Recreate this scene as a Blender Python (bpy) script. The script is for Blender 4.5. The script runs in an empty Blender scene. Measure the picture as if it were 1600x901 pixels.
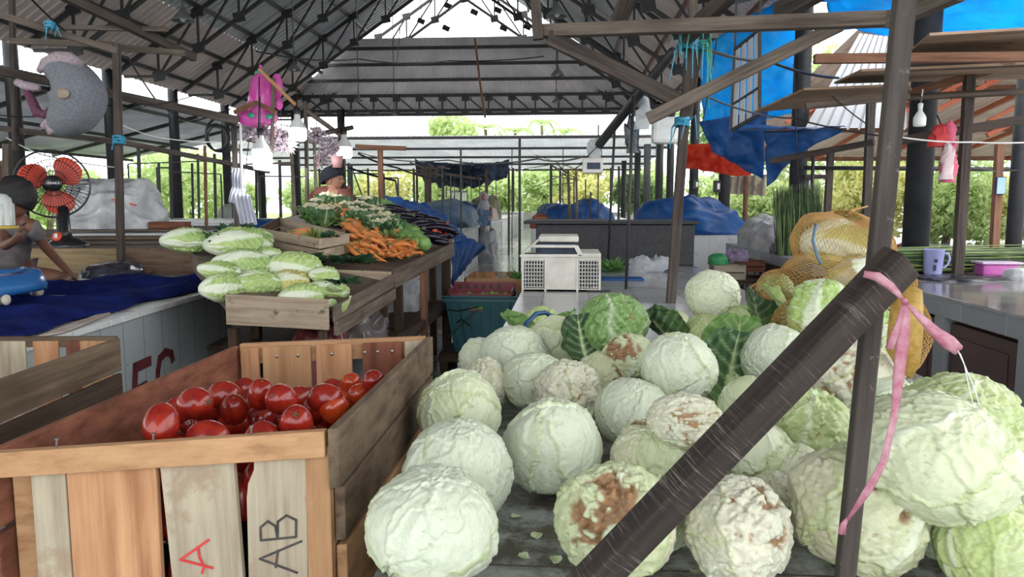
import bpy, bmesh, math, random
import numpy as np
from mathutils import Vector, Matrix
random.seed(7)
SC = bpy.context.scene
COL = SC.collection
PI = math.pi
# ------------------------------------------------------------------ camera, sky, exposure
F = 1180.0
YAW, PITCH = math.radians(4.12), math.radians(6.38)
CAM = Vector((0, 0, 1.45))
fw = Vector((-math.sin(YAW)*math.cos(PITCH), math.cos(YAW)*math.cos(PITCH), -math.sin(PITCH)))
rt = Vector((math.cos(YAW), math.sin(YAW), 0))
up = rt.cross(fw)
cd = bpy.data.cameras.new('camera'); cam = bpy.data.objects.new('camera', cd); COL.objects.link(cam)
cd.sensor_width = 36; cd.lens = F/1600*36; cd.clip_end = 400; cd.clip_start = 0.05
cam.matrix_world = Matrix((( rt.x, up.x, -fw.x, CAM.x), (rt.y, up.y, -fw.y, CAM.y), (rt.z, up.z, -fw.z, CAM.z), (0, 0, 0, 1)))
SC.camera = cam
W = bpy.data.worlds.new('overcast_sky'); SC.world = W; W.use_nodes = True
bg = W.node_tree.nodes['Background']
bg.inputs[0].default_value = (0.95, 0.975, 1.0, 1); bg.inputs[1].default_value = 3.6
SC.view_settings.view_transform = 'Standard'; SC.view_settings.look = 'None'
SC.view_settings.exposure = 0.0; SC.view_settings.gamma = 1.0; SC.view_settings.use_curve_mapping = False
SC.cycles.use_denoising = True
SC.cycles.max_bounces = 6; SC.cycles.diffuse_bounces = 4; SC.cycles.glossy_bounces = 3; SC.cycles.transparent_max_bounces = 12

def ray(px, py): return (fw + rt*((px-800)/F) + up*((450.5-py)/F))
def AY(px, py, Y): d = ray(px, py); return CAM + d*(Y/d.y)
def AZ(px, py, z): d = ray(px, py); return CAM + d*((z-CAM.z)/d.z)
def AX(px, py, X): d = ray(px, py); return CAM + d*(X/d.x)
def AD(px, py, D): return CAM + ray(px, py).normalized()*D
V = Vector

# ------------------------------------------------------------------ tags
def tag(o, label=None, cat=None, group=None, kind=None):
    if label: o['label'] = label
    if cat: o['category'] = cat
    if group: o['group'] = group
    if kind: o['kind'] = kind
    return o
def thing(name, label, cat, loc=(0, 0, 0), group=None, rz=0):
    o = bpy.data.objects.new(name, None); COL.objects.link(o); o.location = loc; o.rotation_euler = (0, 0, rz)
    o.empty_display_size = .05
    return tag(o, label, cat, group)
def dup(root, loc=None, rot=None, scale=None, label=None, group=None, quat=None):
    r = root.copy(); COL.objects.link(r)
    kids = [c for c in bpy.data.objects if c.parent == root] if root.get('_kids') is None else [bpy.data.objects[n] for n in root['_kids']]
    for ch in kids:
        c = ch.copy(); COL.objects.link(c); c.parent = r
        for g in [x for x in ch.children]:
            d = g.copy(); COL.objects.link(d); d.parent = c
    if loc is not None: r.location = loc
    if quat is not None: r.rotation_mode = 'QUATERNION'; r.rotation_quaternion = quat
    elif rot is not None: r.rotation_euler = rot
    if scale is not None: r.scale = scale if hasattr(scale, '__len__') else (scale,)*3
    if label: r['label'] = label
    if group: r['group'] = group
    return r

# ------------------------------------------------------------------ mesh collector
def frame_from(d, upv=(0, 0, 1)):
    d = V(d).normalized(); u = V(upv)
    if abs(d.dot(u)) > .99: u = V((0, 1, 0))
    s = d.cross(u).normalized(); t = s.cross(d).normalized()
    return d, s, t
class MB:
    def __init__(s): s.v = []; s.f = []; s.m = []; s.g = []; s.mi = 0
    def add(s, vs, fs, g=None):
        n = len(s.v); s.v += [tuple(p) for p in vs]; s.f += [tuple(i+n for i in f) for f in fs]
        s.m += [s.mi]*len(fs); s.g += ([tuple(q) for q in g] if g is not None else [tuple(p) for p in vs]); return s
    def bar(s, a, b, w, h=None, upv=(0, 0, 1), taper=1.0, jit=0.0):
        a = V(a); b = V(b); h = h or w; d, x, t = frame_from(b-a, upv); L = (b-a).length
        o = (random.random()*9, random.random()*9, random.random()*9); vs = []; g = []
        for k, p in ((0, a), (1, b)):
            tt = taper if k else 1
            for i, j in ((-1, -1), (1, -1), (1, 1), (-1, 1)):
                q = p+x*(i*w/2*tt)+t*(j*h/2*tt)
                if jit: q = q+V((random.uniform(-jit, jit), random.uniform(-jit, jit), random.uniform(-jit, jit)))
                vs.append(q); g.append((k*L+o[0], i*w/2+o[1], j*h/2+o[2]))
        return s.add(vs, [(0, 1, 5, 4), (1, 2, 6, 5), (2, 3, 7, 6), (3, 0, 4, 7), (3, 2, 1, 0), (4, 5, 6, 7)], g)
    def box(s, lo, hi):
        lo = V(lo); hi = V(hi); sz = hi-lo; ax = max(range(3), key=lambda i: sz[i]); o = (random.random()*9, random.random()*9, random.random()*9)
        vs = [(x, y, z) for z in (lo.z, hi.z) for y in (lo.y, hi.y) for x in (lo.x, hi.x)]
        p = [ax, (ax+1) % 3, (ax+2) % 3]
        g = [tuple(v[p[i]]+o[i] for i in range(3)) for v in vs]
        return s.add(vs, [(0, 2, 3, 1), (4, 5, 7, 6), (0, 1, 5, 4), (2, 6, 7, 3), (0, 4, 6, 2), (1, 3, 7, 5)], g)
    def prism(s, poly, thick, n=None):
        """poly: 3D points of a planar outline; extruded along n by thick"""
        P = [V(p) for p in poly]; n = V(n) if n is not None else (P[1]-P[0]).cross(P[2]-P[0]).normalized()
        k = len(P); o = (random.random()*9, random.random()*9, random.random()*9)
        d = (P[1]-P[0]).normalized(); e = n.normalized().cross(d)
        vs = P+[p+n*thick for p in P]
        g = [((p-P[0]).dot(d)+o[0], (p-P[0]).dot(e)+o[1], (p-P[0]).dot(n)+o[2]) for p in vs]
        return s.add(vs, [tuple(range(k-1, -1, -1)), tuple(range(k, 2*k))]+[(i, (i+1) % k, k+(i+1) % k, k+i) for i in range(k)], g)
    def tube(s, pts, r, n=8, cap=True, closed=False):
        P = [V(p) for p in pts]; m = len(P); R = r if hasattr(r, '__len__') else [r]*m
        vs = []; g = []; L = 0; x = None
        for i, p in enumerate(P):
            a = P[(i-1) % m] if (closed or i) else p; b = P[(i+1) % m] if (closed or i < m-1) else p
            d = (b-a); d = d.normalized() if d.length > 1e-9 else V((0, 0, 1))
            if x is None: x = frame_from(d)[1]
            x = (x-d*x.dot(d)); x = x.normalized() if x.length > 1e-6 else frame_from(d)[1]
            y = d.cross(x)
            if i: L += (p-P[i-1]).length
            for k in range(n):
                c, q = math.cos(2*PI*k/n), math.sin(2*PI*k/n)
                vs.append(p+x*(R[i]*c)+y*(R[i]*q)); g.append((L, R[i]*c, R[i]*q))
        fs = []
        for i in range(m if closed else m-1):
            j = (i+1) % m
            for k in range(n): fs.append((i*n+k, i*n+(k+1) % n, j*n+(k+1) % n, j*n+k))
        if cap and not closed: fs += [tuple(range(n-1, -1, -1)), tuple(range((m-1)*n, m*n))]
        return s.add(vs, fs, g)
    def lathe(s, prof, n=24, c=(0, 0, 0), M=None, cap=True):
        vs = []; c = V(c)
        for r, z in prof:
            for k in range(n):
                q = V((r*math.cos(2*PI*k/n), r*math.sin(2*PI*k/n), z)); vs.append((M @ q if M else q)+c)
        fs = []
        for i in range(len(prof)-1):
            for k in range(n): fs.append((i*n+k, i*n+(k+1) % n, (i+1)*n+(k+1) % n, (i+1)*n+k))
        if cap: fs += [tuple(range(n-1, -1, -1)), tuple(range((len(prof)-1)*n, len(prof)*n))]
        return s.add(vs, fs)
    def grid(s, fn, nu, nv, cu=False, g=False):
        vs = [fn(i/nu, j/nv) for j in range(nv+1) for i in range(nu+(0 if cu else 1))]
        w = nu if cu else nu+1
        fs = [(j*w+i, j*w+(i+1) % w, (j+1)*w+(i+1) % w, (j+1)*w+i) for j in range(nv) for i in range(nu)]
        return s.add(vs, fs)
    def ell(s, c, r, n=14, m=9, M=None, jit=0):
        c = V(c); r = V(r) if hasattr(r, '__len__') else V((r, r, r)); vs = []
        for j in range(m+1):
            t = PI*j/m
            for i in range(n):
                a = 2*PI*i/n; q = V((r.x*math.sin(t)*math.cos(a), r.y*math.sin(t)*math.sin(a), r.z*math.cos(t)))
                if jit and 0 < j < m: q *= 1+random.uniform(-jit, jit)
                vs.append((M @ q if M else q)+c)
        return s.add(vs, [(j*n+i, (j+1)*n+i, (j+1)*n+(i+1) % n, j*n+(i+1) % n) for j in range(m) for i in range(n)])
    def build(s, name, mat, parent=None, smooth=False, bevel=0, solid=0, sub=0, label=None, cat=None, group=None, kind=None, weld=False, raw=False):
        me = bpy.data.meshes.new(name)
        if parent is not None:
            off = V((0, 0, 0)); q = parent
            while q is not None: off = off+V(q.location); q = q.parent
        elif raw: off = V((0, 0, 0))
        else:
            a = np.array(s.v); lo = a.min(0); hi = a.max(0); off = V(((lo[0]+hi[0])/2, (lo[1]+hi[1])/2, lo[2]))
        a = np.array(s.v, dtype=np.float32)-np.array(off[:], dtype=np.float32)
        me.from_pydata(a.tolist(), [], s.f)
        ms = mat if isinstance(mat, (list, tuple)) else [mat]
        for m in ms: me.materials.append(m)
        if len(ms) > 1: me.polygons.foreach_set('material_index', s.m)
        at = me.attributes.new('gc', 'FLOAT_VECTOR', 'POINT'); at.data.foreach_set('vector', np.array(s.g, dtype=np.float32).ravel())
        if smooth: me.polygons.foreach_set('use_smooth', [True]*len(me.polygons))
        me.update()
        o = bpy.data.objects.new(name, me); COL.objects.link(o)
        if parent is not None: o.parent = parent
        else: o.location = off
        if weld: o.modifiers.new('w', 'WELD').merge_threshold = 1e-4
        if sub: m = o.modifiers.new('s', 'SUBSURF'); m.levels = sub; m.render_levels = sub
        if solid: m = o.modifiers.new('t', 'SOLIDIFY'); m.thickness = solid; m.offset = 0
        if bevel: m = o.modifiers.new('b', 'BEVEL'); m.width = bevel; m.segments = 2; m.limit_method = 'ANGLE'
        return tag(o, label, cat, group, kind)

def smooth_path(pts, rad, k=6):
    P = [V(p) for p in pts]; Q = []; R = []; n = len(P)
    for i in range(n-1):
        a, b, c, d = P[max(0, i-1)], P[i], P[i+1], P[min(n-1, i+2)]; ra, rb, rc, rd = rad[max(0, i-1)], rad[i], rad[i+1], rad[min(n-1, i+2)]
        for j in range(k):
            t = j/k; f = lambda w, x, y, z: .5*(2*x+(y-w)*t+(2*w-5*x+4*y-z)*t*t+(3*x-w-3*y+z)*t**3); Q.append(f(a, b, c, d)); R.append(f(ra, rb, rc, rd))
    return Q+[P[-1]], R+[rad[-1]]
# ------------------------------------------------------------------ numpy noise
_rs = np.random.RandomState(5); _LAT = _rs.rand(32, 32, 32)
def vn(p):
    p = np.asarray(p, dtype=float); i = np.floor(p).astype(int); f = p-i; f = f*f*(3-2*f); r = 0
    for dx in (0, 1):
        for dy in (0, 1):
            for dz in (0, 1):
                w = (f[..., 0] if dx else 1-f[..., 0])*(f[..., 1] if dy else 1-f[..., 1])*(f[..., 2] if dz else 1-f[..., 2])
                r = r+w*_LAT[(i[..., 0]+dx) % 32, (i[..., 1]+dy) % 32, (i[..., 2]+dz) % 32]
    return r*2-1
def fbm(p, o=3):
    r = 0; a = 1
    for k in range(o): r = r+a*vn(np.asarray(p)*(2**k)+k*7.3); a *= .5
    return r
def sst(x, a, b): t = np.clip((x-a)/(b-a), 0, 1); return t*t*(3-2*t)

# ------------------------------------------------------------------ materials
def _new(name):
    m = bpy.data.materials.new(name); m.use_nodes = True; nt = m.node_tree; return m, nt, nt.nodes['Principled BSDF']
def _coord(nt, coord, stretch):
    if coord == 'gc':
        c = nt.nodes.new('ShaderNodeAttribute'); c.attribute_name = 'gc'; out = c.outputs['Vector']
    else:
        c = nt.nodes.new('ShaderNodeTexCoord'); out = c.outputs['Object']
    mp = nt.nodes.new('ShaderNodeMapping'); mp.inputs['Scale'].default_value = stretch; nt.links.new(out, mp.inputs['Vector']); return mp.outputs[0]
def _noise(nt, vec, scale, detail=5, rough=.6):
    n = nt.nodes.new('ShaderNodeTexNoise'); n.inputs['Scale'].default_value = scale; n.inputs['Detail'].default_value = detail; n.inputs['Roughness'].default_value = rough
    nt.links.new(vec, n.inputs['Vector']); return n.outputs['Fac']
def _ramp(nt, fac, stops):
    r = nt.nodes.new('ShaderNodeValToRGB'); e = r.color_ramp.elements
    while len(e) < len(stops): e.new(.5)
    for i, (p, c) in enumerate(stops): e[i].position = p; e[i].color = (*c, 1) if len(c) == 3 else c
    nt.links.new(fac, r.inputs['Fac']); return r.outputs['Color']
def _mix(nt, fac, a, b, mode='MIX'):
    m = nt.nodes.new('ShaderNodeMix'); m.data_type = 'RGBA'; m.blend_type = mode
    for s, v in ((m.inputs[0], fac), (m.inputs[6], a), (m.inputs[7], b)):
        if hasattr(v, 'is_output') or hasattr(v, 'links'): nt.links.new(v, s)
        elif hasattr(v, '__len__'): s.default_value = (*v[:3], 1)
        else: s.default_value = v
    return m.outputs[2]
def srgb(r, g, b):
    return tuple(((c/255)/12.92 if c/255 <= .04045 else ((c/255+.055)/1.055)**2.4) for c in (r, g, b))
def mat(name, c1, c2=None, scale=8, stretch=(1, 1, 1), coord='obj', rough=.6, bump=0, bscale=None, metal=0, spots=None, detail=5, trans=0, alpha=1, emit=0, sheen=0, lo=.35, hi=.65, spec=.5):
    m, nt, b = _new(name)
    vec = _coord(nt, coord, stretch); fac = _noise(nt, vec, scale, detail)
    col = _ramp(nt, fac, [(lo, c1), (hi, c2 if c2 else c1)])
    if spots:
        sc, thr, scl = spots; f2 = _noise(nt, _coord(nt, coord, (1, 1, 1)), scl, 6, .7); k = _ramp(nt, f2, [(thr, (0, 0, 0)), (thr+.06, (1, 1, 1))]); col = _mix(nt, k, col, sc)
    nt.links.new(col, b.inputs['Base Color'])
    b.inputs['Roughness'].default_value = rough; b.inputs['Metallic'].default_value = metal; b.inputs['Specular IOR Level'].default_value = spec
    if trans: b.inputs['Transmission Weight'].default_value = trans
    if alpha < 1: b.inputs['Alpha'].default_value = alpha
    if emit: nt.links.new(col, b.inputs['Emission Color']); b.inputs['Emission Strength'].default_value = emit
    if sheen: b.inputs['Sheen Weight'].default_value = sheen
    if bump:
        bp = nt.nodes.new('ShaderNodeBump'); bp.inputs['Strength'].default_value = bump; bp.inputs['Distance'].default_value = .01
        h = _noise(nt, vec, bscale, detail) if bscale else fac
        nt.links.new(h, bp.inputs['Height']); nt.links.new(bp.outputs[0], b.inputs['Normal'])
    return m
def wood(name, c1, c2, rough=.75, spots=None, cross=0, fine=1.0, bump=.35):
    """grain along the member (gc.x); cross>0 adds saw marks across it"""
    m, nt, b = _new(name)
    f1 = _noise(nt, _coord(nt, 'gc', (2.0*fine, 34*fine, 34*fine)), 1.0, 7, .65)
    f2 = _noise(nt, _coord(nt, 'gc', (1, 1.5, 1.5)), 2.2, 3)
    col = _ramp(nt, f1, [(.36, tuple(x*.8 for x in c1)), (.5, tuple((x+y)/2 for x, y in zip(c1, c2))), (.64, c2)])
    col = _mix(nt, _ramp(nt, f2, [(.35, (0, 0, 0)), (.7, (.55, .55, .55))]), col, tuple(x*.62 for x in c1))
    h = f1
    if cross:
        f3 = _noise(nt, _coord(nt, 'gc', (300, 10, 10)), 1.0, 3, .7)
        k = _ramp(nt, f3, [(.55, (0, 0, 0)), (.66, (1, 1, 1))]); f4 = _noise(nt, _coord(nt, 'gc', (9, 9, 9)), 1.0, 2)
        k2 = _mix(nt, 1.0, k, _ramp(nt, f4, [(.35, (0, 0, 0)), (.6, (cross, cross, cross))]), 'MULTIPLY')
        col = _mix(nt, k2, col, tuple(min(1, x*2.6+.02) for x in c2))
    if spots:
        sc, thr, scl = spots; f5 = _noise(nt, _coord(nt, 'gc', (1, 1, 1)), scl, 6, .7); k = _ramp(nt, f5, [(thr, (0, 0, 0)), (thr+.08, (.8, .8, .8))]); col = _mix(nt, k, col, sc)
    nt.links.new(col, b.inputs['Base Color']); b.inputs['Roughness'].default_value = rough; b.inputs['Specular IOR Level'].default_value = .3
    bp = nt.nodes.new('ShaderNodeBump'); bp.inputs['Strength'].default_value = bump; bp.inputs['Distance'].default_value = .006
    nt.links.new(h, bp.inputs['Height']); nt.links.new(bp.outputs[0], b.inputs['Normal']); return m
def tiles(name, c1, grout, w, h, rough=.3, dirt=None, dthr=.55, dscale=3, rot=(0, 0, 0), offset=0.0, gs=.003, spots=None, axes=None):
    m, nt, b = _new(name)
    tc = nt.nodes.new('ShaderNodeTexCoord'); mp = nt.nodes.new('ShaderNodeMapping'); mp.inputs['Rotation'].default_value = rot
    nt.links.new(tc.outputs['Object'], mp.inputs['Vector'])
    br = nt.nodes.new('ShaderNodeTexBrick'); nt.links.new(mp.outputs[0], br.inputs['Vector'])
    br.offset = offset; br.inputs['Color1'].default_value = (*c1, 1); br.inputs['Color2'].default_value = (*[x*.9 for x in c1], 1); br.inputs['Mortar'].default_value = (*grout, 1)
    br.inputs['Scale'].default_value = 1; br.inputs['Mortar Size'].default_value = gs; br.inputs['Brick Width'].default_value = w; br.inputs['Row Height'].default_value = h; br.inputs['Mortar Smooth'].default_value = .1
    col = br.outputs['Color']
    vec = _coord(nt, 'obj', (1, 1, 1))
    if dirt:
        f = _noise(nt, vec, dscale, 8, .72); k = _ramp(nt, f, [(dthr-.05, (0, 0, 0)), (dthr+.1, (.9, .9, .9))]); col = _mix(nt, k, col, dirt)
    if spots:
        sc, thr, scl = spots; f5 = _noise(nt, vec, scl, 4, .6); k = _ramp(nt, f5, [(thr, (0, 0, 0)), (thr+.04, (1, 1, 1))]); col = _mix(nt, k, col, sc)
    nt.links.new(col, b.inputs['Base Color'])
    rf = _noise(nt, vec, 4, 4); rr = nt.nodes.new('ShaderNodeMapRange'); rr.inputs['To Min'].default_value = rough*.6; rr.inputs['To Max'].default_value = min(1, rough*1.8)
    nt.links.new(rf, rr.inputs[0]); nt.links.new(rr.outputs[0], b.inputs['Roughness'])
    return m
def colattr(name, rough=.45, bump=.2, bscale=30, voro=0, spec=.4, sub=0, trans=0):
    m, nt, b = _new(name)
    a = nt.nodes.new('ShaderNodeAttribute'); a.attribute_name = 'Col'
    vec = _coord(nt, 'obj', (1, 1, 1)); f = _noise(nt, vec, bscale, 6)
    col = _mix(nt, 1.0, a.outputs['Color'], _ramp(nt, f, [(.3, (.86, .86, .84)), (.7, (1, 1, 1))]), 'MULTIPLY')
    nt.links.new(col, b.inputs['Base Color']); b.inputs['Roughness'].default_value = rough; b.inputs['Specular IOR Level'].default_value = spec
    h = f
    if voro:
        wv = nt.nodes.new('ShaderNodeVectorMath'); wv.operation = 'MULTIPLY_ADD'
        n3 = nt.nodes.new('ShaderNodeTexNoise'); n3.inputs['Scale'].default_value = 14; nt.links.new(vec, n3.inputs['Vector'])
        nt.links.new(n3.outputs['Color'], wv.inputs[0]); wv.inputs[1].default_value = (.06, .06, .06); nt.links.new(vec, wv.inputs[2])
        vo = nt.nodes.new('ShaderNodeTexVoronoi'); vo.feature = 'DISTANCE_TO_EDGE'; vo.inputs['Scale'].default_value = voro; nt.links.new(wv.outputs[0], vo.inputs['Vector'])
        r = nt.nodes.new('ShaderNodeMapRange'); r.inputs['From Max'].default_value = .12; r.inputs['To Min'].default_value = 1; r.inputs['To Max'].default_value = 0
        nt.links.new(vo.outputs['Distance'], r.inputs[0])
        ad = nt.nodes.new('ShaderNodeMath'); ad.operation = 'MULTIPLY_ADD'; ad.inputs[1].default_value = .35; nt.links.new(r.outputs[0], ad.inputs[0]); nt.links.new(f, ad.inputs[2]); h = ad.outputs[0]
    bp = nt.nodes.new('ShaderNodeBump'); bp.inputs['Strength'].default_value = bump; bp.inputs['Distance'].default_value = .006
    nt.links.new(h, bp.inputs['Height']); nt.links.new(bp.outputs[0], b.inputs['Normal'])
    if sub: b.inputs['Subsurface Weight'].default_value = sub; b.inputs['Subsurface Radius'].default_value = (.01, .01, .005)
    return m
def npmesh(name, v, f, m, col=None, smooth=True):
    me = bpy.data.meshes.new(name); me.from_pydata(v.tolist(), [], f); me.materials.append(m)
    if col is not None:
        a = me.attributes.new('Col', 'FLOAT_COLOR', 'POINT'); c = np.ones((len(v), 4), dtype=np.float32); c[:, :3] = col; a.data.foreach_set('color', c.ravel())
    if smooth: me.polygons.foreach_set('use_smooth', [True]*len(me.polygons))
    me.update(); return me
def obj(name, me, parent=None, **k):
    o = bpy.data.objects.new(name, me); COL.objects.link(o)
    if parent is not None: o.parent = parent
    return tag(o, **k)
def gridfaces(nu, nv, cu=True):
    w = nu if cu else nu+1
    return [(j*w+i, j*w+(i+1) % w, (j+1)*w+(i+1) % w, (j+1)*w+i) for j in range(nv) for i in range(nu)]
def text_mesh(parent, name, body, size, m, M, extrude=.0006, label=None):
    cu = bpy.data.curves.new(name, 'FONT'); cu.body = body; cu.size = size; cu.extrude = extrude; cu.align_x = 'CENTER'; cu.align_y = 'CENTER'
    t = bpy.data.objects.new(name, cu); COL.objects.link(t)
    dg = bpy.context.evaluated_depsgraph_get(); me = bpy.data.meshes.new_from_object(t.evaluated_get(dg)); bpy.data.objects.remove(t)
    me.materials.clear(); me.materials.append(m); me.transform(M); o = obj(name, me, parent)
    if label: o['label'] = label
    return o
# ------------------------------------------------------------------ shared materials
M = {}
M['steel'] = mat('dark_painted_steel', (.016, .016, .019), (.035, .032, .034), 6, rough=.5)
M['steel_red'] = mat('rust_red_steel', (.10, .028, .018), (.16, .05, .03), 5, rough=.6)
M['orange_steel'] = mat('orange_primer_steel', (.42, .09, .04), (.5, .14, .07), 5, rough=.6)
M['column'] = mat('black_column_paint', (.012, .013, .015), (.032, .032, .035), 3, rough=.6, spec=.3, spots=((.15, .15, .15), .73, 9))
M['sheet'] = mat('zinc_roof_sheet', (.36, .36, .38), (.5, .49, .51), 1.3, rough=.42, metal=.2)
M['sheet_pink'] = mat('weathered_roof_sheet', (.50, .42, .41), (.62, .54, .52), 1.0, rough=.5, metal=.15)
M['sheet_lean'] = mat('lean_to_sheet', (.45, .47, .48), (.6, .6, .6), 1.5, rough=.45, metal=.2)
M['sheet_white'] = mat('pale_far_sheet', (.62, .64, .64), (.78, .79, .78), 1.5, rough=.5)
def trsheet(name, c1, c2, k, rough=.5):  # translucency added to roof sheets so daylight lightens their undersides
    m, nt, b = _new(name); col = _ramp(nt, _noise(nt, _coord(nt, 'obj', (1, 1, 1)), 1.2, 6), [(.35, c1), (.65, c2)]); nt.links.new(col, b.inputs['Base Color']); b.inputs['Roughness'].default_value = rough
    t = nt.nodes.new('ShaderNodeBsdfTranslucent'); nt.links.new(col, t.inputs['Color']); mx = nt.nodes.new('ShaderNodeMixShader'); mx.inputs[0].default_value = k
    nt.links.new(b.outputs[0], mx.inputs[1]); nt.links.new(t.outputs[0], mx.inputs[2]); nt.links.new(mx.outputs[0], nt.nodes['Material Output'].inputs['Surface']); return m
M['sheet_far'] = trsheet('translucent_far_end_sheet', (.50, .48, .49), (.62, .59, .60), .34)
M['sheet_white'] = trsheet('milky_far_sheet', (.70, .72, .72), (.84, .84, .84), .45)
M['sheet_lean'] = trsheet('translucent_lean_to_sheet', (.50, .51, .53), (.64, .64, .66), .28)
M['sheet_cream'] = trsheet('translucent_cream_sheet', (.62, .52, .46), (.75, .66, .60), .22)
M['sheet_pink'] = trsheet('weathered_pinkish_sheet', (.50, .42, .41), (.62, .54, .52), .12)
M['floor'] = tiles('wet_floor_tile', (.40, .41, .40), (.12, .12, .11), .4, .4, rough=.16, dirt=(.13, .12, .10), dthr=.56, dscale=1.6)
M['white_tile'] = tiles('white_wall_tile', (.62, .63, .62), (.35, .35, .34), .3, .3, rough=.25, dirt=(.30, .28, .25), dthr=.62, dscale=2.5)
M['grass'] = mat('grass_ground', (.16, .26, .06), (.28, .40, .12), 3, rough=.9)
M['cement'] = mat('cement_wall', (.42, .40, .36), (.58, .56, .52), 2, rough=.8)
M['timber'] = wood('weathered_timber', (.085, .065, .052), (.19, .15, .12))
M['timber_dk'] = wood('dark_timber', (.045, .034, .03), (.11, .085, .07))
M['timber_red'] = wood('reddish_timber', (.17, .075, .045), (.30, .15, .09))
M['leafout'] = mat('overexposed_foliage', (.40, .52, .20), (.62, .72, .38), 2.5, rough=.7, spec=.2)  # greens lightened in the colour to stand for outdoor overexposure
M['leafyel'] = mat('yellow_green_foliage', (.58, .58, .22), (.70, .68, .34), 2.5, rough=.7, spec=.2)
M['leafdk'] = mat('deeper_foliage', (.16, .26, .09), (.30, .42, .17), 2.5, rough=.7, spec=.2)
M['bark'] = mat('bark', (.10, .08, .06), (.2, .16, .12), 6, rough=.9)

for k_ in ('leafout', 'leafyel', 'leafdk'):                    # thin leaves let daylight through
    nt = M[k_].node_tree; b_ = nt.nodes['Principled BSDF']; t = nt.nodes.new('ShaderNodeBsdfTranslucent'); src = b_.inputs['Base Color'].links[0].from_socket; nt.links.new(src, t.inputs['Color'])
    mx = nt.nodes.new('ShaderNodeMixShader'); mx.inputs[0].default_value = .5; nt.links.new(b_.outputs[0], mx.inputs[1]); nt.links.new(t.outputs[0], mx.inputs[2]); nt.links.new(mx.outputs[0], nt.nodes['Material Output'].inputs['Surface'])
# ------------------------------------------------------------------ floor and ground
b = MB(); b.box((-17, -9, -.12), (21, 47, 0)); b.build('floor', M['floor'], kind='structure')
b = MB(); b.box((-90, -12, -.4), (90, 130, -.14)); b.build('ground', M['grass'], kind='structure')

# ------------------------------------------------------------------ roofs
XL, XR, XM, ZE, YF = -10.6, 3.6, -3.5, 4.5, 26.6
SL = .667; ZR = ZE+SL*(XR-XM)
def sheet(name, p00, p10, p01, p11, n, amp, m, prof='sin', kind='structure', solid=.004):
    """corrugated sheet: p00->p10 runs across the ribs, p00->p01 along them"""
    p00, p10, p01, p11 = map(V, (p00, p10, p01, p11)); nn = (p10-p00).cross(p01-p00).normalized(); b = MB(); k = 4
    if prof == 'sin': offs = [0, 1, 0, -1]; ts = [0, .25, .5, .75]
    else: offs = [0, 0, 1, 1]; ts = [0, .72, .8, .92]
    row = []
    for i in range(n):
        for t, o in zip(ts, offs): row.append(((i+t)/n, o))
    row.append((1, 0)); vs = []
    for s in (0, .5, 1):
        for t, o in row: vs.append(p00.lerp(p10, t).lerp(p01.lerp(p11, t), s)+nn*(o*amp))
    b.add(vs, gridfaces(len(row)-1, 2, False))
    return b.build(name, m, kind=kind, smooth=(prof == 'sin'), solid=solid)
Y0 = -7.0
YH = YF-1.2                                                    # the hip leans inwards
ZH = 6.9; hw = (ZR-ZH)/SL
def slope(side, name):
    xe = XL if side < 0 else XR; s0 = side*(-1)
    # main slope in two height bands: grey above, pinkish weathered below
    xm = xe-side*1.9; zm = ZE+1.9*SL
    sheet('ceiling', (xm, Y0, zm), (xm, YH, zm), (XM, Y0, ZR), (XM, YH, ZR), 150, .028, M['sheet'], 'trap')
    sheet('ceiling', (xe, Y0, ZE), (xe, YF, ZE), (xm, Y0, zm), (xm, YF, zm), 150, .028, M['sheet_pink'], 'trap')
slope(-1, 'l'); slope(1, 'r')
sheet('ceiling', (XL, YF, ZE), (XR, YF, ZE), (XM-hw, YH, ZH), (XM+hw, YH, ZH), 120, .02, M['sheet_far'], 'sin')
# left lean-to roof
sheet('ceiling', (-10.95, -7, 4.12), (-10.95, 28, 4.12), (-17, -7, 3.15), (-17, 28, 3.15), 260, .02, M['sheet_lean'], 'sin')
# far low roof, pale
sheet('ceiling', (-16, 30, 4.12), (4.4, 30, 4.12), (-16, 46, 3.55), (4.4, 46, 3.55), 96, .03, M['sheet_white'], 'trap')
# right hall roof, cream underside
sheet('ceiling', (5.4, 10.5, 5.3), (20, 10.5, 5.3), (5.4, 27, 3.05), (20, 27, 3.05), 62, .03, M['sheet_cream'], 'trap')
# small grey roof slope right of centre
a = AY(1343, 52, 12.5); c = AY(1392, 60, 12.5); d = AY(1258, 200, 10.5); e = AY(1392, 200, 10.5)
sheet('ceiling', a, c+V((.2, 0, 0)), d, e+V((.2, 0, 0)), 9, .03, M['sheet_lean'], 'trap')

# purlins
PG = 'purlins under the hall roof'
for side in (-1, 1):
    for k in range(8):
        t = (k+.5)/8; xe = XL if side < 0 else XR; x = xe+(XM-xe)*t; z = ZE+(ZR-ZE)*t-.07
        b = MB(); b.bar((x, Y0, z), (x, YH if k > 2 else YF-.1, z), .06, .09)
        tag(b.build('purlin', M['steel_red'] if k < 3 and side > 0 else M['steel']), 'long steel purlin under the %s roof slope, %s line up from the eave' % ('left' if side < 0 else 'right', ['first', 'second', 'third', 'fourth', 'fifth', 'sixth', 'seventh', 'eighth'][k]), 'purlin', PG)
for k in range(5):
    t = (k+.35)/5; y = YF+(YH-YF)*t-.08; z = ZE+(ZH-ZE)*t; h = (XR-XM)+(hw-(XR-XM))*t
    b = MB(); b.bar((XM-h, y, z), (XM+h, y, z), .07, .1)
    tag(b.build('purlin', M['steel']), 'horizontal steel rail across the far end roof, %s from the bottom' % ['first', 'second', 'third', 'fourth', 'fifth'][k], 'purlin', PG)

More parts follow.
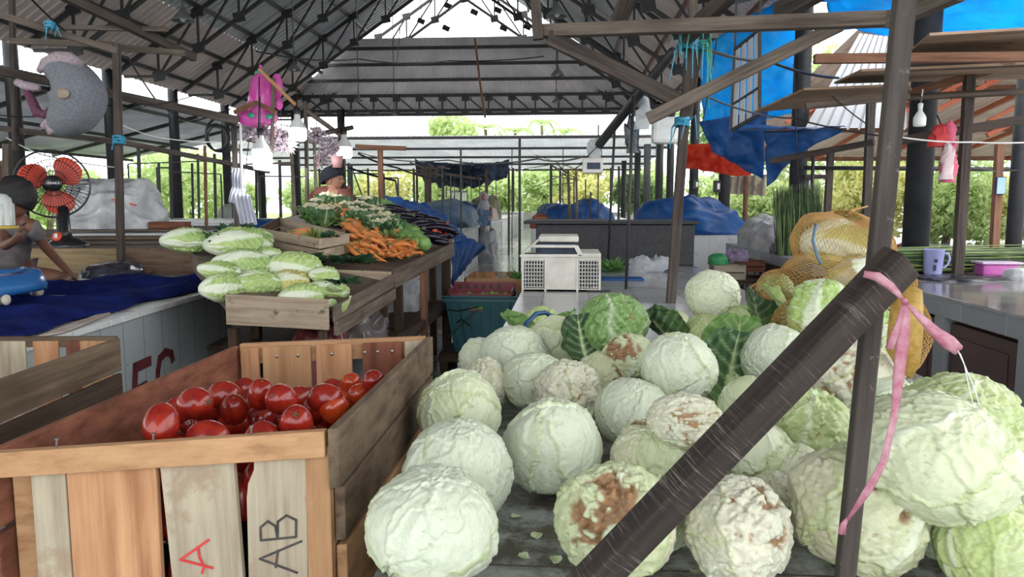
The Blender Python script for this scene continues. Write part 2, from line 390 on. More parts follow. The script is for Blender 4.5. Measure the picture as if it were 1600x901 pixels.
# roof trusses: lattice frames following both slopes
def truss_proto():
    r = thing('roof_truss', 'x', 'roof truss', (0, 0, 0)); dep = .62
    for side in (-1, 1):
        xe = XL+.2 if side < 0 else XR-.2
        p0 = V((xe, 0, ZE-.02)); p1 = V((XM, 0, ZR-.14)); d = (p1-p0).normalized()
        q0 = V((xe-side*.15, 0, ZE-.12)); q1 = V((XM, 0, ZR-.14-dep*1.2))
        b = MB(); b.bar(p0, p1, .07, .09); b.build('top_chord', M['steel'], r)
        b = MB(); b.bar(q0+V((-side*.9, 0, .0)), q1, .07, .08); b.bar(q0, q0+V((-side*.9, 0, 0)), .06, .06); b.build('bottom_chord', M['steel'], r)
        n = 7; A = []; B = []
        for i in range(1, n+1):
            t = i/(n+.0); x = xe+(XM-xe)*t*.995
            zt = p0.z+(p1.z-p0.z)*t; qa = q0+V((-side*.9, 0, 0)); u = (x-qa.x)/(q1.x-qa.x); u = max(0, u); zb = qa.z+(q1.z-qa.z)*u
            A.append(V((x, 0, zt))); B.append(V((x, 0, zb)))
        for i in range(n):
            w = MB(); w.bar(A[i], B[i], .045); w.build('web_bar', M['steel'], r)
            if i: w = MB(); w.bar(B[i-1], A[i], .045); w.build('web_bar', M['steel'], r)
            for P in (A[i], B[i]): g = MB(); g.bar(P+V((-.13, 0, -.02)), P+V((.13, 0, .03)), .05, .22); g.build('gusset', M['steel'], r)
    return r
ORD = ['first', 'second', 'third', 'fourth', 'fifth', 'sixth', 'seventh', 'eighth', 'ninth', 'tenth']
tp = truss_proto()
for i in range(8):
    o = tp if i == 0 else dup(tp)
    o.location = (0, YF-.35-3*i, 0)
    tag(o, 'black steel lattice truss under the hall roof, %s from the far end' % ORD[i], 'roof truss', 'roof trusses of the main hall')
# horizontal lattice girder at the far eave
r = thing('eave_girder', 'horizontal black lattice girder along the far eave of the hall', 'girder', (XM, YF-.3, ZE))
b = MB(); b.bar((XL, YF-.3, ZE+.02), (XR, YF-.3, ZE+.02), .09, .1); b.build('bottom_chord', M['steel'], r)
b = MB(); b.bar((XL+.6, YF-.3, ZE+.66), (XR-.6, YF-.3, ZE+.66), .09, .1); b.build('top_chord', M['steel'], r)
for i in range(17):
    x = XL+.7+i*.8; b = MB(); b.bar((x, YF-.3, ZE), (x, YF-.3, ZE+.66), .05)
    b.bar((x, YF-.3, ZE+.66), (min(x+.8, XR-.6), YF-.3, ZE), .05); b.build('web_bar', M['steel'], r)
for i in range(17):
    x = XL+.7+i*.8
    b = MB(); b.box((x-.12, YF-.34, ZE+.46), (x+.12, YF-.26, ZE+.66)); b.build('gusset', M['steel'], r)
    b = MB(); b.box((x-.12, YF-.34, ZE), (x+.12, YF-.26, ZE+.2)); b.build('gusset', M['steel'], r)
# bolt plates silhouetted in the open gable
for i, (px, py) in enumerate([(700, 9), (741, 19), (697, 44), (787, 44), (778, 16), (658, 33), (824, 42)]):
    P = AY(px, py, YH+.02); q = thing('gable_bracket', 'dark plate on a rod in the open gable, ' + ['upper left', 'centre top', 'lower left', 'lower right', 'upper right', 'far left by the roof edge', 'far right by the roof edge'][i], 'bracket', P)
    b = MB(); b.bar(P+V((-.11, 0, .05)), P+V((.11, 0, -.05)), .05, .16); b.build('plate', M['steel'], q)
    b = MB(); b.tube([P, P+V((0, 0, .9))], .012, 6); b.build('rod', M['steel'], q)

# round columns
def column(name, x, y, d, z, label, group):
    r = thing(name, label, 'column', (x, y, 0), group)
    b = MB(); b.tube([(x, y, 0), (x, y, z)], d/2, 20); b.build('shaft', M['column'], r, smooth=True)
    b = MB(); b.box((x-d*.75, y-d*.75, 0), (x+d*.75, y+d*.75, .25)); b.build('base', M['cement'], r, bevel=.02)
    return r
colR = [(7.4, 1434, 'stout black round column behind the leaning timber post on the right'), (11.2, 1245, 'black round column beside the upright green stalk bundle'), (15.9, 1131, 'black round column left of the bright blue sheet, second along the right row'),
        (20.2, 1083, 'black round column in the right row, third behind the rough timber post'), (24.4, 1046, 'black round column in the right row hidden partly by the timber post'), (26.3, 1029, 'brownish round column in the right row just past the timber post'),
        (30, 1010, 'dark round column in the right row, second left of the timber post'), (33.5, 995, 'dark round column in the right row, third left of the timber post'), (41, 974, 'farthest dark round column of the right row')]
for y, px, lab in colR:
    x = AY(px, 318, y).x
    r = column('round_column', x, y, .235 if px > 1030 else .27, 7.0 if y < 9 else (4.9 if y < 27 else 3.75), lab, 'round columns of the right row')
colL = [(14.3, 33, 22, 'dark round column behind the red fan at far left'), (17.2, 180, 16, 'dark round column behind the thin timber post by the fan'), (20.2, 278, 13, 'dark round column with a small switch box, left row'), (23.3, 357, 12, 'dark round column behind the coiled hose'),
        (25.4, 410, 10, 'dark round column left of the vendor in the beanie'), (26.2, 465, 12, 'dark column just left of the vendor, at the hall corner'), (26.2, 536, 11, 'dark column behind the vendor')]
for y, px, w, lab in colL:
    x = AY(px, 318, y).x
    column('round_column', x, y, .26, 4.6 if px < 450 else 4.7, lab, 'round columns of the left row')
# lean-to rafters
for i in range(8):
    y = 4+i*3; b = MB(); b.bar((-10.9, y, 4.0), (-17, y+2.2, 3.05), .07, .1)
    tag(b.build('rafter', M['steel']), 'sloping steel rafter under the left side roof, %s from the camera end' % ORD[i], 'rafter', 'side roof rafters')
for k in range(3):
    x = -11.3-k*2.6; z = 4.05-(k*2.6)*.16-.12; b = MB(); b.bar((x, 5, z), (x, 28, z), .07, .09)
    tag(b.build('purlin', M['steel']), 'steel purlin under the left side roof, %s out from the hall' % ORD[k], 'purlin', 'side roof purlins')
# far roof rails and posts
for k in range(5):
    t = k/4; b = MB(); b.bar((-16, 30.1+t*15.7, 4.05-t*.57), (4.4, 30.1+t*15.7, 4.05-t*.57), .1, .1)
    tag(b.build('purlin', M['steel']), 'dark rail under the pale far roof, %s from its near edge' % ORD[k], 'purlin', 'far roof rails')
for i, x in enumerate([-15, -12, -9.2, -6.4, -3.2, -.4, 2.6]):
    b = MB(); b.tube([(x, 45.4, 0), (x, 45.4, 3.6)], .07, 10)
    tag(b.build('roof_post', M['steel']), 'thin post holding the far edge of the pale roof, %s from the left' % ORD[i], 'post', 'far roof posts')
# right hall: orange trusses, bottom beam
for i in range(7):
    x = 6.3+i*2.1; r = thing('orange_truss', 'orange primed steel truss under the right side roof, %s from the left' % ORD[i], 'roof truss', (x, 18, 3), 'orange trusses of the right hall')
    a = V((x, 10.6, 5.1)); c = V((x, 26.8, 2.95)); e = V((x+.0, 12.0, 4.2))
    b = MB(); b.bar(a, c, .09, .1); b.build('top_chord', M['orange_steel'], r)
    b = MB(); b.bar(V((x-1.6, 17, 2.9)), V((x+1.1, 17, 4.3)), .1, .1); b.build('brace', M['orange_steel'], r)
    b = MB(); b.bar(V((x-1.6, 17, 3.2)), V((x+.9, 17, 4.5)), .07, .08); b.build('brace', M['orange_steel'], r)
    for t in (.25, .5, .75):
        p = V((x-1.6, 17, 2.9)).lerp(V((x+1.1, 17, 4.3)), t); b = MB(); b.bar(p, p+V((0, 0, .3)), .06); b.build('web_bar', M['orange_steel'], r)
for k, y in enumerate((26.7, 22.5, 18.5, 14.5)):
    b = MB(); b.bar((5.4, y, 5.3-(y-10.5)*.1364-.12), (20, y, 5.3-(y-10.5)*.1364-.12), .1, .14)
    tag(b.build('purlin', M['timber_red']), 'reddish rail under the cream right roof, %s from the far edge' % ORD[k], 'purlin', 'right roof rails')

# far boundary walls
b = MB(); b.box((-16, 46.2, -.1), (16, 46.4, .95)); b.build('wall_back', M['cement'], kind='structure')
b = MB()
for k in range(7):
    y0 = 9+k*2.0; b.box((-17.3, y0, -.1), (-17.2, y0+1.9, 2.0))
b.build('wall_left', mat('whitewashed_panel', (.55, .60, .62), (.72, .76, .78), 2, rough=.8), kind='structure')
sheet('wall_left', (-17.1, 9, 2.0), (-17.1, 23, 2.0), (-17.1, 9, 2.75), (-17.1, 23, 2.75), 90, .03, mat('rusted_zinc', (.16, .07, .045), (.34, .2, .14), 3, rough=.8), 'sin')
b = MB(); b.box((-17.3, 8.9, 1.97), (-17.0, 23, 2.03)); b.build('trim_left', M['timber'], kind='structure')

# ------------------------------------------------------------------ trees outside
def tree(name, x, y, h, rad, m, label, seed, n=2600, squash=.8, trunk=True, group='trees outside the market', ls=.3):
    rs = np.random.RandomState(seed); r = thing(name, label, 'tree', (x, y, -.14), group)
    k = 9; cs = rs.normal(0, 1, (k, 3)); cs /= np.linalg.norm(cs, axis=1)[:, None]; cs *= rs.uniform(.3, .75, (k, 1))*rad; cs[:, 2] *= squash
    idx = rs.randint(0, k, n); d = rs.normal(0, 1, (n, 3)); d /= np.linalg.norm(d, axis=1)[:, None]
    p = cs[idx]+d*(rs.uniform(.55, 1, (n, 1))*rad*.48)*np.array([1, 1, squash]); p[:, 2] += h-rad*squash*.7
    a = rs.normal(0, 1, (n, 3)); a /= np.linalg.norm(a, axis=1)[:, None]; c = np.cross(a, rs.normal(0, 1, (n, 3))); c /= np.linalg.norm(c, axis=1)[:, None]
    s = rs.uniform(.5, 1, (n, 1))*ls; q = np.stack([p-a*s, p-c*s*.45, p+a*s, p+c*s*.45], 1).reshape(-1, 3)
    me = npmesh('crown', q, np.arange(4*n).reshape(-1, 4).tolist(), m, smooth=False); obj('crown', me, r)
    if trunk:
        b = MB(); z = h-rad*squash*.7
        b.tube([(0, 0, 0), (.1, .05, z*.5), (0, 0, z)], [.16, .12, .08], 8)
        for i in range(5):
            b.tube([(0, 0, z*.8), tuple(cs[i]*.6+np.array([0, 0, z]))], [.07, .03], 6)
        o = b.build('trunk', M['bark'], None, raw=True); o.parent = r
    return r
TL = [('leafy_tree', 9.5, 33, 6.5, 3.6, 'leafout', 'large light green tree outside behind the right counter'), ('leafy_tree', 14.5, 31, 6.2, 3.4, 'leafout', 'light green tree outside between the two right posts'),
      ('leafy_tree', 12, 30, 3.2, 2.0, 'leafyel', 'yellow flowering bush behind the mug counter'), ('leafy_tree', 7.2, 35, 7.5, 3.0, 'leafdk', 'deeper green tree seen left of the right columns'),
      ('leafy_tree', 19.5, 29, 3.2, 1.8, 'leafout', 'small pale tree at the far right beyond the post'), ('leafy_tree', 10.2, 34, 8.3, 2.6, 'leafout', 'bright green tree top seen above the plywood awnings'),
      ('leafy_tree', -1.5, 52, 4.0, 2.6, 'leafout', 'green bush beyond the far wall in the middle'), ('leafy_tree', 1.6, 51, 4.6, 2.6, 'leafyel', 'yellow green tree beyond the far wall right of middle'), ('leafy_tree', 5.0, 53, 4.8, 3.0, 'leafout', 'green tree behind the row of right columns'),
      ('leafy_tree', -5.5, 53, 4.6, 3.0, 'leafout', 'green tree beyond the blue canopy stall'), ('leafy_tree', -10.5, 52, 4.2, 3.0, 'leafyel', 'pale yellow green tree behind the vendor'), ('leafy_tree', -15.5, 50, 4.4, 3.2, 'leafout', 'green tree left of the vendor in the distance'),
      ('leafy_tree', -19.5, 36, 4.2, 2.8, 'leafout', 'pale green tree seen over the white plastic bag'), ('leafy_tree', -22, 43, 5, 3.2, 'leafout', 'green tree behind the coiled hose'),
      ('leafy_tree', -8.3, 56, 8.2, 2.2, 'leafout', 'round tree top above the pale far roof'), ('leafy_tree', 4, 44, 3.3, 1.6, 'leafdk', 'dark bush low between the right columns')]
for k_ in range(15):
    TL.append(('hedge_bush', -30+k_*4.4, 49.5 if k_ > 2 else 46, 3.2, 2.3, ['leafout', 'leafyel', 'leafout'][k_ % 3], 'bush of the bright hedge behind the far wall, %s from the left' % (ORD+['eleventh', 'twelfth', 'thirteenth', 'fourteenth', 'fifteenth'])[k_]))
for k_ in range(5):
    TL.append(('hedge_bush', 7.5+k_*3.3, 29.3, 2.4, 1.9, ['leafout', 'leafyel'][k_ % 2], 'low bright bush behind the right hall wall, %s from the left' % ORD[k_]))
for k_ in range(5):
    TL.append(('hedge_bush', -21-k_*.6, 22+k_*4.5, 3.0, 2.2, 'leafout', 'low bright bush beyond the left side roof, %s from the camera' % ORD[k_]))
for i, (nm, x, y, h, rad, m, lab) in enumerate(TL): tree(nm, x, y, h, rad, M[m], lab, 50+i, n=(4200 if nm == 'hedge_bush' and y < 45 else 2600 if y < 45 else 1700), ls=.30 if y > 45 else .17 if nm == 'hedge_bush' else .22)
def palm(x, y, h, label, seed):
    rs = random.Random(seed); r = thing('palm_tree', label, 'palm tree', (x, y, -.14), 'palms above the far roof')
    b = MB(); b.tube([(0, 0, 0), (.2, 0, h*.5), (0, 0, h)], [.2, .15, .12], 8); o = b.build('trunk', M['bark'], None, raw=True); o.parent = r
    for k in range(13):
        a = k*2.4+rs.random(); b = MB(); L = 2.4; P = []
        for i in range(9):
            t = i/8; P.append(V((math.cos(a)*L*t*.85, math.sin(a)*L*t*.85, h+L*(.75*t-1.15*t*t)+.1)))
        for i in range(1, 9):
            d = (P[i]-P[i-1]).normalized(); s = d.cross(V((0, 0, 1))).normalized()
            for sg in (-1, 1):
                for u in (0, .5):
                    p = P[i-1].lerp(P[i], u); q = p+s*(sg*.55*(1-.6*i/9))+d*.3+V((0, 0, -.25)); b.add([p, p+d*.09, q], [(0, 1, 2)])
        b.tube(P, .025, 5); o = b.build('frond', M['leafout'], None, raw=True); o.parent = r
for i, (x, y, h) in enumerate([(-6.4, 60, 7.4), (-4.2, 62, 7.3), (-2.0, 60, 7.7), (-.2, 62, 7.2)]): palm(x, y, h, 'palm crown rising above the pale far roof, %s from the left' % ORD[i], i)
# ------------------------------------------------------------------ foreground counter with cabbages
M['counter'] = tiles('grimy_stone_counter', (.38, .40, .39), (.06, .05, .045), .40, .40, rough=.3, dirt=(.055, .038, .024), dthr=.465, dscale=9, spots=((.5, .5, .46), .72, 26))
M['counter_clean'] = tiles('grey_tile_counter', (.36, .37, .38), (.2, .2, .2), .30, .30, rough=.14, dirt=(.24, .24, .23), dthr=.6, dscale=3)
M['dark_stone'] = mat('dark_speckled_stone', (.008, .008, .009), (.022, .022, .024), 30, rough=.55, spots=((.06, .06, .06), .68, 60))
ZC = .85
r = thing('tiled_counter', 'long grimy tiled counter that carries the cabbage heap and the poultry crate', 'counter', (.45, 4, 0))
b = MB(); b.box((-.31, 1.0, ZC-.06), (1.25, 3.1, ZC)); b.build('counter_top', M['counter'], r, bevel=.004)
b = MB(); b.box((-.31, 3.1, ZC-.06), (1.25, 9.0, ZC)); b.build('counter_top', M['counter_clean'], r, bevel=.004)
b = MB(); b.box((-.27, 1.04, 0), (1.21, 8.96, ZC-.06)); b.build('base', M['white_tile'], r)

M['cabbage'] = colattr('cabbage_leaf', rough=.42, bump=.12, bscale=26, voro=24, spec=.35)
M['greenleaf'] = colattr('green_leaf', rough=.5, bump=.3, bscale=30, voro=40, spec=.35)

def lin(*c): return np.array(srgb(*c))
WHT, PAL, LIM, GRN, DKG, BRN, TAN = lin(212, 220, 200), lin(196, 207, 163), lin(172, 190, 116), lin(104, 144, 74), lin(52, 88, 52), lin(120, 78, 42), lin(188, 158, 122)
PAL_KINDS = {'white': (WHT, lin(210, 218, 192), .006, .0), 'pale': (PAL, lin(222, 226, 198), .009, .0), 'lime': (LIM, PAL, .018, .1),
             'green': (GRN, lin(140, 172, 100), .02, .1), 'rotten': (lin(214, 210, 180), PAL, .03, .55), 'crumpled': (lin(224, 222, 200), lin(206, 204, 180), .035, .25)}
def cabbage_mesh(seed, kind, nu=190, nv=140, el=1.0, flat=.93):
    rs = np.random.RandomState(seed); c1, c2, crump, rot = PAL_KINDS[kind]
    th = np.linspace(.0, PI, nv+1); ph = np.arange(nu)*2*PI/nu; T, P = np.meshgrid(th, ph, indexing='ij')
    n = np.stack([np.sin(T)*np.cos(P), np.sin(T)*np.sin(P), np.cos(T)], -1).reshape(-1, 3)
    off = rs.rand(3)*20; w1 = vn(n*2.1+off)[:, None]*.25; wv = np.stack([vn(n*2.2+off+3), vn(n*2.2+off+9), vn(n*2.2+off+15)], -1)
    nd = n+wv*.10; nd /= np.linalg.norm(nd, axis=1)[:, None]
    Rr = np.zeros(len(n)); col = np.tile(c1*.9, (len(n), 1)); cur = np.full(len(n), 0.0); base = np.array([0, 0, -1.0])
    K = 8
    for k in range(K):
        az = k*2.399+rs.uniform(-.4, .4); el0 = rs.uniform(-.15, .75) if k < K-2 else rs.uniform(.35, .95)
        c = np.array([math.cos(az)*math.cos(el0), math.sin(az)*math.cos(el0), math.sin(el0)])
        t = base-c*np.dot(base, c); t = -t/np.linalg.norm(t); s = np.cross(c, t)
        g = np.arccos(np.clip(nd@c, -1, 1)); be = np.arctan2(nd@s, nd@t); x = g*np.cos(be); y = g*np.sin(be)
        A, B = rs.uniform(1.25, 1.6), rs.uniform(.95, 1.3)
        ed = vn(n*4+off+k*5)*.09+vn(n*12+off+k)*.04+vn(n*26+off+k)*.02; fl = rs.uniform(0, 1)**2*.035
        d = np.sqrt((x/A)**2+(y/B)**2)+ed; m = sst(1-d, 0, .022)
        lip = np.exp(-((1-d-.03)/.045)**2)*(d < 1.02)
        rib = np.exp(-(y/(.035+.05*sst(-x, -1, 1.4)))**2)*sst(A*.9-x, 0, .5)
        q = (x+1.15*np.abs(y)**.9)/.30+vn(n*3+k)*.35; fr = np.abs(q-np.round(q)); vein = np.exp(-(fr/.10)**2)*sst(np.abs(y), .03, .12)*np.exp(-(np.abs(y)/.95)**2)
        q2 = (x*1.0-.7*np.abs(y))/.17+vn(n*4+k*2)*.8; fr2 = np.abs(q2-np.round(q2)); v2 = np.exp(-(fr2/.09)**2)*.35
        pl = (.004 if kind in ('white', 'pale') else .009)*np.sin(be*rs.uniform(9, 15)+vn(n*2+k)*3.5)*sst(g, .15, .9); h = .030+lip*(.012+fl)+pl+rib*.026+vein*.014+v2*.006+vn(n*1.7+off+k*3)*.014+vn(n*6+off+k)*.004
        tone = rs.uniform(0, 1); cc = c1*(1-tone)+c2*tone; cc = cc*rs.uniform(.93, 1.04)
        lc = cc[None, :]*(1+.03*vn(n*6+k)[:, None]); lc = lc+(WHT*1.02-lc)*np.clip(rib*.9+vein*.6+v2*.6, 0, 1)[:, None]*(.6 if kind == 'green' else .8)
        lc = lc+((LIM if kind != 'green' else PAL)-lc)*(lip*.5)[:, None]
        cur = cur*(1-m)+(cur*.75+h)*m; col = col*(1-m[:, None])+lc*m[:, None]
        sh = np.exp(-((d-1.03)/.02)**2)*(d > 1.0); cur = cur-sh*.022
    cr = np.abs(vn(n*3.2+off))*1.0+np.abs(vn(n*7+off+4))*.6+np.abs(vn(n*15+off))*.3
    R = 1+cur-.09-crump*(1.2-cr)*1.6+vn(n*1.1+off)*.08
    if rot > 0:
        zc = np.array([rs.uniform(-.5, .5), rs.uniform(-.9, -.2), rs.uniform(.2, .9)]); zc /= np.linalg.norm(zc)
        a = np.arccos(np.clip(n@zc, -1, 1)); zone = sst(.85-a+vn(n*4+off)*.4, 0, .25)
        f = np.abs(vn(n*3.2+off+2))+.5*np.abs(vn(n*9+off)); R += zone*(-.09+.17*f)
        k = sst(rot*1.1-f*.9-.05+vn(n*3+off+7)*.3, 0, .18)*zone; mix = (BRN*.5+TAN*.5) if kind != 'rotten' else BRN*.65+TAN*.35
        bc = mix[None, :]*(1+.5*vn(n*9+off)[:, None]); col = col*(1-k[:, None])+bc*k[:, None]
    sp = sst(vn(n*17+off+11), .62, .72)*(.5 if kind in ('white', 'pale') else .8)*sst(vn(n*2.3+off), .05, .3); col = col*(1-sp[:, None]*.75)+TAN*.6*sp[:, None]*.75
    v = n*R[:, None]; v[:, 2] *= flat; v[:, 0] *= el; v[:, 2] = np.maximum(v[:, 2], -.90*flat)
    f = gridfaces(nu, nv)
    return npmesh('cabbage', v, [q[::-1] for q in f], M['cabbage'], np.clip(col, 0, 1))
CABM = {}
def cabm(kind, i, el=1.0):
    k = (kind, i, el)
    if k not in CABM: CABM[k] = cabbage_mesh(hash((i, len(kind)*7)) % 9999+i*13, kind, el=el)
    return CABM[k]
def leaf_mesh(seed, c1, c2, cup=.5, ruff=.10, wd=.8, nu=44, nv=40):
    """a single loose leaf, base at origin, growing along +y, cupped upwards"""
    rs = np.random.RandomState(seed); u = np.linspace(-1, 1, nu+1); t = np.linspace(0, 1, nv+1); T, U = np.meshgrid(t, u, indexing='ij'); T = T.ravel(); U = U.ravel()
    w = wd*np.sin(PI*np.clip(T*.86+.07, 0, 1))**.6*(.35+.65*sst(T, 0, .35)); x = U*w; y = T*1.5
    q = np.stack([U*2, T*3, np.full_like(T, seed*.7)], -1)
    z = cup*(x**2)+.35*cup*(y-.3)**2+ruff*np.abs(U)**2*vn(q*2.3)*1.8+.03*vn(q*5)
    rib = np.exp(-(U/(.10*(1.15-T)))**2); qq = (T*7-np.abs(U)*1.6)+vn(q)*.3; fr = np.abs(qq-np.round(qq)); vein = np.exp(-(fr/.12)**2)*(1-.6*np.abs(U))
    z = z-rib*.03-vein*.014; k = np.clip(rib*.85+vein*.45, 0, 1)[:, None]
    cc = c1[None, :]+(c2-c1)[None, :]*sst(1-T+.3*vn(q*2), .1, 1.1)[:, None]; cc = cc*(1+.12*vn(q*4)[:, None]); cc = cc*(1-k)+lin(196, 214, 160)*k
    v = np.stack([x, y, z], -1); return npmesh('leaf', v, gridfaces(nu, nv, False), M['greenleaf'], np.clip(cc, 0, 1))

CAB = [
 # px, py, d, layer, kind, variant, elong, (rx, ry, rz), label
 (675, 822, 188, 0, 'white', 0, 1, (.1, .2, .3), 'large smooth white cabbage nearest the tomato crate at the bottom of the picture'),
 (713, 737, 166, 0, 'white', 1, 1, (.2, -.1, 1.7), 'white cabbage just behind the nearest one, beside the tomato crate'),
 (716, 645, 127, 0, 'pale', 0, 1, (.0, .2, 2.6), 'pale cabbage third back along the tomato crate, wider than tall'),
 (862, 700, 149, 0, 'white', 2, 1, (.1, -.2, 4.0), 'round white veined cabbage with cracks, front centre with bare counter before it'),
 (960, 812, 178, 0, 'rotten', 0, 1, (.1, .1, .2), 'torn pale green cabbage with brown rotted core, half behind the slanting beam'),
 (1150, 828, 163, 0, 'crumpled', 0, 1, (.5, .1, .9), 'greyish bruised cabbage under the slanting beam at the bottom'),
 (1020, 718, 128, 0, 'rotten', 1, 1, (-.3, .0, 3.6), 'flattish cabbage with a brown scabbed top behind the slanting beam'),
 (1335, 797, 198, 0, 'rotten', 2, 1, (.2, .5, 1.0), 'big cabbage with a brown rotten heart behind the upright post'),
 (1462, 716, 190, .12, 'pale', 1, 1.22, (.3, .42, -.2), 'long pale cabbage lying slantwise on top of the heap, right of the upright post'),
 (1470, 830, 95, 0, 'white', 3, 1, (.3, 0, 1), 'small white cabbage wedged under the long slantwise one'),
 (1548, 856, 160, 0, 'lime', 0, 1, (.2, .3, 2), 'pale green cabbage with brown edge in the bottom right corner'),
 (1500, 668, 160, .14, 'lime', 1, 1.15, (.1, .3, .1), 'light green cabbage behind the long slantwise one'),
 (1580, 690, 90, .05, 'pale', 2, 1, (.1, .3, 1.2), 'pale cabbage at the right picture edge, above the others there'),
 (1604, 755, 105, .03, 'white', 0, 1, (1.3, .3, 3.2), 'white cabbage cut by the right picture edge'),
 (990, 648, 112, 0, 'white', 4, 1, (.1, .2, .6), 'white cabbage in the middle of the heap with a smooth split face'),
 (1070, 660, 92, .11, 'crumpled', 1, 1.3, (.1, .0, .2), 'flattened cream cabbage lying on the others behind the slanting beam'),
 (1062, 578, 113, .09, 'white', 5, 1, (.0, .1, 2.2), 'large white cabbage high in the middle of the heap'),
 (888, 618, 110, 0, 'crumpled', 2, 1, (.3, -.4, 1.4), 'crinkled white cabbage with a browned right side'),
 (940, 594, 86, .01, 'rotten', 3, 1, (.2, .1, 1.1), 'withered brownish cabbage squeezed between two white ones'),
 (981, 560, 80, .08, 'rotten', 4, 1, (-.1, .1, .3), 'torn cabbage with a dark brown hole below the green one'),
 (834, 600, 98, 0, 'white', 6, 1, (.1, .5, .3), 'white cabbage on the left flank, behind the round cracked one'),
 (872, 545, 98, 0, 'pale', 3, 1, (.1, .1, 4.2), 'pale green cabbage behind the left flank, under a loose leaf'),
 (806, 561, 102, 0, 'white', 7, 1, (.1, .5, 5.2), 'white cabbage beside the counter edge, second from the back on the left'),
 (756, 566, 76, 0, 'white', 2, 1, (1.3, .5, .2), 'small white cabbage on the counter edge above the wooden stool'),
 (757, 603, 86, 0, 'crumpled', 3, 1, (.1, .1, 2.2), 'crinkled white cabbage on the left edge just behind the third crate side one'),
 (955, 508, 104, .10, 'green', 0, 1, (.1, -.2, .4), 'big green cabbage with insect holes standing high at the back of the heap'),
 (1115, 462, 81, .15, 'pale', 4, 1, (.5, .1, .3), 'tall pale cabbage crowning the back of the heap by the rough timber post'),
 (1103, 523, 67, .10, 'lime', 2, 1, (.1, .4, 3.3), 'light green cabbage directly below the crowning one'),
 (1212, 560, 102, .10, 'white', 1, 1, (.2, 1.9, 4.1), 'white cabbage left of the slanting beam below the netted sack'),
 (1330, 588, 124, .10, 'crumpled', 4, 1, (.2, .3, 5.1), 'cream crumpled cabbage between the slanting beam and the upright post'),
 (1262, 668, 122, .05, 'lime', 3, 1, (.1, .1, .4), 'yellowish green cabbage under the slanting beam, left of the upright post'),
 (1180, 716, 112, .02, 'pale', 5, 1, (.9, .2, 2.4), 'pale cabbage with its stalk end forward, right of the slanting beam'),
 (1168, 632, 84, .05, 'pale', 2, 1, (.4, .9, 3.0), 'pale cabbage mostly hidden by the slanting beam'),
 (1056, 511, 50, .08, 'pale', 0, 1, (.9, .9, 1.0), 'small pale cabbage far back beside the dark green leaf'),
 (1160, 508, 60, .08, 'lime', 0, 1, (1.9, .3, 1), 'light green cabbage to the right of the one below the crowning head'),
 (1236, 508, 76, .13, 'lime', 1, 1.1, (.6, 1.3, 2), 'pale green cabbage right in front of the netted sack'),
 (1211, 455, 56, .22, 'green', 1, 1, (.2, .3, 2), 'small green cabbage perched against the netted sack'),
 (1385, 640, 105, .06, 'white', 3, 1, (1.2, .9, 2), 'whitish cabbage right behind the upright post'),
 (1440, 628, 60, .10, 'pale', 1, 1, (1.0, 2.0, 0), 'small pale cabbage behind the two light green ones on the right'),
 (1205, 780, 90, 0, 'crumpled', 1, 1, (2.2, .3, 1), 'grey wilted cabbage hidden behind the bruised one'),
 (845, 512, 66, 0, 'lime', 2, 1, (1.0, .5, 2), 'light green cabbage farthest back on the left, under the blue strap'),
 (1290, 525, 80, .13, 'lime', 3, 1, (1.0, .3, 4), 'light green cabbage hidden behind the upper slanting beam'),
 (1375, 555, 90, .12, 'pale', 5, 1, (1.3, .3, 2), 'pale green cabbage right behind the upright post below the beam end'),
 (1040, 800, 110, 0, 'pale', 3, 1, (1, 1.4, 3.1), 'pale cabbage low behind the slanting beam, right of the rotted core one'),
 (1420, 760, 110, 0, 'white', 6, 1, (2, .3, .7), 'white cabbage at the bottom of the heap under the slantwise one'),
 (1240, 745, 100, 0, 'pale', 4, 1, (2, 1.3, .7), 'pale cabbage at counter level left of the upright post'),
 (1130, 610, 90, 0, 'lime', 0, 1, (.4, 2.3, .7), 'light green cabbage beneath the big veined leaf'),
 (1080, 545, 80, 0, 'pale', 0, 1, (.4, 2.3, 1.7), 'pale cabbage at the bottom of the back part of the heap'),
 (1540, 760, 110, 0, 'lime', 2, 1, (.4, 2.3, 3.7), 'green cabbage in the shade under the right side of the heap'),
 (1330, 690, 120, 0, 'crumpled', 0, 1, (.4, 2.3, 2.7), 'cream cabbage low between post and beam'),
]
CG = 'cabbages heaped on the counter'
CPOS = []
from mathutils import Euler
for (px, py, d, L, kind, var, el, rot, lab) in CAB:
    rr = ray(px, py); a = -rr.z/rr.length; k = F*rr.length
    R = (.6-L)/(2*k*a/d+1); D = 2*R*k/d; P = CAM+rr.normalized()*D
    o = obj('cabbage', cabm(kind, var, el), label=lab, cat='cabbage', group=CG)
    o.location = P; o.scale = (R*1.07,)*3; o.rotation_euler = rot; CPOS.append((P, R))
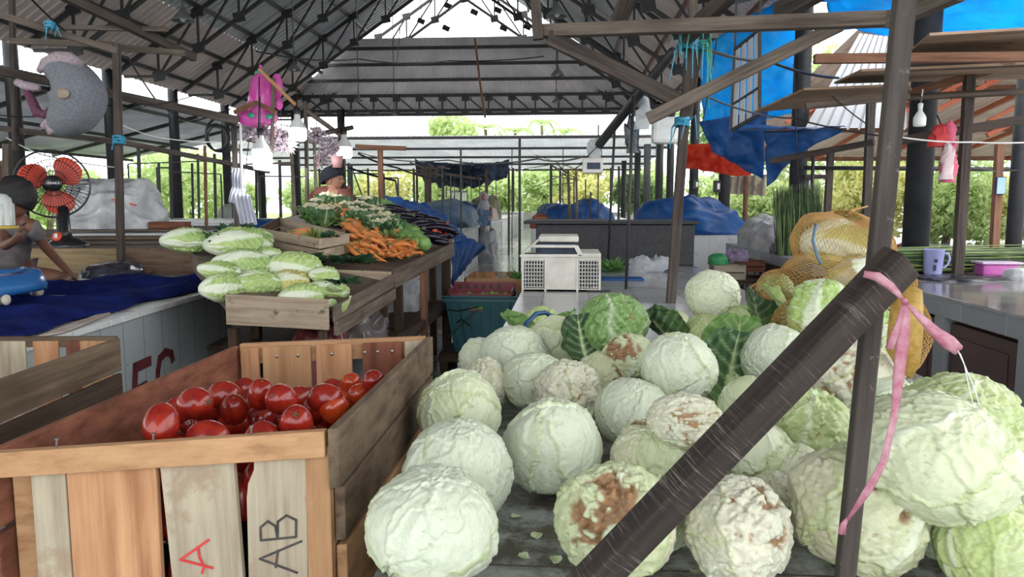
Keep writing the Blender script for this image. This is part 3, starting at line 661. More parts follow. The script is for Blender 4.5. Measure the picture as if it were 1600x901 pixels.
# loose leaves in the heap
LEAVES = [(1140, 590, 2.05, .155, DKG*.9, GRN, (1.15, .25, .2), 'large dark green leaf with white veins draped down the middle of the heap', 1),
          (1038, 522, 2.5, .12, DKG*.8, GRN*.8, (.75, .3, 2.0), 'dark green leaf behind the high white cabbage', 2),
          (910, 540, 2.35, .12, DKG*.6, DKG, (1.0, .0, .6), 'very dark leaf fallen left of the big green cabbage', 3),
          (815, 524, 2.75, .13, GRN, LIM, (.6, .2, 1.9), 'light green leaf at the far left of the heap beside the blue strap', 4),
          (880, 520, 2.7, .11, GRN, PAL, (.7, -.3, -.9), 'curled green leaf under the blue strap', 5),
          (1185, 500, 2.4, .12, DKG, GRN, (.9, .2, .7), 'dark ruffled leaf in front of the netted sack', 6),
          (1150, 545, 2.2, .12, GRN*.9, GRN, (1.2, .1, -.4), 'mid green leaf hanging over the big veined leaf', 7),
          (1222, 480, 2.3, .10, LIM, PAL, (.6, .1, 1.2), 'pale leaf leaning on the netted sack', 8),
          (1030, 560, 2.2, .07, PAL, LIM, (.6, .3, 1.5), 'small pale leaf torn off beside the high white cabbage', 11)]
for (px, py, Y, s, c1, c2, rot, lab, sd) in LEAVES:
    o = obj('cabbage_leaf', leaf_mesh(sd, c1, c2), label=lab, cat='leaf', group='loose cabbage leaves'); o.location = AY(px, py, Y)-Euler(rot).to_matrix() @ V((0, .7*s, 0)); o.scale = (s,)*3; o.rotation_euler = rot
    o.modifiers.new('t', 'SOLIDIFY').thickness = .02
# leaf scraps on the counter
for i, (px, py) in enumerate([(838, 842), (828, 872), (812, 805), (1218, 868), (1300, 868), (870, 880), (900, 865), (1090, 890)]):
    o = obj('leaf_scrap', leaf_mesh(20+i, PAL, WHT, nu=8, nv=8), label='shred of pale leaf on the counter, ' + ['left of the rotted cabbage', 'bottom left near the nearest cabbage', 'beside the cracked white cabbage', 'between the bruised cabbage and the post', 'at the foot of the upright post', 'just left of the slanting beam foot', 'touching the rotted core cabbage', 'right of the slanting beam foot'][i], cat='leaf scrap', group='leaf shreds on the counter')
    p = AZ(px, py, ZC+.002); o.location = p; o.scale = (.014,)*3; o.rotation_euler = (0, 0, i*1.3)
# blue strap over the far left heads
P0 = AY(822, 530, 2.7); b = MB(); pts = [AY(821, 534, 2.55), AY(822, 505, 2.6), AY(838, 490, 2.65), AY(852, 488, 2.7), AY(868, 497, 2.72), AY(884, 508, 2.72)]
b.tube(pts, .009, 6); b.build('strap', mat('blue_strap', (.01, .05, .14), (.02, .09, .22), 20, rough=.5), smooth=True, label='dark blue strap looped over the cabbages farthest back on the left', cat='strap')
# ------------------------------------------------------------------ tomato crate in front left
M['w_orange'] = wood('orange_crate_wood', (.40, .19, .09), (.60, .34, .18), fine=1.0, bump=.25)
M['w_honey'] = wood('honey_crate_wood', (.38, .20, .095), (.52, .31, .16), bump=.2)
M['w_pale'] = wood('pale_crate_wood', (.33, .27, .19), (.53, .46, .34), bump=.25, spots=((.30, .22, .15), .56, 7))
M['w_red'] = wood('reddish_crate_wood', (.15, .05, .028), (.27, .105, .06))
M['w_grey'] = wood('grey_brown_crate_wood', (.10, .066, .042), (.205, .145, .095))
M['w_dark'] = wood('dark_crate_wood', (.05, .03, .02), (.11, .07, .046))
M['nail'] = mat('nail_steel', (.25, .24, .23), None, rough=.35, metal=.9)
def plank(r, name, m, pts, n, th, bevel=.0015, label=None):
    pts = list(pts); b = MB(); b.prism(pts[1:]+pts[:1], th, n); return b.build(name, m, r, bevel=bevel, label=label)
zt = 1.07
A = AZ(0, 702, zt); B_ = AZ(514, 668, zt); Cc = AZ(668, 529, zt); D_ = AZ(366, 537, zt)
ex = (B_-A).normalized(); ey = V((-ex.y, ex.x, 0)); WX = (B_-A).length; LY = (Cc-B_).length
ey = ((Cc-B_).normalized()+(D_-A).normalized()*.3).normalized()
H = .36
def cp(u, v, h): return A+ex*u+ey*v+V((0, 0, h))
r = thing('tomato_crate', 'large open wooden slat crate of tomatoes at the front left', 'crate', cp(WX/2, LY/2, -H))
kz = V((0, 0, 1)); T = .012
# front top rail
b = MB(); b.prism([cp(-.002, 0, -.04), cp(WX-.002, 0, -.046), cp(WX-.002, 0, 0), cp(-.002, 0, 0)], .02, -ey); b.build('top_rail', M['w_honey'], r, bevel=.002)
# front vertical slats: measured from the left corner
k_ = WX/514; fr = [(0, 0, 'w_grey', 0), (46*k_, 96*k_, 'w_pale', 0), (98*k_, 233*k_, 'w_orange', 0), (242*k_, 362*k_, 'w_pale', .006), (376*k_, 474*k_, 'w_pale', -.002), (474*k_, 516*k_, 'w_honey', 0)]
SL_ = []
for i, (a, c, m, dx) in enumerate(fr):
    if i == 0: continue
    q = V((0, 0, 0)); p = [cp(a+dx*2.2, .004, -H), cp(c+dx, .004, -H), cp(c-dx, .004, -.03), cp(a-dx*.5, .004, -.03)]
    if i == 4: p = p[:3]+[cp(a+.014, .004, -.03), cp(a+.012, .004, -.062), cp(a+.002, .004, -.085), cp(a-.001, .004, -.11)]
    SL_.append(plank(r, 'slat', M[m], p, -ey, T))
# corner post
b = MB(); b.prism([cp(WX-.03, .004, -H), cp(WX+.002, .004, -H), cp(WX+.002, .004, -.03), cp(WX-.03, .004, -.03)], .03, ey); b.build('corner_post', M['w_honey'], r, bevel=.002)
b = MB(); b.prism([cp(0, .02, -H), cp(.03, .02, -H), cp(.03, .02, -.03), cp(0, .02, -.03)], .03, ey); b.build('corner_post', M['w_honey'], r, bevel=.002)
# right side boards (outside face towards the heap)
for k, (h0, h1, m, l0, l1) in enumerate([(-.10, .004, 'w_grey', -.022, LY+.01), (-.205, -.108, 'w_grey', .006, LY), (-.36, -.215, 'w_honey', .01, LY)]):
    b = MB(); b.prism([cp(WX+.004, l0, h0), cp(WX+.004, l1, h0+.003), cp(WX+.004, l1, h1), cp(WX+.004, l0, h1)], .018, ex); b.build('side_board', M[m], r, bevel=.002)
# left side boards
for k, (h0, h1, m) in enumerate([(-.125, 0, 'w_red'), (-.25, -.135, 'w_red'), (-.36, -.26, 'w_dark')]):
    b = MB(); b.prism([cp(-.004, -.01, h0), cp(-.004, LY+.01, h0), cp(-.004, LY+.01, h1), cp(-.004, -.01, h1)], .016, -ex); b.build('side_board', M[m], r, bevel=.002)
# back: rail + slats inside
b = MB(); b.prism([cp(0, LY, -.05), cp(WX, LY, -.05), cp(WX, LY, .006), cp(0, LY, .006)], .02, ey); b.build('top_rail', M['w_honey'], r, bevel=.002)
for a, c, m in [(.004, .055, 'w_orange'), (.06, .19, 'w_honey'), (.20, .30, 'w_orange'), (.325, .44, 'w_red'), (.442, .515, 'w_pale')]:
    plank(r, 'slat', M[m], [cp(a, LY-.002, -H), cp(c, LY-.002, -H), cp(c-.003, LY-.002, -.004), cp(a+.003, LY-.002, -.004)], -ey, .01)
b = MB(); b.prism([cp(0, 0, -H), cp(WX, 0, -H), cp(WX, LY, -H), cp(0, LY, -H)], .012, -kz); b.build('bottom', M['w_dark'], r)
# nails
for u in (.10, .155, .245, .335, .37, .41, .50):
    p = cp(u, LY-.013, -.03); b = MB(); b.lathe([(.0035, 0), (.0045, .001), (.0, .002)], 8, p, Matrix.Rotation(PI/2, 3, 'X').to_3x3()); b.build('nail', M['nail'], r)
for u, h in ((.085, .014), (.225, .012), (.375, .014)):
    b = MB(); b.tube([cp(u, -.01, -.004), cp(u+.003, -.012, h)], .0018, 6)
    b.lathe([(.004, 0), (.004, .0015)], 8, cp(u+.003, -.012, h)); b.build('nail', M['nail'], r)
for u in (.27, .33): b = MB(); b.tube([cp(u, LY+.008, 0), cp(u-.004, LY+.008, .022)], .0016, 6); b.build('nail', M['nail'], r)
# writing on the slats: red A and black AB, both lying on their sides
red = mat('red_marker', (.55, .03, .03), None, rough=.6); blk = mat('black_marker', (.02, .02, .02), (.08, .07, .06), 60, rough=.7)
def strokes(sl, m, segs, cu, ch, s, w, label):
    b = MB()
    for seg in segs:
        P = [cp(cu+x*s, .004-T-.0012, ch+y*s) for x, y in seg]
        for i in range(len(P)-1):
            d = (P[i+1]-P[i]).normalized(); b.bar(P[i]-d*w*.3, P[i+1]+d*w*.3, .0008, w, upv=ez_(d))
    o = b.build('letter', m, sl.parent, label=label); mw = o.location.copy(); o.parent = sl; return o
def ez_(d): return tuple(d.cross(ey))
strokes(SL_[2], red, [[(1.0, .95), (0, .3), (1.1, -.15)], [(.62, .72), (.66, .3), (.8, -.05), (.72, -.3)]], .268*WX/.52, -.218, .045, .0042, 'red letter A lying on its side')
strokes(SL_[3], blk, [[(1.0, -.95), (0, -.42), (1.15, -.02)], [(.42, -.72), (.5, -.22)],
                      [(.05, .12), (1.0, .12)], [(.05, .12), (.05, .5), (.25, .66), (.45, .5), (.5, .12)], [(.5, .12), (.52, .62), (.76, .78), (1.02, .62), (1.0, .12)]], .398*WX/.52, -.192, .060, .0038, 'black letters AB written sideways')
# tomatoes
M['tomato'] = mat('tomato_skin', (.19, .009, .006), (.30, .022, .010), 1.3, rough=.2, spec=.5)
M['tomato_o'] = mat('orange_tomato_skin', (.36, .03, .008), (.48, .06, .012), 1.3, rough=.18, spec=.6)
M['calyx'] = mat('dry_calyx', (.05, .05, .02), (.12, .10, .04), 30, rough=.9)
def tomato_proto(seed, m, withcal):
    rs = random.Random(seed); b = MB(); n = 28; mrows = 18; vs = []
    for j in range(mrows+1):
        t = PI*j/mrows
        for i in range(n):
            a = 2*PI*i/n; rr = math.sin(t)*(1+.035*math.cos(a*rs.choice([3, 3])+seed)*math.sin(t)); z = math.cos(t)*1.30
            if j < 4: z -= .10*(1-j/4)**1.5
            vs.append((rr*math.cos(a), rr*math.sin(a), z))
    b.add(vs, [(j*n+i, (j+1)*n+i, (j+1)*n+(i+1) % n, j*n+(i+1) % n) for j in range(mrows) for i in range(n)])
    o = b.build('tomato', m, None, smooth=True, raw=True)
    c = MB()
    c.lathe([(.13, 1.17), (.10, 1.22), (.03, 1.21)], 10) if not withcal else None
    if withcal:
        for k in range(5):
            a = k*1.257; p = [V((0, 0, 1.2)), V((.14*math.cos(a), .14*math.sin(a), 1.25)), V((.3*math.cos(a), .3*math.sin(a), 1.18+.08*rs.random()))]
            c.tube(p, [.05, .04, .01], 5)
        c.tube([(0, 0, 1.18), (.03, 0, 1.38)], .035, 6)
    q = c.build('stem_scar' if not withcal else 'stem', M['calyx'], None, raw=True); q.parent = o
    return o
tps = [tomato_proto(1, M['tomato'], False), tomato_proto(2, M['tomato'], True), tomato_proto(3, M['tomato_o'], False)]
TOM = [ # px, py, diam px, proto, tilt (rx, rz), label
 (250, 654, 60, 0, (2.5, .2), 'tomato nearest the left wall of the crate, standing tall'), (304, 630, 52, 1, (1.4, 1.2), 'plum tomato second from the left in the crate, shiny top'),
 (540, 622, 36, 2, (1.5, -1.1), 'small orange red tomato between the cracked one and the right board'), (350, 617, 46, 0, (1.5, 1.4), 'tomato behind and right of the shiny second one'),
 (366, 640, 44, 0, (.5, .4), 'tomato in the centre dip left of the tall bright one'), (383, 607, 36, 0, (1.3, 1.0), 'small tomato against the orange back slat'),
 (440, 624, 50, 0, (1.1, -.2), 'tall bright tomato in the middle of the crate'), (408, 616, 44, 0, (.4, .6), 'tomato half hidden left of the tall middle one'),
 (405, 658, 46, 0, (.6, 1.4), 'tomato just behind the front rail, middle'), (372, 660, 42, 0, (1.3, .4), 'tomato behind the front rail, beside the long lying one'),
 (463, 660, 56, 1, (.9, .3), 'tomato with a dry green calyx behind the front rail'), (437, 660, 40, 0, (.6, .4), 'tomato low to the left of the one with a calyx'),
 (508, 622, 48, 0, (1.5, 1.3), 'tomato lying in front of the dark gap in the back'), (549, 601, 36, 2, (.7, .2), 'orange red tomato against the red back slat'),
 (583, 597, 38, 0, (.9, .5), 'tomato in the back right corner of the crate'), (523, 640, 48, 2, (.9, -.3), 'cracked orange red tomato near the right board'),
 (564, 617, 38, 2, (1.2, -.5), 'orange red tomato half behind the right board'), (490, 642, 40, 0, (.4, .4), 'tomato between the calyx one and the cracked one'),
 (517, 656, 38, 2, (.8, .4), 'low orange red tomato beside the front right corner'), (324, 673, 60, 0, (1.5, -1.5), 'long tomato lying behind the front rail, left of middle'),
 (300, 660, 40, 0, (1.3, .2), 'tomato glimpsed left of the long lying one'), (280, 640, 44, 0, (1.3, 2.2), 'tomato in the shade behind the leftmost one'), (465, 622, 38, 0, (1.3, 2.2), 'tomato right of the tall middle one'),
 (388, 628, 40, 0, (.8, 2.2), 'tomato between the back ones in the centre'), (330, 640, 40, 0, (.8, 1.2), 'tomato under the shiny second one'),
]
zs = zt-.075
for i, (px, py, d, pi, (rx, rz), lab) in enumerate(TOM):
    rr = ray(px, py); R = .031 if d > 44 else .028; Dd = 2*R*F*rr.length/d
    P = CAM+rr.normalized()*Dd
    # keep inside crate walls
    q = P-A; nn_ = V((-ex.y, ex.x, 0)); v = q.dot(nn_)
    if v < .05: P = P+rr.normalized()*(.05-v)/max(.2, rr.normalized().dot(nn_))
    if 645 < py < 656: P.z -= .010
    if py > 670: P = P+V((0, 0, -.012))
    if P.z < zt-.17: P.z = zt-.16
    o = dup(tps[pi]) if i > 2 else tps[i]
    o.location = P; o.scale = (R*.95,)*3; o.rotation_euler = (rx, 0, rz); tag(o, lab, 'tomato', 'tomatoes in the front crate')
# a few more in the gaps of the front slats
for i, (u, h) in enumerate([(.236, -.10), (.236, -.17), (.368, -.03), (.24, -.235), (.368, -.10)]):
    o = dup(tps[0], cp(u, .045, h), (.6, 0, i), .031, label='tomato showing through a front gap of the crate, ' + ['upper one left of the letter A', 'middle one left of the letter A', 'top one left of the letters AB', 'lowest one left of the letter A', 'second one left of the letters AB'][i], group='tomatoes in the front crate')
# bed of hidden tomatoes under the visible layer
b = MB()
k = 0
for iu in range(7):
    for iv in range(12):
        p = cp(.05+iu*.07, .06+iv*.072*LY/.9, -.135-.012*((iu*3+iv*5) % 4)); 
        o = dup(tps[(iu+iv) % 2 == 5], p, (iu*.9, 0, iv*1.3), .034, label='tomato deep in the front crate under the top layer', group='tomatoes low in the front crate'); k += 1

# stand below: second crate carrying this one
r = thing('support_crate', 'rough wooden crate underneath the tomato crate', 'crate', cp(WX/2, LY/2, -1.07))
for k, (h0, h1) in enumerate([(-.50, -.385), (-.63, -.52), (-.8, -.65), (-1.07, -.83)]):
    b = MB(); b.prism([cp(WX-.0, 0, h0), cp(WX-.0, LY, h0), cp(WX-.0, LY, h1), cp(WX-.0, 0, h1)], .018, ex); b.build('side_board', M['w_dark' if k % 2 else 'w_orange'], r, bevel=.002)
    b = MB(); b.prism([cp(0, 0, h0), cp(WX, 0, h0), cp(WX, 0, h1), cp(0, 0, h1)], .018, -ey); b.build('front_board', M['w_grey'], r, bevel=.002)
    b = MB(); b.prism([cp(0, 0, h0), cp(0, LY, h0), cp(0, LY, h1), cp(0, 0, h1)], .018, -ex); b.build('side_board', M['w_dark'], r, bevel=.002)

# second tomato crate, left and behind
zt2 = 1.02
E_ = AZ(180, 528, zt2); f_dir = (AZ(178, 530, zt2)-AZ(0, 592, zt2)).normalized(); xr = V((f_dir.y, -f_dir.x, 0)); LY2 = 1.15; WX2 = .5
def c2(u, v, h): return E_-xr*(WX2-u)-f_dir*(LY2-v)+V((0, 0, h))
r = thing('tomato_crate', 'wooden slat crate of tomatoes at the far left, before the tiled platform', 'crate', c2(WX2/2, LY2/2, -.33))
for h0, h1, m in [(-.105, 0, 'w_grey'), (-.22, -.115, 'w_dark'), (-.33, -.235, 'w_grey')]:
    b = MB(); b.prism([c2(WX2, 0, h0), c2(WX2, LY2, h0), c2(WX2, LY2, h1), c2(WX2, 0, h1)], .016, xr); b.build('side_board', M[m], r, bevel=.002)
    b = MB(); b.prism([c2(0, 0, h0), c2(0, LY2, h0), c2(0, LY2, h1), c2(0, 0, h1)], .016, -xr); b.build('side_board', M['w_dark'], r, bevel=.002)
b = MB(); b.prism([c2(0, LY2, -.03), c2(WX2, LY2, -.03), c2(WX2, LY2, .004), c2(0, LY2, .004)], .02, f_dir); b.build('top_rail', M['w_grey'], r, bevel=.002)
for a, c, m in [(.0, .10, 'w_dark'), (.115, .215, 'w_pale'), (.24, .32, 'w_orange'), (.345, .39, 'w_red'), (.39, .49, 'w_honey')]:
    plank(r, 'slat', M[m], [c2(a, LY2, -.33), c2(c, LY2, -.33), c2(c, LY2, -.008), c2(a, LY2, -.008)], -f_dir, .01)
b = MB()
for p in [(.0), (.0)]: pass
b.prism([c2(0, 0, -.33), c2(WX2, 0, -.33), c2(WX2, LY2, -.33), c2(0, LY2, -.33)], .012, -kz); b.build('bottom', M['w_dark'], r)
# marks scratched on it
seg = [[(0, 0), (0, -.02)], [(.012, -.016), (.03, -.012)], [(.03, 0), (.045, -.015)], [(.045, 0), (.05, -.02), (.062, -.018), (.06, 0)], [(.07, 0), (.07, -.018), (.085, -.014), (.085, .004)]]
b = MB()
for s in seg:
    P = [c2(WX2+.0168, LY2-.19+x, -.135+y+.01) for x, y in s]
    for i in range(len(P)-1): b.bar(P[i], P[i+1], .0006, .0022, upv=(0, 0, 1))
b.build('pencil_mark', blk, r, label='faint dark scribble')
for i in range(4):
    dup(tps[0], c2(.38-.06*(i % 2), .1+i*.09, -.11), (i, 0, i), .032, label='tomato in the far left crate seen over its side, %s from the front' % ORD[i], group='tomatoes in the far left crate')
# boards of a third crate under it at the left edge
r = thing('wooden_crate', 'battered crate under the front left corner, board ends showing past the slats', 'crate', AY(20, 880, 1.35)-V((0, 0, .3)))
b = MB(); b.bar(AY(-60, 742, 1.30), AY(44, 790, 1.42), .02, .10); b.build('board', M['w_grey'], r, bevel=.008)
b = MB(); b.bar(AY(-70, 905, 1.25), AY(50, 872, 1.40), .03, .09); b.build('board', M['w_orange'], r, bevel=.004)
b = MB(); b.bar(AY(-60, 990, 1.25), AY(50, 960, 1.40), .03, .09); b.build('board', M['w_dark'], r, bevel=.004)
# ------------------------------------------------------------------ helpers for cloth, beams, bags
def trmat(name, c1, c2, scale=6, k=.6, rough=.5, alpha=None):
    """thin sheet: diffuse + translucent"""
    m, nt, b = _new(name); vec = _coord(nt, 'obj', (1, 1, 1)); col = _ramp(nt, _noise(nt, vec, scale, 6), [(.35, c1), (.65, c2)])
    nt.links.new(col, b.inputs['Base Color']); b.inputs['Roughness'].default_value = rough
    t = nt.nodes.new('ShaderNodeBsdfTranslucent'); nt.links.new(col, t.inputs['Color'])
    mx = nt.nodes.new('ShaderNodeMixShader'); mx.inputs[0].default_value = k; nt.links.new(b.outputs[0], mx.inputs[1]); nt.links.new(t.outputs[0], mx.inputs[2])
    out = nt.nodes['Material Output']; last = mx.outputs[0]
    if alpha is not None:
        tr = nt.nodes.new('ShaderNodeBsdfTransparent'); m2 = nt.nodes.new('ShaderNodeMixShader'); m2.inputs[0].default_value = alpha
        nt.links.new(tr.outputs[0], m2.inputs[1]); nt.links.new(last, m2.inputs[2]); last = m2.outputs[0]
    nt.links.new(last, out.inputs['Surface']); return m
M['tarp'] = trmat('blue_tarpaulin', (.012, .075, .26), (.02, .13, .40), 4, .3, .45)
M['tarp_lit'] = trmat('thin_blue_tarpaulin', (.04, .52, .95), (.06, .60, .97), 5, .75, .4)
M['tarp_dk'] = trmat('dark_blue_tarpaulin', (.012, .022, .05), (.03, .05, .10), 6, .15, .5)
M['tarp_grey'] = trmat('faded_blue_tarpaulin', (.06, .13, .24), (.13, .22, .34), 6, .2, .5)
M['tarp_red'] = trmat('orange_red_tarpaulin', (.62, .06, .03), (.75, .12, .05), 5, .6, .5)
M['sack'] = trmat('beige_sack_cloth', (.42, .34, .25), (.55, .46, .36), 20, .3, .8)
M['plastic'] = trmat('milky_plastic_film', (.52, .54, .56), (.72, .74, .76), 8, .35, .22, .85)
M['plastic_clear'] = trmat('clear_plastic_film', (.6, .62, .65), (.8, .82, .85), 8, .3, .12, .5)
M['plastic_dk'] = mat('black_plastic_bag', (.01, .01, .014), (.06, .06, .08), 14, rough=.2, bump=.6)
M['pink'] = trmat('pink_raffia', (.62, .22, .32), (.80, .48, .56), 60, .4, .25, .85)
M['green_tie'] = mat('green_raffia', (.02, .22, .14), (.05, .4, .28), 30, rough=.4)
M['blue_tie'] = mat('blue_raffia', (.03, .22, .36), (.06, .32, .48), 30, rough=.4)
M['white_p'] = mat('white_plastic', (.62, .63, .62), (.74, .75, .74), 10, rough=.35)
M['wire'] = mat('black_wire', (.012, .012, .014), None, rough=.4)
M['ply'] = wood('old_plywood', (.30, .19, .125), (.46, .32, .22), fine=.5, spots=((.09, .055, .04), .58, 3))
M['post'] = wood('dark_scarred_post', (.040, .032, .028), (.095, .078, .068), spots=((.19, .17, .155), .62, 60))
M['beamx'] = wood('saw_marked_beam', (.024, .018, .015), (.058, .045, .038), cross=1.0, bump=.5)
def beam(name, m, p0, p1, w, h, label, cat='beam', group=None, bevel=.004, upv=(0, 0, 1), taper=1, jit=0):
    b = MB(); a, c = AY(*p0) if not isinstance(p0, V) else p0, AY(*p1) if not isinstance(p1, V) else p1; b.bar(a, c, w, h, upv, taper, jit)
    return b.build(name, M[m], None, bevel=bevel, label=label, cat=cat, group=group)
def pole(name, m, p0, p1, r, label, cat='pole', group=None, n=8):
    b = MB(); a, c = AY(*p0) if not isinstance(p0, V) else p0, AY(*p1) if not isinstance(p1, V) else p1; mid = a.lerp(c, .5)
    b.tube([a, mid, c], [r, r, r*.9], n); return b.build(name, M[m], None, smooth=True, label=label, cat=cat, group=group)
def cloth(name, m, corners, label=None, cat='tarpaulin', amp=.05, sag=.0, seed=0, nu=40, nv=30, fold=0, group=None, solid=.003, parent=None, fr=2.5):
    a, b_, c, d = [V(p) for p in corners]; n = (b_-a).cross(d-a).normalized(); U, T = np.meshgrid(np.linspace(0, 1, nu+1), np.linspace(0, 1, nv+1)); U = U.ravel(); T = T.ravel()
    A, B, C, D = map(np.array, (a, b_, c, d)); P = (A*(1-U[:, None])+B*U[:, None])*(1-T[:, None])+(D*(1-U[:, None])+C*U[:, None])*T[:, None]
    q = P*fr+seed*3.1; h = amp*(fbm(q, 4)+.9*(1-2*np.abs(vn(q*1.7+5))))
    if fold: h = h+fold*np.sin(U*PI*9+vn(P*1.2+seed)*3+T*1.5)
    P = P+np.array(n)[None, :]*h[:, None]; P[:, 2] -= sag*4*U*(1-U)*(.3+.7*T)
    bb = MB(); bb.add(P.tolist(), gridfaces(nu, nv, False))
    return bb.build(name, m if not isinstance(m, str) else M[m], parent, smooth=True, solid=solid, label=label, cat=cat, group=group)
def mound(name, m, cx, cy, rx, ry, z0, h, label, cat='tarpaulin', seed=0, n=56, rz=0, group=None, p=2.6, amp=.12, flat=.55, parent=None, voro=1.0):
    """cloth or film draped over a heap: closed lumpy dome standing at z0"""
    nv = n//2; b = MB(); vs = []
    T, A = np.meshgrid(np.linspace(0, 1, nv+1), np.arange(n)*2*PI/n, indexing='ij'); T = T.ravel(); A = A.ravel()
    rr = np.sin(T*PI/2)**flat; zz = np.cos(T*PI/2)**.8
    sq = (np.abs(np.cos(A))**p+np.abs(np.sin(A))**p)**(-1/p); x = rx*rr*sq*np.cos(A); y = ry*rr*sq*np.sin(A); z = h*zz
    q = np.stack([x, y, z], -1)*(1.3/max(.12, min(rx, ry)))+seed*5.3; k = 1+amp*(fbm(q, 4)+voro*(.5-np.abs(vn(q*1.5+3))))
    x = x*(1+(k-1)*.6)+.02*vn(q*2); y = y*(1+(k-1)*.6); z = z*k*(1+.0*T); z = np.where(T > .995, 0, np.maximum(z, 0))
    c, s = math.cos(rz), math.sin(rz); P = np.stack([cx+x*c-y*s, cy+x*s+y*c, z0+z], -1)
    b.add(P.tolist(), gridfaces(n, nv)); return b.build(name, m if not isinstance(m, str) else M[m], parent, smooth=True, label=label, cat=cat, group=group)

# ------------------------------------------------------------------ near post, slanting beam, pink ribbon
beam('timber_post', 'post', (1416, -30, 1.06), (1318, 930, 1.06), .026, .020, 'dark scarred upright timber post in the right foreground, tied with pink ribbon', 'post', bevel=.003, upv=(0, 1, 0), jit=.001)
a0 = AY(934, 899, .97); a1 = AY(1410, 406, 1.0); dd = (a1-a0).normalized(); a00 = a0-dd*((a0.z-(ZC+.03))/dd.z)
b = MB(); b.bar(a00, a1, .036, .047, upv=(-.6, -.45, .75)); b.build('slanting_beam', M['beamx'], None, bevel=.003, label='thick dark saw-marked beam slanting across the cabbages, leaning on the upright post', cat='beam')
r = thing('pink_ribbon', 'pink plastic raffia ribbon tying the slanting beam to the upright post', 'ribbon', AY(1410, 500, .96))
def ribbon(pts, wd, parent, name='ribbon_tail', m='pink', tw=0):
    b = MB(); P = [AY(*p) for p in pts]; vs = []
    for i, p in enumerate(P):
        d = (P[min(i+1, len(P)-1)]-P[max(i-1, 0)]).normalized(); s = d.cross(V((0, 1, 0))).normalized(); w = wd[i]
        y = V((0, 1, 0))
        for k in range(5): t = k/2-1; vs.append(p+s*(w*t/2)+y*(.12*w*math.sin(k*2.4+i*.9)+abs(t)*.15*w))
    b.add(vs, gridfaces(4, len(P)-1, False)); return b.build(name, M[m], parent, smooth=True, solid=.0006)
ribbon([(1350, 428, .955), (1372, 432, .95), (1392, 447, .955), (1403, 458, .955), (1412, 470, .955)], [.008, .011, .010, .007, .003], r, 'ribbon_band')
ribbon([(1412, 468, .955), (1416, 490, .955), (1412, 530, .955), (1405, 590, .955), (1398, 650, .955), (1382, 720, .96), (1358, 765, .965), (1325, 812, .97)], [.003, .010, .015, .0135, .009, .010, .012, .004], r)
ribbon([(1412, 470, .955), (1406, 500, .955), (1398, 525, .955), (1390, 545, .955)], [.003, .006, .009, .010], r)
ribbon([(1413, 470, .955), (1435, 492, .955), (1462, 518, .955), (1484, 535, .955), (1500, 548, .955)], [.003, .008, .013, .018, .014], r)
ribbon([(1325, 808, .985), (1318, 820, .985), (1316, 835, .985)], [.003, .008, .009], r, 'ribbon_tip')
b = MB(); b.tube([AY(1497, 548, .955), AY(1507, 570, .955), (AY(1513, 600, .955)), AY(1520, 630, .955)], .0007, 5); b.tube([AY(1500, 552, .955), AY(1511, 580, .955), (AY(1522, 605, .955)), AY(1530, 632, .955)], .0007, 5)
b.build('frayed_string', M['white_p'], r)
b = MB(); b.ell(AY(1413, 470, .953), .004, 8, 6); b.build('knot', M['pink'], r, smooth=True)

# ------------------------------------------------------------------ netted sack
M['net'] = mat('orange_net', (.36, .19, .06), (.50, .28, .10), 12, rough=.5)
M['net2'] = mat('faded_yellow_net', (.55, .34, .07), (.66, .46, .12), 12, rough=.5)
ELL = [(AY(1300, 375, 2.35), (.115, .13, .085)), (AY(1330, 385, 2.35), (.11, .13, .09)), (AY(1285, 440, 2.3), (.12, .13, .09)), (AY(1350, 450, 2.3), (.13, .14, .12)), (AY(1230, 445, 2.4), (.09, .10, .05)),
       (AY(1320, 520, 2.2), (.20, .14, .13)), (AY(1405, 520, 2.25), (.075, .10, .12)), (AY(1195, 455, 2.5), (.06, .08, .03))]
ctr = AY(1318, 470, 2.3)
def sack_surface(c, ells, nu, nv, inf=1.06, ztop=None):
    th = np.linspace(.12, PI-.2, nv+1); ph = np.arange(nu)*2*PI/nu; T, Pp = np.meshgrid(th, ph, indexing='ij')
    D = np.stack([np.sin(T)*np.cos(Pp), np.sin(T)*np.sin(Pp), np.cos(T)], -1).reshape(-1, 3); R = np.full(len(D), .03)
    for e, rad in ells:
        o = (np.array(c)-np.array(e))/(np.array(rad)*inf); d = D/(np.array(rad)*inf); A = (d*d).sum(1); B = 2*(d@o); C = o@o-1; disc = B*B-4*A*C
        t = np.where(disc > 0, (-B+np.sqrt(np.maximum(disc, 0)))/(2*A), 0); R = np.maximum(R, t)
    G = R.reshape(nv+1, nu)
    for _ in range(5): G = (G+np.roll(G, 1, 1)+np.roll(G, -1, 1)+np.vstack([G[:1], G[:-1]])+np.vstack([G[1:], G[-1:]]))/5
    R = G.ravel()*(1+.03*vn(D*6)); return np.array(c)+D*R[:, None]
def net(name, c, ells, nu, nv, m, parent, th, inf=1.06, tie=None):
    Pn = sack_surface(c, ells, nu, nv, inf); b = MB(); f = []
    for j in range(1, nv-1):                                    # diamonds
        for i in range(nu):
            if (i+j) % 2 == 0: f.append((j*nu+i, (j+1)*nu+(i+1) % nu, (j+2)*nu+i if j+2 <= nv else j*nu+i, (j+1)*nu+(i-1) % nu))
    f = [q for q in f if len(set(q)) == 4]
    b.add(Pn.tolist(), f); o = b.build(name, m, parent); w = o.modifiers.new('w', 'WIREFRAME'); w.thickness = th; w.use_replace = True; w.use_even_offset = False; w.offset = 0
    return o
r = thing('netted_sack', 'orange net sack stuffed with cabbages slumped on the heap behind the slanting beam', 'sack', V((ctr.x, ctr.y, ZC)))
net('net_bag', ctr, ELL, 120, 96, M['net'], r, .0017)
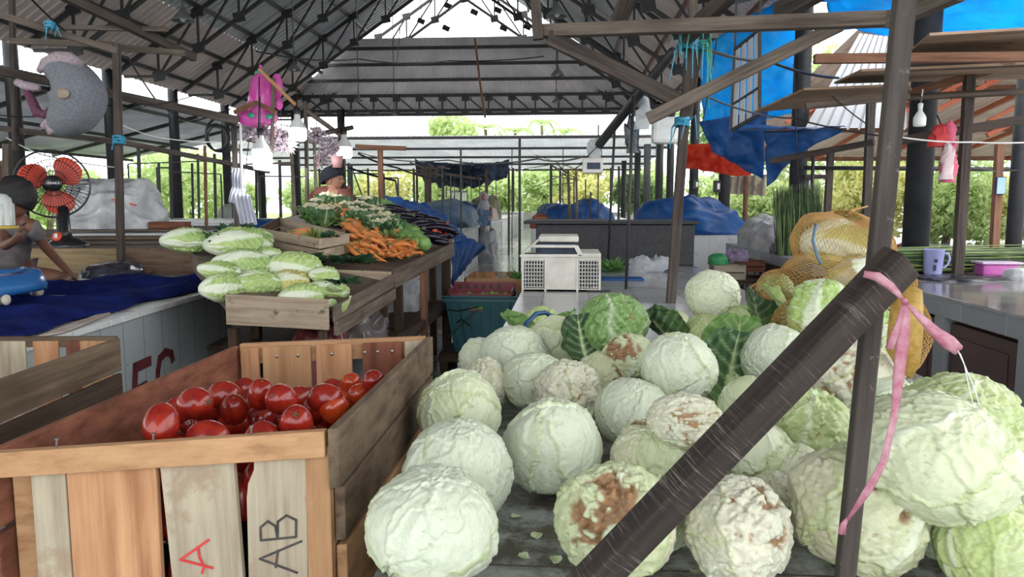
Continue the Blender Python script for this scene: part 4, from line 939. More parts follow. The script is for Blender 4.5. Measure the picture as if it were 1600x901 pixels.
net('net_lining', ctr, ELL, 110, 84, M['net2'], r, .001, 1.045)
b = MB(); b.tube([AY(1328, 335, 2.35), AY(1332, 328, 2.35), AY(1345, 325, 2.35), AY(1356, 322, 2.36)], [.012, .006, .003, .002], 6); b.build('twine_tie', M['net'], r, smooth=True)
b = MB(); b.tube([AY(1275, 350, 2.2), AY(1270, 375, 2.17), AY(1277, 400, 2.15), AY(1283, 412, 2.14)], .004, 6); b.build('grey_cord', M['tarp_grey'], r, smooth=True)
# hanging amber bottom of the sack, right of the post
b = MB(); P = [AY(1418, 455, 1.75), AY(1416, 500, 1.72), AY(1412, 545, 1.72), AY(1418, 570, 1.74), AY(1423, 590, 1.75)]; b.tube(P, [.03, .035, .036, .024, .004], 20)
b.build('net_tail', trmat('amber_net_tail', (.45, .27, .05), (.62, .42, .12), 60, .35, .6), r, smooth=True)

def napa_mesh(seed, gr=.6, nu=84, nv=96, L=1.0, W=.27, yellow=0):
    """chinese cabbage lying along +x: white stalk end at x=0, ruffled green tip at x=1"""
    rs = np.random.RandomState(seed); t = np.linspace(0, 1, nv+1); ph = np.arange(nu)*2*PI/nu; T, P = np.meshgrid(t, ph, indexing='ij'); T = T.ravel(); P = P.ravel()
    prof = W*(.60+.40*sst(T, 0, .5))*np.sqrt(np.clip(1-np.abs((T-.5)/.5)**5, 0, 1))*(1-.10*T)
    n = np.stack([T*4, np.cos(P)*1.2, np.sin(P)*1.2], -1)+seed*3.3; cur = np.zeros(len(T)); white = lin(226, 232, 212); g1 = lin(122, 158, 74) if not yellow else lin(176, 170, 80); g2 = lin(176, 200, 122) if not yellow else lin(205, 200, 120)
    col = np.tile(white, (len(T), 1))
    for k in range(7):
        p0 = k*2.399+rs.uniform(-.3, .3); tip = rs.uniform(.74, 1.0) if k > 1 else 1.1; w = 1.15
        dp = (P-p0+PI) % (2*PI)-PI; edge = w*np.sqrt(np.clip(1-(T/tip)**5, 0, 1))*(.55+.45*sst(T, 0, .4))+.10*vn(n*2+k*4)
        m = sst(edge-np.abs(dp), 0, .09)*(T < tip); ribw = .62*(1-T/tip*.8); rib = sst(ribw-np.abs(dp)+.06*vn(n*3+k), 0, .14)
        q = T*8-np.abs(dp)*1.9+vn(n*1.6+k)*1.1; fr = np.abs(q-np.round(q)); vein = np.exp(-(fr/.13)**2)*(1-rib)
        h = .030+rib*.016+vein*.012+(.030*np.abs(vn(n*5+k*3))+.016*vn(n*11+k))*(.25+T)*(1-rib*.8)+.02*np.exp(-((edge-np.abs(dp)-.08)/.09)**2)*T
        tt = np.clip(T*1.25-.25+.25*vn(n*2+k), 0, 1)[:, None]*gr*1.4; c = g2*(1-np.clip(tt, 0, 1))+g1*np.clip(tt, 0, 1); c = c*(1+.14*vn(n*6+k)[:, None])
        kk = np.clip(rib*(1-.3*T)+vein*.35, 0, 1)[:, None]; c = c*(1-kk)+white*kk
        cur = cur*(1-m)+(cur*.6+h)*m; col = col*(1-m[:, None])+c*m[:, None]
    R = prof*(1+cur*4.2/1-.10)+.0; x = T*L; v = np.stack([x-.5, R*np.cos(P), R*np.sin(P)*.82+.02*np.sin(T*3)], -1)
    return npmesh('napa', v, [q[::-1] for q in gridfaces(nu, nv)], M['greenleaf'], np.clip(col, 0, 1))
NAP = [napa_mesh(1, .55), napa_mesh(2, .9), napa_mesh(3, .3), napa_mesh(4, .7), napa_mesh(5, .2, W=.30), napa_mesh(6, .8, yellow=1, W=.34)]
for i, (px, py, Y, L, rz, ry, mi, lab) in enumerate([(1308, 385, 2.35, .24, .35, .15, 5, 'yellowish long cabbage in the top of the net sack'), (1345, 450, 2.28, .25, 1.3, .7, 5, 'pale long cabbage in the middle of the net sack'),
        (1280, 500, 2.15, .24, 1.0, -1.2, 4, 'cabbage bulging at the front bottom of the net sack'), (1335, 510, 2.12, .26, .9, -.9, 3, 'green leaved cabbage sticking out below the net sack')]):
    o = obj('napa_cabbage', NAP[mi], label=lab, cat='napa cabbage', group='cabbages in the net sack'); o.location = AY(px, py, Y); o.scale = (L,)*3; o.rotation_euler = (0, ry, rz)

# ------------------------------------------------------------------ right counter row
M['rtile'] = tiles('grey_edge_tile', (.25, .26, .27), (.42, .42, .42), .28, .5, rough=.35, dirt=(.16, .16, .15), dthr=.58)
M['rtop'] = mat('glossy_dark_counter_top', (.16, .14, .14), (.30, .28, .28), 3, rough=.10, spec=.7)
M['door_brown'] = mat('dark_brown_door', (.045, .018, .014), (.075, .032, .024), 3, rough=.5)
r = thing('side_counter', 'right hand counter with glossy top, grey tiled edge and dark brown doors', 'counter', (3.4, 4.4, 0))
b = MB(); b.box((2.46, 1.2, ZC-.02), (4.6, 7.15, ZC)); b.build('counter_top', M['rtop'], r, bevel=.003)
b = MB(); b.box((2.48, 1.2, ZC-.14), (4.6, 7.15, ZC-.02)); b.build('tiled_edge', M['rtile'], r)
b = MB(); b.box((2.56, 1.2, 0), (4.5, 7.1, ZC-.14)); b.build('body', M['door_brown'], r)
for i in range(7):
    y = 1.3+i*.95
    if y+.14 > 7.15: break
    b = MB(); b.box((2.485, y, 0), (2.57, y+.14, ZC-.14)); b.build('tiled_pillar', M['rtile'], r)
    if y+.9 < 7.15:
        b = MB(); b.box((2.51, y+.18, .06), (2.56, y+.92, ZC-.17)); d_ = b.build('door', M['door_brown'], r, bevel=.006)
        b = MB(); b.box((2.50, y+.26, .14), (2.512, y+.84, ZC-.25)); b.build('door_panel', M['door_brown'], d_, bevel=.01)
r = thing('side_counter', 'farther right counter with grey top and panelled brown cupboard doors outlined in white', 'counter', (2.85, 9.8, 0))
b = MB(); b.box((2.46, 7.75, ZC-.12), (3.2, 11.9, ZC)); b.build('counter_top', M['rtile'], r, bevel=.003)
b = MB(); b.box((2.5, 7.8, 0), (3.15, 11.85, ZC-.12)); b.build('body', M['door_brown'], r)
for i in range(4):
    y = 7.9+i*.98
    b = MB(); b.box((2.48, y, .05), (2.51, y+.9, ZC-.16)); d_ = b.build('door', M['door_brown'], r, bevel=.005)
    b = MB()
    for (a, c, e, f) in ((.10, .115, .12, .60), (.38, .395, .12, .60), (.10, .395, .12, .135), (.10, .395, .585, .6), (.50, .515, .12, .60), (.78, .795, .12, .60), (.50, .795, .12, .135), (.50, .795, .585, .6)):
        b.box((2.474, y+a, e), (2.482, y+c, f))
    b.build('white_trim', M['white_p'], d_)
# things on the near right counter
def lath(name, m, prof, loc, label, cat, n=28, parent=None, group=None):
    b = MB(); b.lathe(prof, n, loc, cap=False); return b.build(name, m if not isinstance(m, str) else M[m], parent, smooth=True, label=label, cat=cat, group=group)
mp_ = AZ(1457, 428, ZC)
lil = mat('lilac_plastic', (.34, .36, .66), (.42, .44, .74), 6, rough=.3)
r = thing('plastic_jug', 'lilac plastic jug mug with a side handle on the right counter', 'jug', mp_)
lath('cup', lil, [(0, .0), (.066, 0), (.070, .01), (.083, .205), (.088, .21), (.084, .215), (.079, .205), (.066, .01), (0, .008)], mp_, None, None, parent=r)
b = MB(); b.tube([mp_+V((.078, 0, .18)), mp_+V((.12, 0, .175)), mp_+V((.135, 0, .14)), mp_+V((.125, 0, .09)), mp_+V((.10, 0, .06)), mp_+V((.072, 0, .055))], .009, 8); b.build('handle', lil, r, smooth=True)
b = MB(); b.bar(mp_+V((-.03, -.083, .12)), mp_+V((-.005, -.086, .12)), .002, .03); b.bar(mp_+V((-.035, -.081, .06)), mp_+V((-.01, -.079, .06)), .002, .05); b.build('printed_mark', M['tarp_dk'], r)
# long green stalks stacked flat
def stalks(name, c, L, d, n, w, h, rsd, r0, m, label, cat, droop=0, group=None):
    rs = random.Random(rsd); b = MB(); c = V(c); d = V(d).normalized(); s = frame_from(d)[1]; u = s.cross(d)
    for i in range(n):
        o = c+s*rs.uniform(-w, w)+u*rs.uniform(0, h); e = o+d*L*rs.uniform(.85, 1.05)+s*rs.uniform(-.07, .07)*L+u*rs.uniform(-.02, .03)*L
        b.mi = rs.randrange(len(m)); b.tube([o, o.lerp(e, .5)+u*droop*rs.uniform(.5, 1), e], [r0, r0*.9, r0*.3], 5, cap=False)
    return b.build(name, m, None, smooth=True, label=label, cat=cat, group=group)
gs = [mat('stalk_green', (.03, .08, .02), (.06, .14, .03), 9, rough=.5), mat('stalk_pale', (.16, .22, .06), (.28, .34, .12), 9, rough=.5), mat('stalk_deep', (.012, .04, .015), (.03, .07, .02), 9, rough=.5)]
p = AZ(1392, 405, ZC); q = AZ(1570, 408, ZC)
stalks('stalk_stack', (2.85, 6.92, ZC+.012), 1.45, (1, .02, 0), 170, .15, .19, 3, .008, gs, 'stack of long green stalks laid flat on the right counter behind the jug', 'stalks')
o = stalks('stalk_bundle', (2.73, 9.0, ZC), .80, (-.06, 0, 1), 760, .25, .16, 4, .0034, [gs[0], gs[2], gs[2], gs[1]], 'tall upright bundle of thin green leek stalks left of the netted sack', 'stalk bundle')
stalks('stalk_bunch', (2.62, 8.3, ZC+.012), .5, (-.15, -.6, .06), 60, .08, .03, 5, .004, gs, 'loose thin stalks lying at the foot of the upright bundle', 'stalks')
stalks('stalk_bunch', (2.7, 11.3, .86), .45, (0, -1, .1), 50, .1, .05, 8, .004, gs, 'few thin stalks lying far back on the right counter', 'stalks')
# plastic box, papers, small bag
pb = V((3.62, 6.62, ZC))
r = thing('lunch_box', 'pink purple plastic food box behind the thin post on the right counter', 'box', pb)
b = MB(); b.prism([pb+V((-.15, -.08, 0)), pb+V((.14, -.08, 0)), pb+V((.14, .08, 0)), pb+V((-.15, .08, 0))], .10, (0, 0, 1)); b.build('tub', mat('magenta_plastic', (.45, .08, .34), (.55, .14, .42), 5, rough=.3), r, bevel=.02)
b = MB(); b.prism([pb+V((-.17, -.10, .1)), pb+V((.16, -.10, .1)), pb+V((.16, .10, .1)), pb+V((-.17, .10, .1))], .02, (0, 0, 1)); b.build('lid', mat('pale_pink_lid', (.5, .35, .5), (.62, .5, .62), 5, rough=.3), r, bevel=.008)
M['paper'] = mat('crumpled_paper', (.30, .22, .18), (.46, .40, .36), 4, rough=.7)
pp = AZ(1545, 424, ZC); mound('paper_pile', 'paper', pp.x, pp.y, .26, .22, ZC, .10, 'crumpled brown paper and film lying on the right counter', 'paper', 3, amp=.5, flat=.9)
pp = AZ(1590, 437, ZC); mound('plastic_bag', 'plastic', pp.x, pp.y, .09, .08, ZC, .07, 'small knotted clear bag at the right picture edge on the counter', 'plastic bag', 5, amp=.35)
pp = AZ(1460, 428, ZC); mound('plastic_sheet', 'plastic_dk', 3.15, 6.2, .30, .2, ZC, .03, 'dark plastic spread in front of the lilac jug', 'plastic sheet', 6, amp=.3, flat=.8)
r = thing('red_bucket', 'orange red bucket at the far right picture edge behind the counter', 'bucket', V((5.0, 7.3, 0)))
lath('pail', mat('red_orange_plastic', (.7, .10, .03), (.75, .16, .05), 5, rough=.4), [(0, 0), (.13, 0), (.17, 1.06), (.18, 1.1), (.16, 1.06), (0, .9)], V((5.0, 7.3, 0)), None, None, parent=r)

# ------------------------------------------------------------------ far side of right counter: sacks, tarps
mound('white_sack', mat('white_grey_sack', (.34, .33, .32), (.48, .47, .46), 6, rough=.7, bump=.3), 2.86, 10.6, .40, .9, ZC, .38, 'pale grey sack heap lying on the far right counter', 'sack', 8, amp=.2)
mound('black_bag', 'plastic_dk', 2.78, 9.35, .26, .22, ZC, .24, 'shiny black plastic bag left of the upright stalk bundle', 'plastic bag', 9, amp=.35)
mound('blue_tarp_heap', 'tarp', 2.05, 13.2, .85, .9, .95, .44, 'blue tarpaulin heap over goods right of the dark chest', 'tarpaulin', 11, amp=.38)
r = thing('goods_counter', 'low counter under the right blue tarpaulin heap', 'counter', (2.0, 13.2, 0)); b = MB(); b.box((.9, 12.4, 0), (3.0, 14.1, .95)); b.build('body', M['white_tile'], r)
mound('blue_tarp_heap', 'tarp', .22, 16.2, .72, .9, .95, .52, 'blue tarpaulin heap behind the dark chest, centre', 'tarpaulin', 12, amp=.2)
mound('orange_sack_heap', mat('orange_brown_sack', (.30, .09, .04), (.42, .15, .07), 6, rough=.8), -.52, 15.75, .22, .35, .95, .27, 'orange brown sack poking from the left of the central blue tarpaulin', 'sack', 13)
mound('grey_sack_heap', 'tarp_grey', -.35, 16.9, .35, .45, .95, .5, 'grey covered heap behind the orange sack', 'sack', 14)
r = thing('goods_counter', 'counter under the central blue tarpaulin heap behind the dark chest', 'counter', (-.1, 16.3, 0)); b = MB(); b.box((-.72, 15.3, 0), (1.0, 17.4, .95)); b.build('body', M['white_tile'], r)
# small crates between chest and cupboard
for i, (x, y, z, sx, sy, h, m, lab) in enumerate([(1.95, 9.3, .55, .36, .3, .17, 'w_pale', 'pale wooden box on the little stand right of the dark chest'), (2.28, 9.6, .62, .30, .3, .13, 'w_red', 'reddish box behind the pale one right of the dark chest'),
                                        (1.9, 8.9, 0, .3, .4, .42, 'w_orange', 'orange slatted crate on the floor right of the dark chest')]):
    r = thing('small_crate', lab, 'crate', (x, y, z)); b = MB()
    for s in (-1, 1):
        for k in range(2): b = MB(); b.box((x-sx/2, y+s*sy/2-.008, z+k*h*.55), (x+sx/2, y+s*sy/2+.008, z+h*(.45+k*.55))); b.build('side_board', M[m], r)
        b = MB(); b.box((x+s*sx/2-.008, y-sy/2, z), (x+s*sx/2+.008, y+sy/2, z+h)); b.build('end_board', M[m], r)
    b = MB(); b.box((x-sx/2, y-sy/2, z), (x+sx/2, y+sy/2, z+.015)); b.build('bottom', M[m], r)
r = thing('wooden_stand', 'small dark wooden stand carrying boxes right of the dark chest', 'stand', (2.1, 9.45, 0))
b = MB(); b.box((1.72, 9.12, .5), (2.45, 9.8, .55)); b.build('top', M['w_dark'], r)
for x in (1.76, 2.4):
    for y in (9.16, 9.76): b = MB(); b.box((x-.03, y-.03, 0), (x+.03, y+.03, .5)); b.build('leg', M['w_dark'], r)
mound('green_bag', mat('green_cloth_bag', (.02, .20, .06), (.04, .3, .1), 6, rough=.5), 1.85, 9.35, .12, .1, .72, .12, 'green cloth bag on the pale box', 'bag', 4)
mound('purple_cloth', mat('purple_cloth', (.22, .16, .26), (.34, .26, .38), 8, rough=.8), 2.1, 9.5, .13, .12, .75, .14, 'crumpled purple cloth beside the green bag', 'cloth', 5, amp=.3)

# ------------------------------------------------------------------ things on the grey part of the front counter
r = thing('dark_chest', 'long low dark stone-topped chest standing across the far end of the grey counter', 'chest', (.42, 8.0, ZC))
X0, X1, YC = -.62, 1.28, 7.45
b = MB(); b.box((-.30, YC, ZC), (X1-.04, YC+.95, ZC+.405)); b.build('body', M['dark_stone'], r, bevel=.01)
b = MB(); b.box((-.42, YC-.06, ZC+.405), (.42, YC+1.0, ZC+.435)); b.build('lid', M['dark_stone'], r, bevel=.005)
b = MB(); b.box((.425, YC-.06, ZC+.405), (X1, YC+1.0, ZC+.43)); b.build('lid', M['dark_stone'], r, bevel=.005)
# poultry crate
pc = V((-.035, 5.2, ZC)); cw, ch, cdp = .545, .235, .50
r = thing('poultry_crate', 'white plastic basket crate with lattice ends on the grey counter', 'crate', pc)
def PCp(x, y, z): return pc+V((x, y, z))
wpl = mat('dirty_white_plastic', (.50, .48, .42), (.66, .64, .58), 7, rough=.45, spots=((.30, .25, .19), .64, 8))
b = MB(); lw = .022
b.box(PCp(-cw/2, 0, 0), PCp(cw/2, .012, .018)); b.box(PCp(-cw/2, 0, ch-.02), PCp(cw/2, .012, ch)); b.box(PCp(-.11, .001, 0), PCp(.11, .012, ch))
for xs in (-cw/2, -.115, .105, cw/2-.014): b.box(PCp(xs, -.004, 0), PCp(xs+.014, .012, ch))
for s in (-1, 1):
    for k in range(8): x = s*.195-.07+k*.020; b.box(PCp(x-.003, 0, .018), PCp(x+.003, .006, ch-.02))
    for k in range(8): z = .03+k*.026; b.box(PCp(s*.195-.075, 0, z-.003), PCp(s*.195+.075, .008, z+.003))
b.build('front_panel', wpl, r)
for s in (-1, 1):
    b = MB()
    for k in range(14): y = k*cdp/13; b.bar(PCp(s*(cw/2-.005), y, 0), PCp(s*(cw/2-.015), y, ch), .006)
    for k in range(9): z = k*ch/8; b.bar(PCp(s*(cw/2-.005), 0, z), PCp(s*(cw/2-.005), cdp, z), .007)
    b.build('side_panel', wpl, r)
b = MB(); b.box(PCp(-cw/2, cdp-.01, 0), PCp(cw/2, cdp, ch)); b.build('back_panel', wpl, r)
for s in (-1, 1): b = MB(); b.box(PCp(s*.19-.07, .06, .014), PCp(s*.19+.07, .30, ch-.03)); b.build('shade_filler', M['tarp_dk'], r)  # dark blocks stand in for the shade inside the lattice
b = MB(); b.box(PCp(-cw/2, 0, 0), PCp(cw/2, cdp, .012)); b.build('bottom', wpl, r)
b = MB(); zt_ = ch
b.prism([PCp(-cw/2-.01, -.01, zt_), PCp(-cw/2+.12, -.01, zt_+.115), PCp(-cw/2+.12, .5, zt_+.115), PCp(-cw/2-.01, .5, zt_)], .012)
b.bar(PCp(-cw/2, 0, zt_+.01), PCp(cw/2-.11, 0, zt_+.012), .02, .022); b.bar(PCp(-.22, .02, zt_+.075), PCp(.105, .02, zt_+.075), .03, .02)
b.bar(PCp(.10, -.0, zt_+.08), PCp(.135, -.0, zt_+.01), .02, .03); b.build('lid_frame', wpl, r, bevel=.004)
b = MB(); b.box(PCp(-.16, .06, zt_+.10), PCp(.12, .44, zt_+.145)); b.build('lid', wpl, r, bevel=.012)
b = MB(); b.box(PCp(-.15, .055, zt_+.02), PCp(.11, .42, zt_+.095)); b.build('shade_insert', M['tarp_dk'], r)  # dark block in place of the shade under the raised lid
b = MB(); b.box(PCp(.12, .0, zt_), PCp(cw/2, .48, zt_+.03)); b.build('rim', wpl, r, bevel=.006)
# greens, film, blue plastic behind it
def leafbunch(name, c, rad, n, label, cat, seed, m=None, up_=1.0, s=.05, group=None, parent=None):
    rs = random.Random(seed); b = MB(); c = V(c)
    for i in range(n):
        a = rs.uniform(0, 2*PI); e = rs.uniform(.15, 1.2)*up_; d = V((math.cos(a)*math.cos(e), math.sin(a)*math.cos(e), math.sin(e))); o = c+V((d.x*rad*.4*rs.random(), d.y*rad*.4*rs.random(), .004)); t = o+d*rad*rs.uniform(.6, 1)
        sd = d.cross(V((0, 0, 1))).normalized()*s*rs.uniform(.6, 1); nrm = sd.cross(d).normalized()
        p = [o, o.lerp(t, .5)+sd*.8+nrm*.01, t+V((0, 0, -s*.3)), o.lerp(t, .5)-sd*.8+nrm*.01, o.lerp(t, .55)-nrm*.012]; b.add(p, [(0, 1, 4), (1, 2, 4), (2, 3, 4), (3, 0, 4)])
        b.tube([c, o, o.lerp(t, .6)], .0025, 4)
    return b.build(name, m or M['bunch'], parent, label=label, cat=cat, group=group, smooth=False)
M['bunch'] = mat('fresh_green_leaves', (.045, .13, .03), (.13, .27, .07), 14, rough=.5)
M['bunch_dk'] = mat('dark_spinach_leaves', (.012, .045, .02), (.035, .09, .035), 14, rough=.5)
leafbunch('leaf_greens', AZ(955, 424, ZC), .17, 60, 'small bunch of green leaves right of the poultry crate', 'greens', 3, s=.04)
pp = AZ(1010, 424, ZC); mound('plastic_bag', 'plastic_clear', pp.x, pp.y, .17, .1, ZC, .12, 'crumpled clear plastic bag before the dark chest', 'plastic bag', 15, amp=.5)
b = MB(); p = AZ(970, 436, ZC); b.prism([p+V((-.16, -.12, .001)), p+V((.18, -.1, .001)), p+V((.17, .1, .001)), p+V((-.15, .1, .001))], .012, (0, 0, 1)); b.build('blue_plastic', M['tarp'], None, bevel=.004, label='folded blue plastic lying on the grey counter right of the crate', cat='plastic sheet')
pp = AZ(1040, 424, ZC); mound('dark_cloth', 'tarp_dk', pp.x, pp.y, .13, .1, ZC, .035, 'small dark rag before the dark chest', 'rag', 16)
p = AZ(935, 456, ZC); b = MB(); b.bar(p+V((-.08, 0, .006)), p+V((.08, .02, .006)), .02, .01); b.build('knife', M['wire'], None, bevel=.003, label='thin black stick lying on the grey tiles', cat='stick')
leafbunch('leaf_greens', AZ(806, 436, ZC)+V((.02, 0, 0)), .1, 30, 'tuft of green leaves left of the poultry crate', 'greens', 8, s=.03)
b = MB(); p = V((-.28, 5.75, ZC+.006)); b.tube([p, p+V((-.03, 0, .03)), p+V((.02, .02, .06)), p+V((.05, 0, .03))], .006, 5); b.build('red_string', mat('red_ribbon', (.45, .02, .04), None, rough=.5), None, label='twist of red ribbon by the poultry crate', cat='ribbon')

# ------------------------------------------------------------------ beams and posts overhead, centre and right
BG = None
beam('timber_post', 'timber_dk', (1079, 62, 4.6), (1048, 472, 4.65), .055, .06, 'rough timber post rising from the grey counter, bound with blue and green ties', 'post')
beam('timber_post', 'timber', (1090, 75, 4.68), (1074, 185, 4.7), .05, .05, 'short timber strapped to the top of the rough timber post', 'post')
beam('timber_post', 'timber', (1082, -20, 4.7), (1084, 90, 4.75), .05, .05, 'timber rising out of the picture above the rough timber post', 'post')
pole('steel_pole', 'steel', (990, 150, 5.25), (978, 452, 5.2), .011, 'thin dark steel pole standing on the grey counter, left of the rough timber post', group='thin poles')
pole('steel_pole', 'steel', (961, 190, 7.2), (950, 412, 7.3), .012, 'thin dark pole in front of the dark chest, right of the poultry crate', group='thin poles')
beam('timber_beam', 'timber', (843, 49, 4.55), (1400, 29, 3.9), .075, .07, 'long weathered beam running level across the top centre')
beam('timber_beam', 'timber', (1390, 32, 3.9), (1500, -14, 3.5), .06, .08, 'short beam climbing out of the picture right of the upright post')
beam('timber_beam', 'timber_dk', (856, 58, 4.5), (1062, 158, 4.6), .05, .085, 'dark beam sloping down from the end of the level beam to the rough post')
beam('timber_beam', 'timber', (1012, 186, 4.5), (1315, 38, 4.3), .045, .07, 'brown plank rising to the right behind the rough post')
pole('round_pole', 'steel', (936, 226, 6.0), (1052, 80, 4.9), .035, 'grey round pole slanting up to the rough timber post')
beam('timber_beam', 'timber_dk', (1072, 58, 4.5), (1142, -12, 4.1), .06, .085, 'dark beam slanting up right from the tied joint')
beam('timber_beam', 'timber_dk', (965, 36, 4.6), (988, -18, 4.4), .07, .09, 'stub of dark beam above the level beam')
beam('timber_post', 'timber_dk', (835, -20, 4.5), (841, 62, 4.5), .06, .05, 'dark upright end piece at the left end of the level beam', 'post')
beam('timber_beam', 'timber_dk', (1215, 20, 4.8), (1290, -20, 4.4), .06, .11, 'dark short beam end near the top, right of centre')
# ties
def tie(px, py, Y, w, h, m, label, seed, tails=6, L=.12):
    rs = random.Random(seed); c = AY(px, py, Y); r = thing('tie', label, 'tie', c); b = MB()
    for k in range(5):
        z = (k-2)*h/5; pts = [c+V((w/2*.8*math.cos(a), w/2*.8*math.sin(a), z+rs.uniform(-.006, .006))) for a in [i*PI/5 for i in range(10)]]; b.tube(pts, .008, 5, closed=True)
    b.build('binding', M[m], r)
    b = MB()
    for k in range(tails):
        a = rs.uniform(0, 6.28); p = c+V((w/2*math.cos(a), w/2*math.sin(a), rs.uniform(-h/2, h/2))); q = p+V((math.cos(a)*rs.uniform(.0, .03), -.02, rs.uniform(-.04, .03)))
        b.tube([p, q, q+V((rs.uniform(-.03, .03), 0, -L*rs.uniform(.5, 1.2)))], [.006, .005, .002], 5)
    b.build('tail', M[m], r); return r
tie(1076, 68, 4.55, .13, .07, 'blue_tie', 'blue raffia knot at the top of the rough timber post', 1, 9, .16)
tie(1074, 44, 4.45, .13, .06, 'green_tie', 'green raffia tie around the level beam at the rough post', 2, 7, .12)
tie(1094, 72, 4.6, .10, .05, 'green_tie', 'green raffia tie right of the rough timber post', 3, 6, .28)
tie(1066, 190, 4.6, .10, .05, 'blue_tie', 'blue tie around the middle of the rough timber post', 4, 5, .12)
tie(988, 205, 5.6, .08, .06, 'blue_tie', 'blue tie on the pole cluster left of the rough post', 5, 6, .10)
# canister & bag hanging left of the rough post
c = AY(1040, 205, 5.6); r = thing('jerrycan', 'white plastic jerrycan hanging behind the rough timber post', 'jerrycan', c+V((0, 0, -.1)))
b = MB(); b.box(c+V((-.10, -.06, -.09)), c+V((.09, .06, .10))); b.build('can', M['white_p'], r, bevel=.03)
b = MB(); b.lathe([(.035, 0), (.035, .04), (.02, .05)], 12, c+V((-.02, 0, .10))); b.build('cap', M['white_p'], r, smooth=True)
c = AY(1005, 175, 5.5); mound('plastic_bag', 'plastic', c.x, c.y, .05, .04, c.z-.12, .2, 'white plastic bag tied to the pole left of the jerrycan', 'plastic bag', 21, amp=.4)
c = AY(1000, 195, 5.6); mound('black_rag', 'plastic_dk', c.x-.05, c.y, .05, .03, c.z-.2, .22, 'black rag bundle hanging on the pole left of the jerrycan', 'rag', 22, amp=.4)
# hanging basket box at (927,258)
kb = .75; c = AY(927, 262, 6.15); r = thing('hanging_box', 'small white plastic basket box hanging above the dark chest', 'box', c)
b = MB(); b.box(c+V((-.115, -.1, -.06))*kb, c+V((.10, .1, .10))*kb); b.build('basket', wpl, r, bevel=.006)
b = MB(); b.box(c+V((-.07, -.102, -.02))*kb, c+V((.07, -.1, .05))*kb); b.build('opening', M['tarp_dk'], r)
b = MB(); pe = AY(938, 224, 5.98); b.tube([c+V((-.07, 0, .07)), pe], .004, 5); b.tube([c+V((.07, 0, .07)), pe], .004, 5); b.build('hanging_string', M['wire'], r)
mound('plastic_bag', 'plastic', c.x, c.y, .05, .04, c.z+.075, .12, 'white bag on top of the hanging basket box', 'plastic bag', 23, amp=.3)
# awnings of old plywood
def slab(name, m, pts, th, label, cat='board', bevel=.003):
    b = MB(); P = [AY(*p) for p in pts]; n = (P[1]-P[0]).cross(P[3]-P[0]).normalized()
    if n.z < 0: n = -n
    b.prism(P, th, n); return b.build(name, M[m], None, bevel=bevel, label=label, cat=cat)
slab('plywood_awning', 'ply', [(1452, 56, 5.0), (1660, 44, 5.0), (1660, 83, 6.6), (1418, 84, 6.6)], .018, 'upper old plywood sheet of the awning at the top right', 'awning')
slab('plywood_awning', 'ply', [(1345, 112, 5.6), (1660, 98, 5.6), (1660, 122, 7.0), (1303, 131, 7.0)], .018, 'middle old plywood sheet of the awning at the right', 'awning')
slab('plywood_awning', 'ply', [(1256, 141, 6.0), (1420, 134, 6.0), (1430, 152, 7.2), (1178, 176, 7.2)], .018, 'lowest plywood sheet of the awning, reaching left past the round column', 'awning')
beam('awning_batten', 'timber_red', (1272, 92, 5.2), (1660, 88, 5.2), .05, .06, 'long batten under the upper plywood sheet', 'batten')
beam('awning_batten', 'timber', (1258, 166, 6.1), (1420, 150, 6.1), .05, .05, 'batten under the lowest plywood sheet', 'batten')
beam('awning_batten', 'timber_dk', (1400, 106, 5.7), (1660, 96, 5.7), .04, .05, 'dark batten between the two upper plywood sheets', 'batten')
beam('awning_batten', 'timber_red', (1400, 150, 6.6), (1660, 80, 6.2), .05, .06, 'sloping brown rafter under the plywood awning', 'batten')
pole('round_pole', 'timber', (1415, 152, 6.4), (1660, 140, 6.2), .028, 'grey bamboo pole running level under the awning at the right')
beam('timber_beam', 'timber_dk', (1395, 222, 6.6), (1660, 176, 6.2), .05, .07, 'dark beam sloping up to the right above the hanging red cloth')
beam('timber_post', 'timber_dk', (1515, 118, 6.4), (1496, 428, 6.4), .075, .06, 'dark timber post standing on the right counter beside the lilac jug', 'post')
beam('timber_post', 'timber_dk', (1361, 158, 9.6), V((AY(1353, 372, 9.6).x, 9.6, 0)), .09, .08, 'brown timber post left of the upright post, behind the netted sack', 'post')
beam('timber_post', 'timber_dk', (1298, 235, 11.5), V((AY(1290, 366, 11.5).x, 11.5, 0)), .09, .08, 'dark timber post right of the stalk bundle', 'post')
pole('steel_pole', 'steel', (1271, 235, 10.8), V((AY(1267, 370, 10.8).x, 10.8, 0)), .025, 'thin dark pole just right of the stalk bundle', group='thin poles')
beam('timber_post', 'timber_red', (1562, 225, 10.0), V((AY(1553, 420, 10.0).x, 10.0, 0)), .09, .08, 'reddish timber post with a small mirror on it', 'post')
column('round_column', AY(1588, 318, 9.2).x, 9.2, .17, 3.1, 'dark slim round column at the right picture edge', 'round columns of the right row')
pole('steel_pole', 'steel', (1256, 262, 11), (1660, 265, 10.2), .03, 'thin horizontal rail across the greenery at the right', group='rails')
beam('timber_beam', 'timber_dk', (1203, 252, 8.5), (1366, 222, 7.8), .05, .06, 'grey steel beam running under the sagging blue tarpaulin')
beam('timber_beam', 'timber_dk', (1256, 276, 11), (1292, 276, 11), .07, .06, 'short dark crosspiece left of the dark timber post')
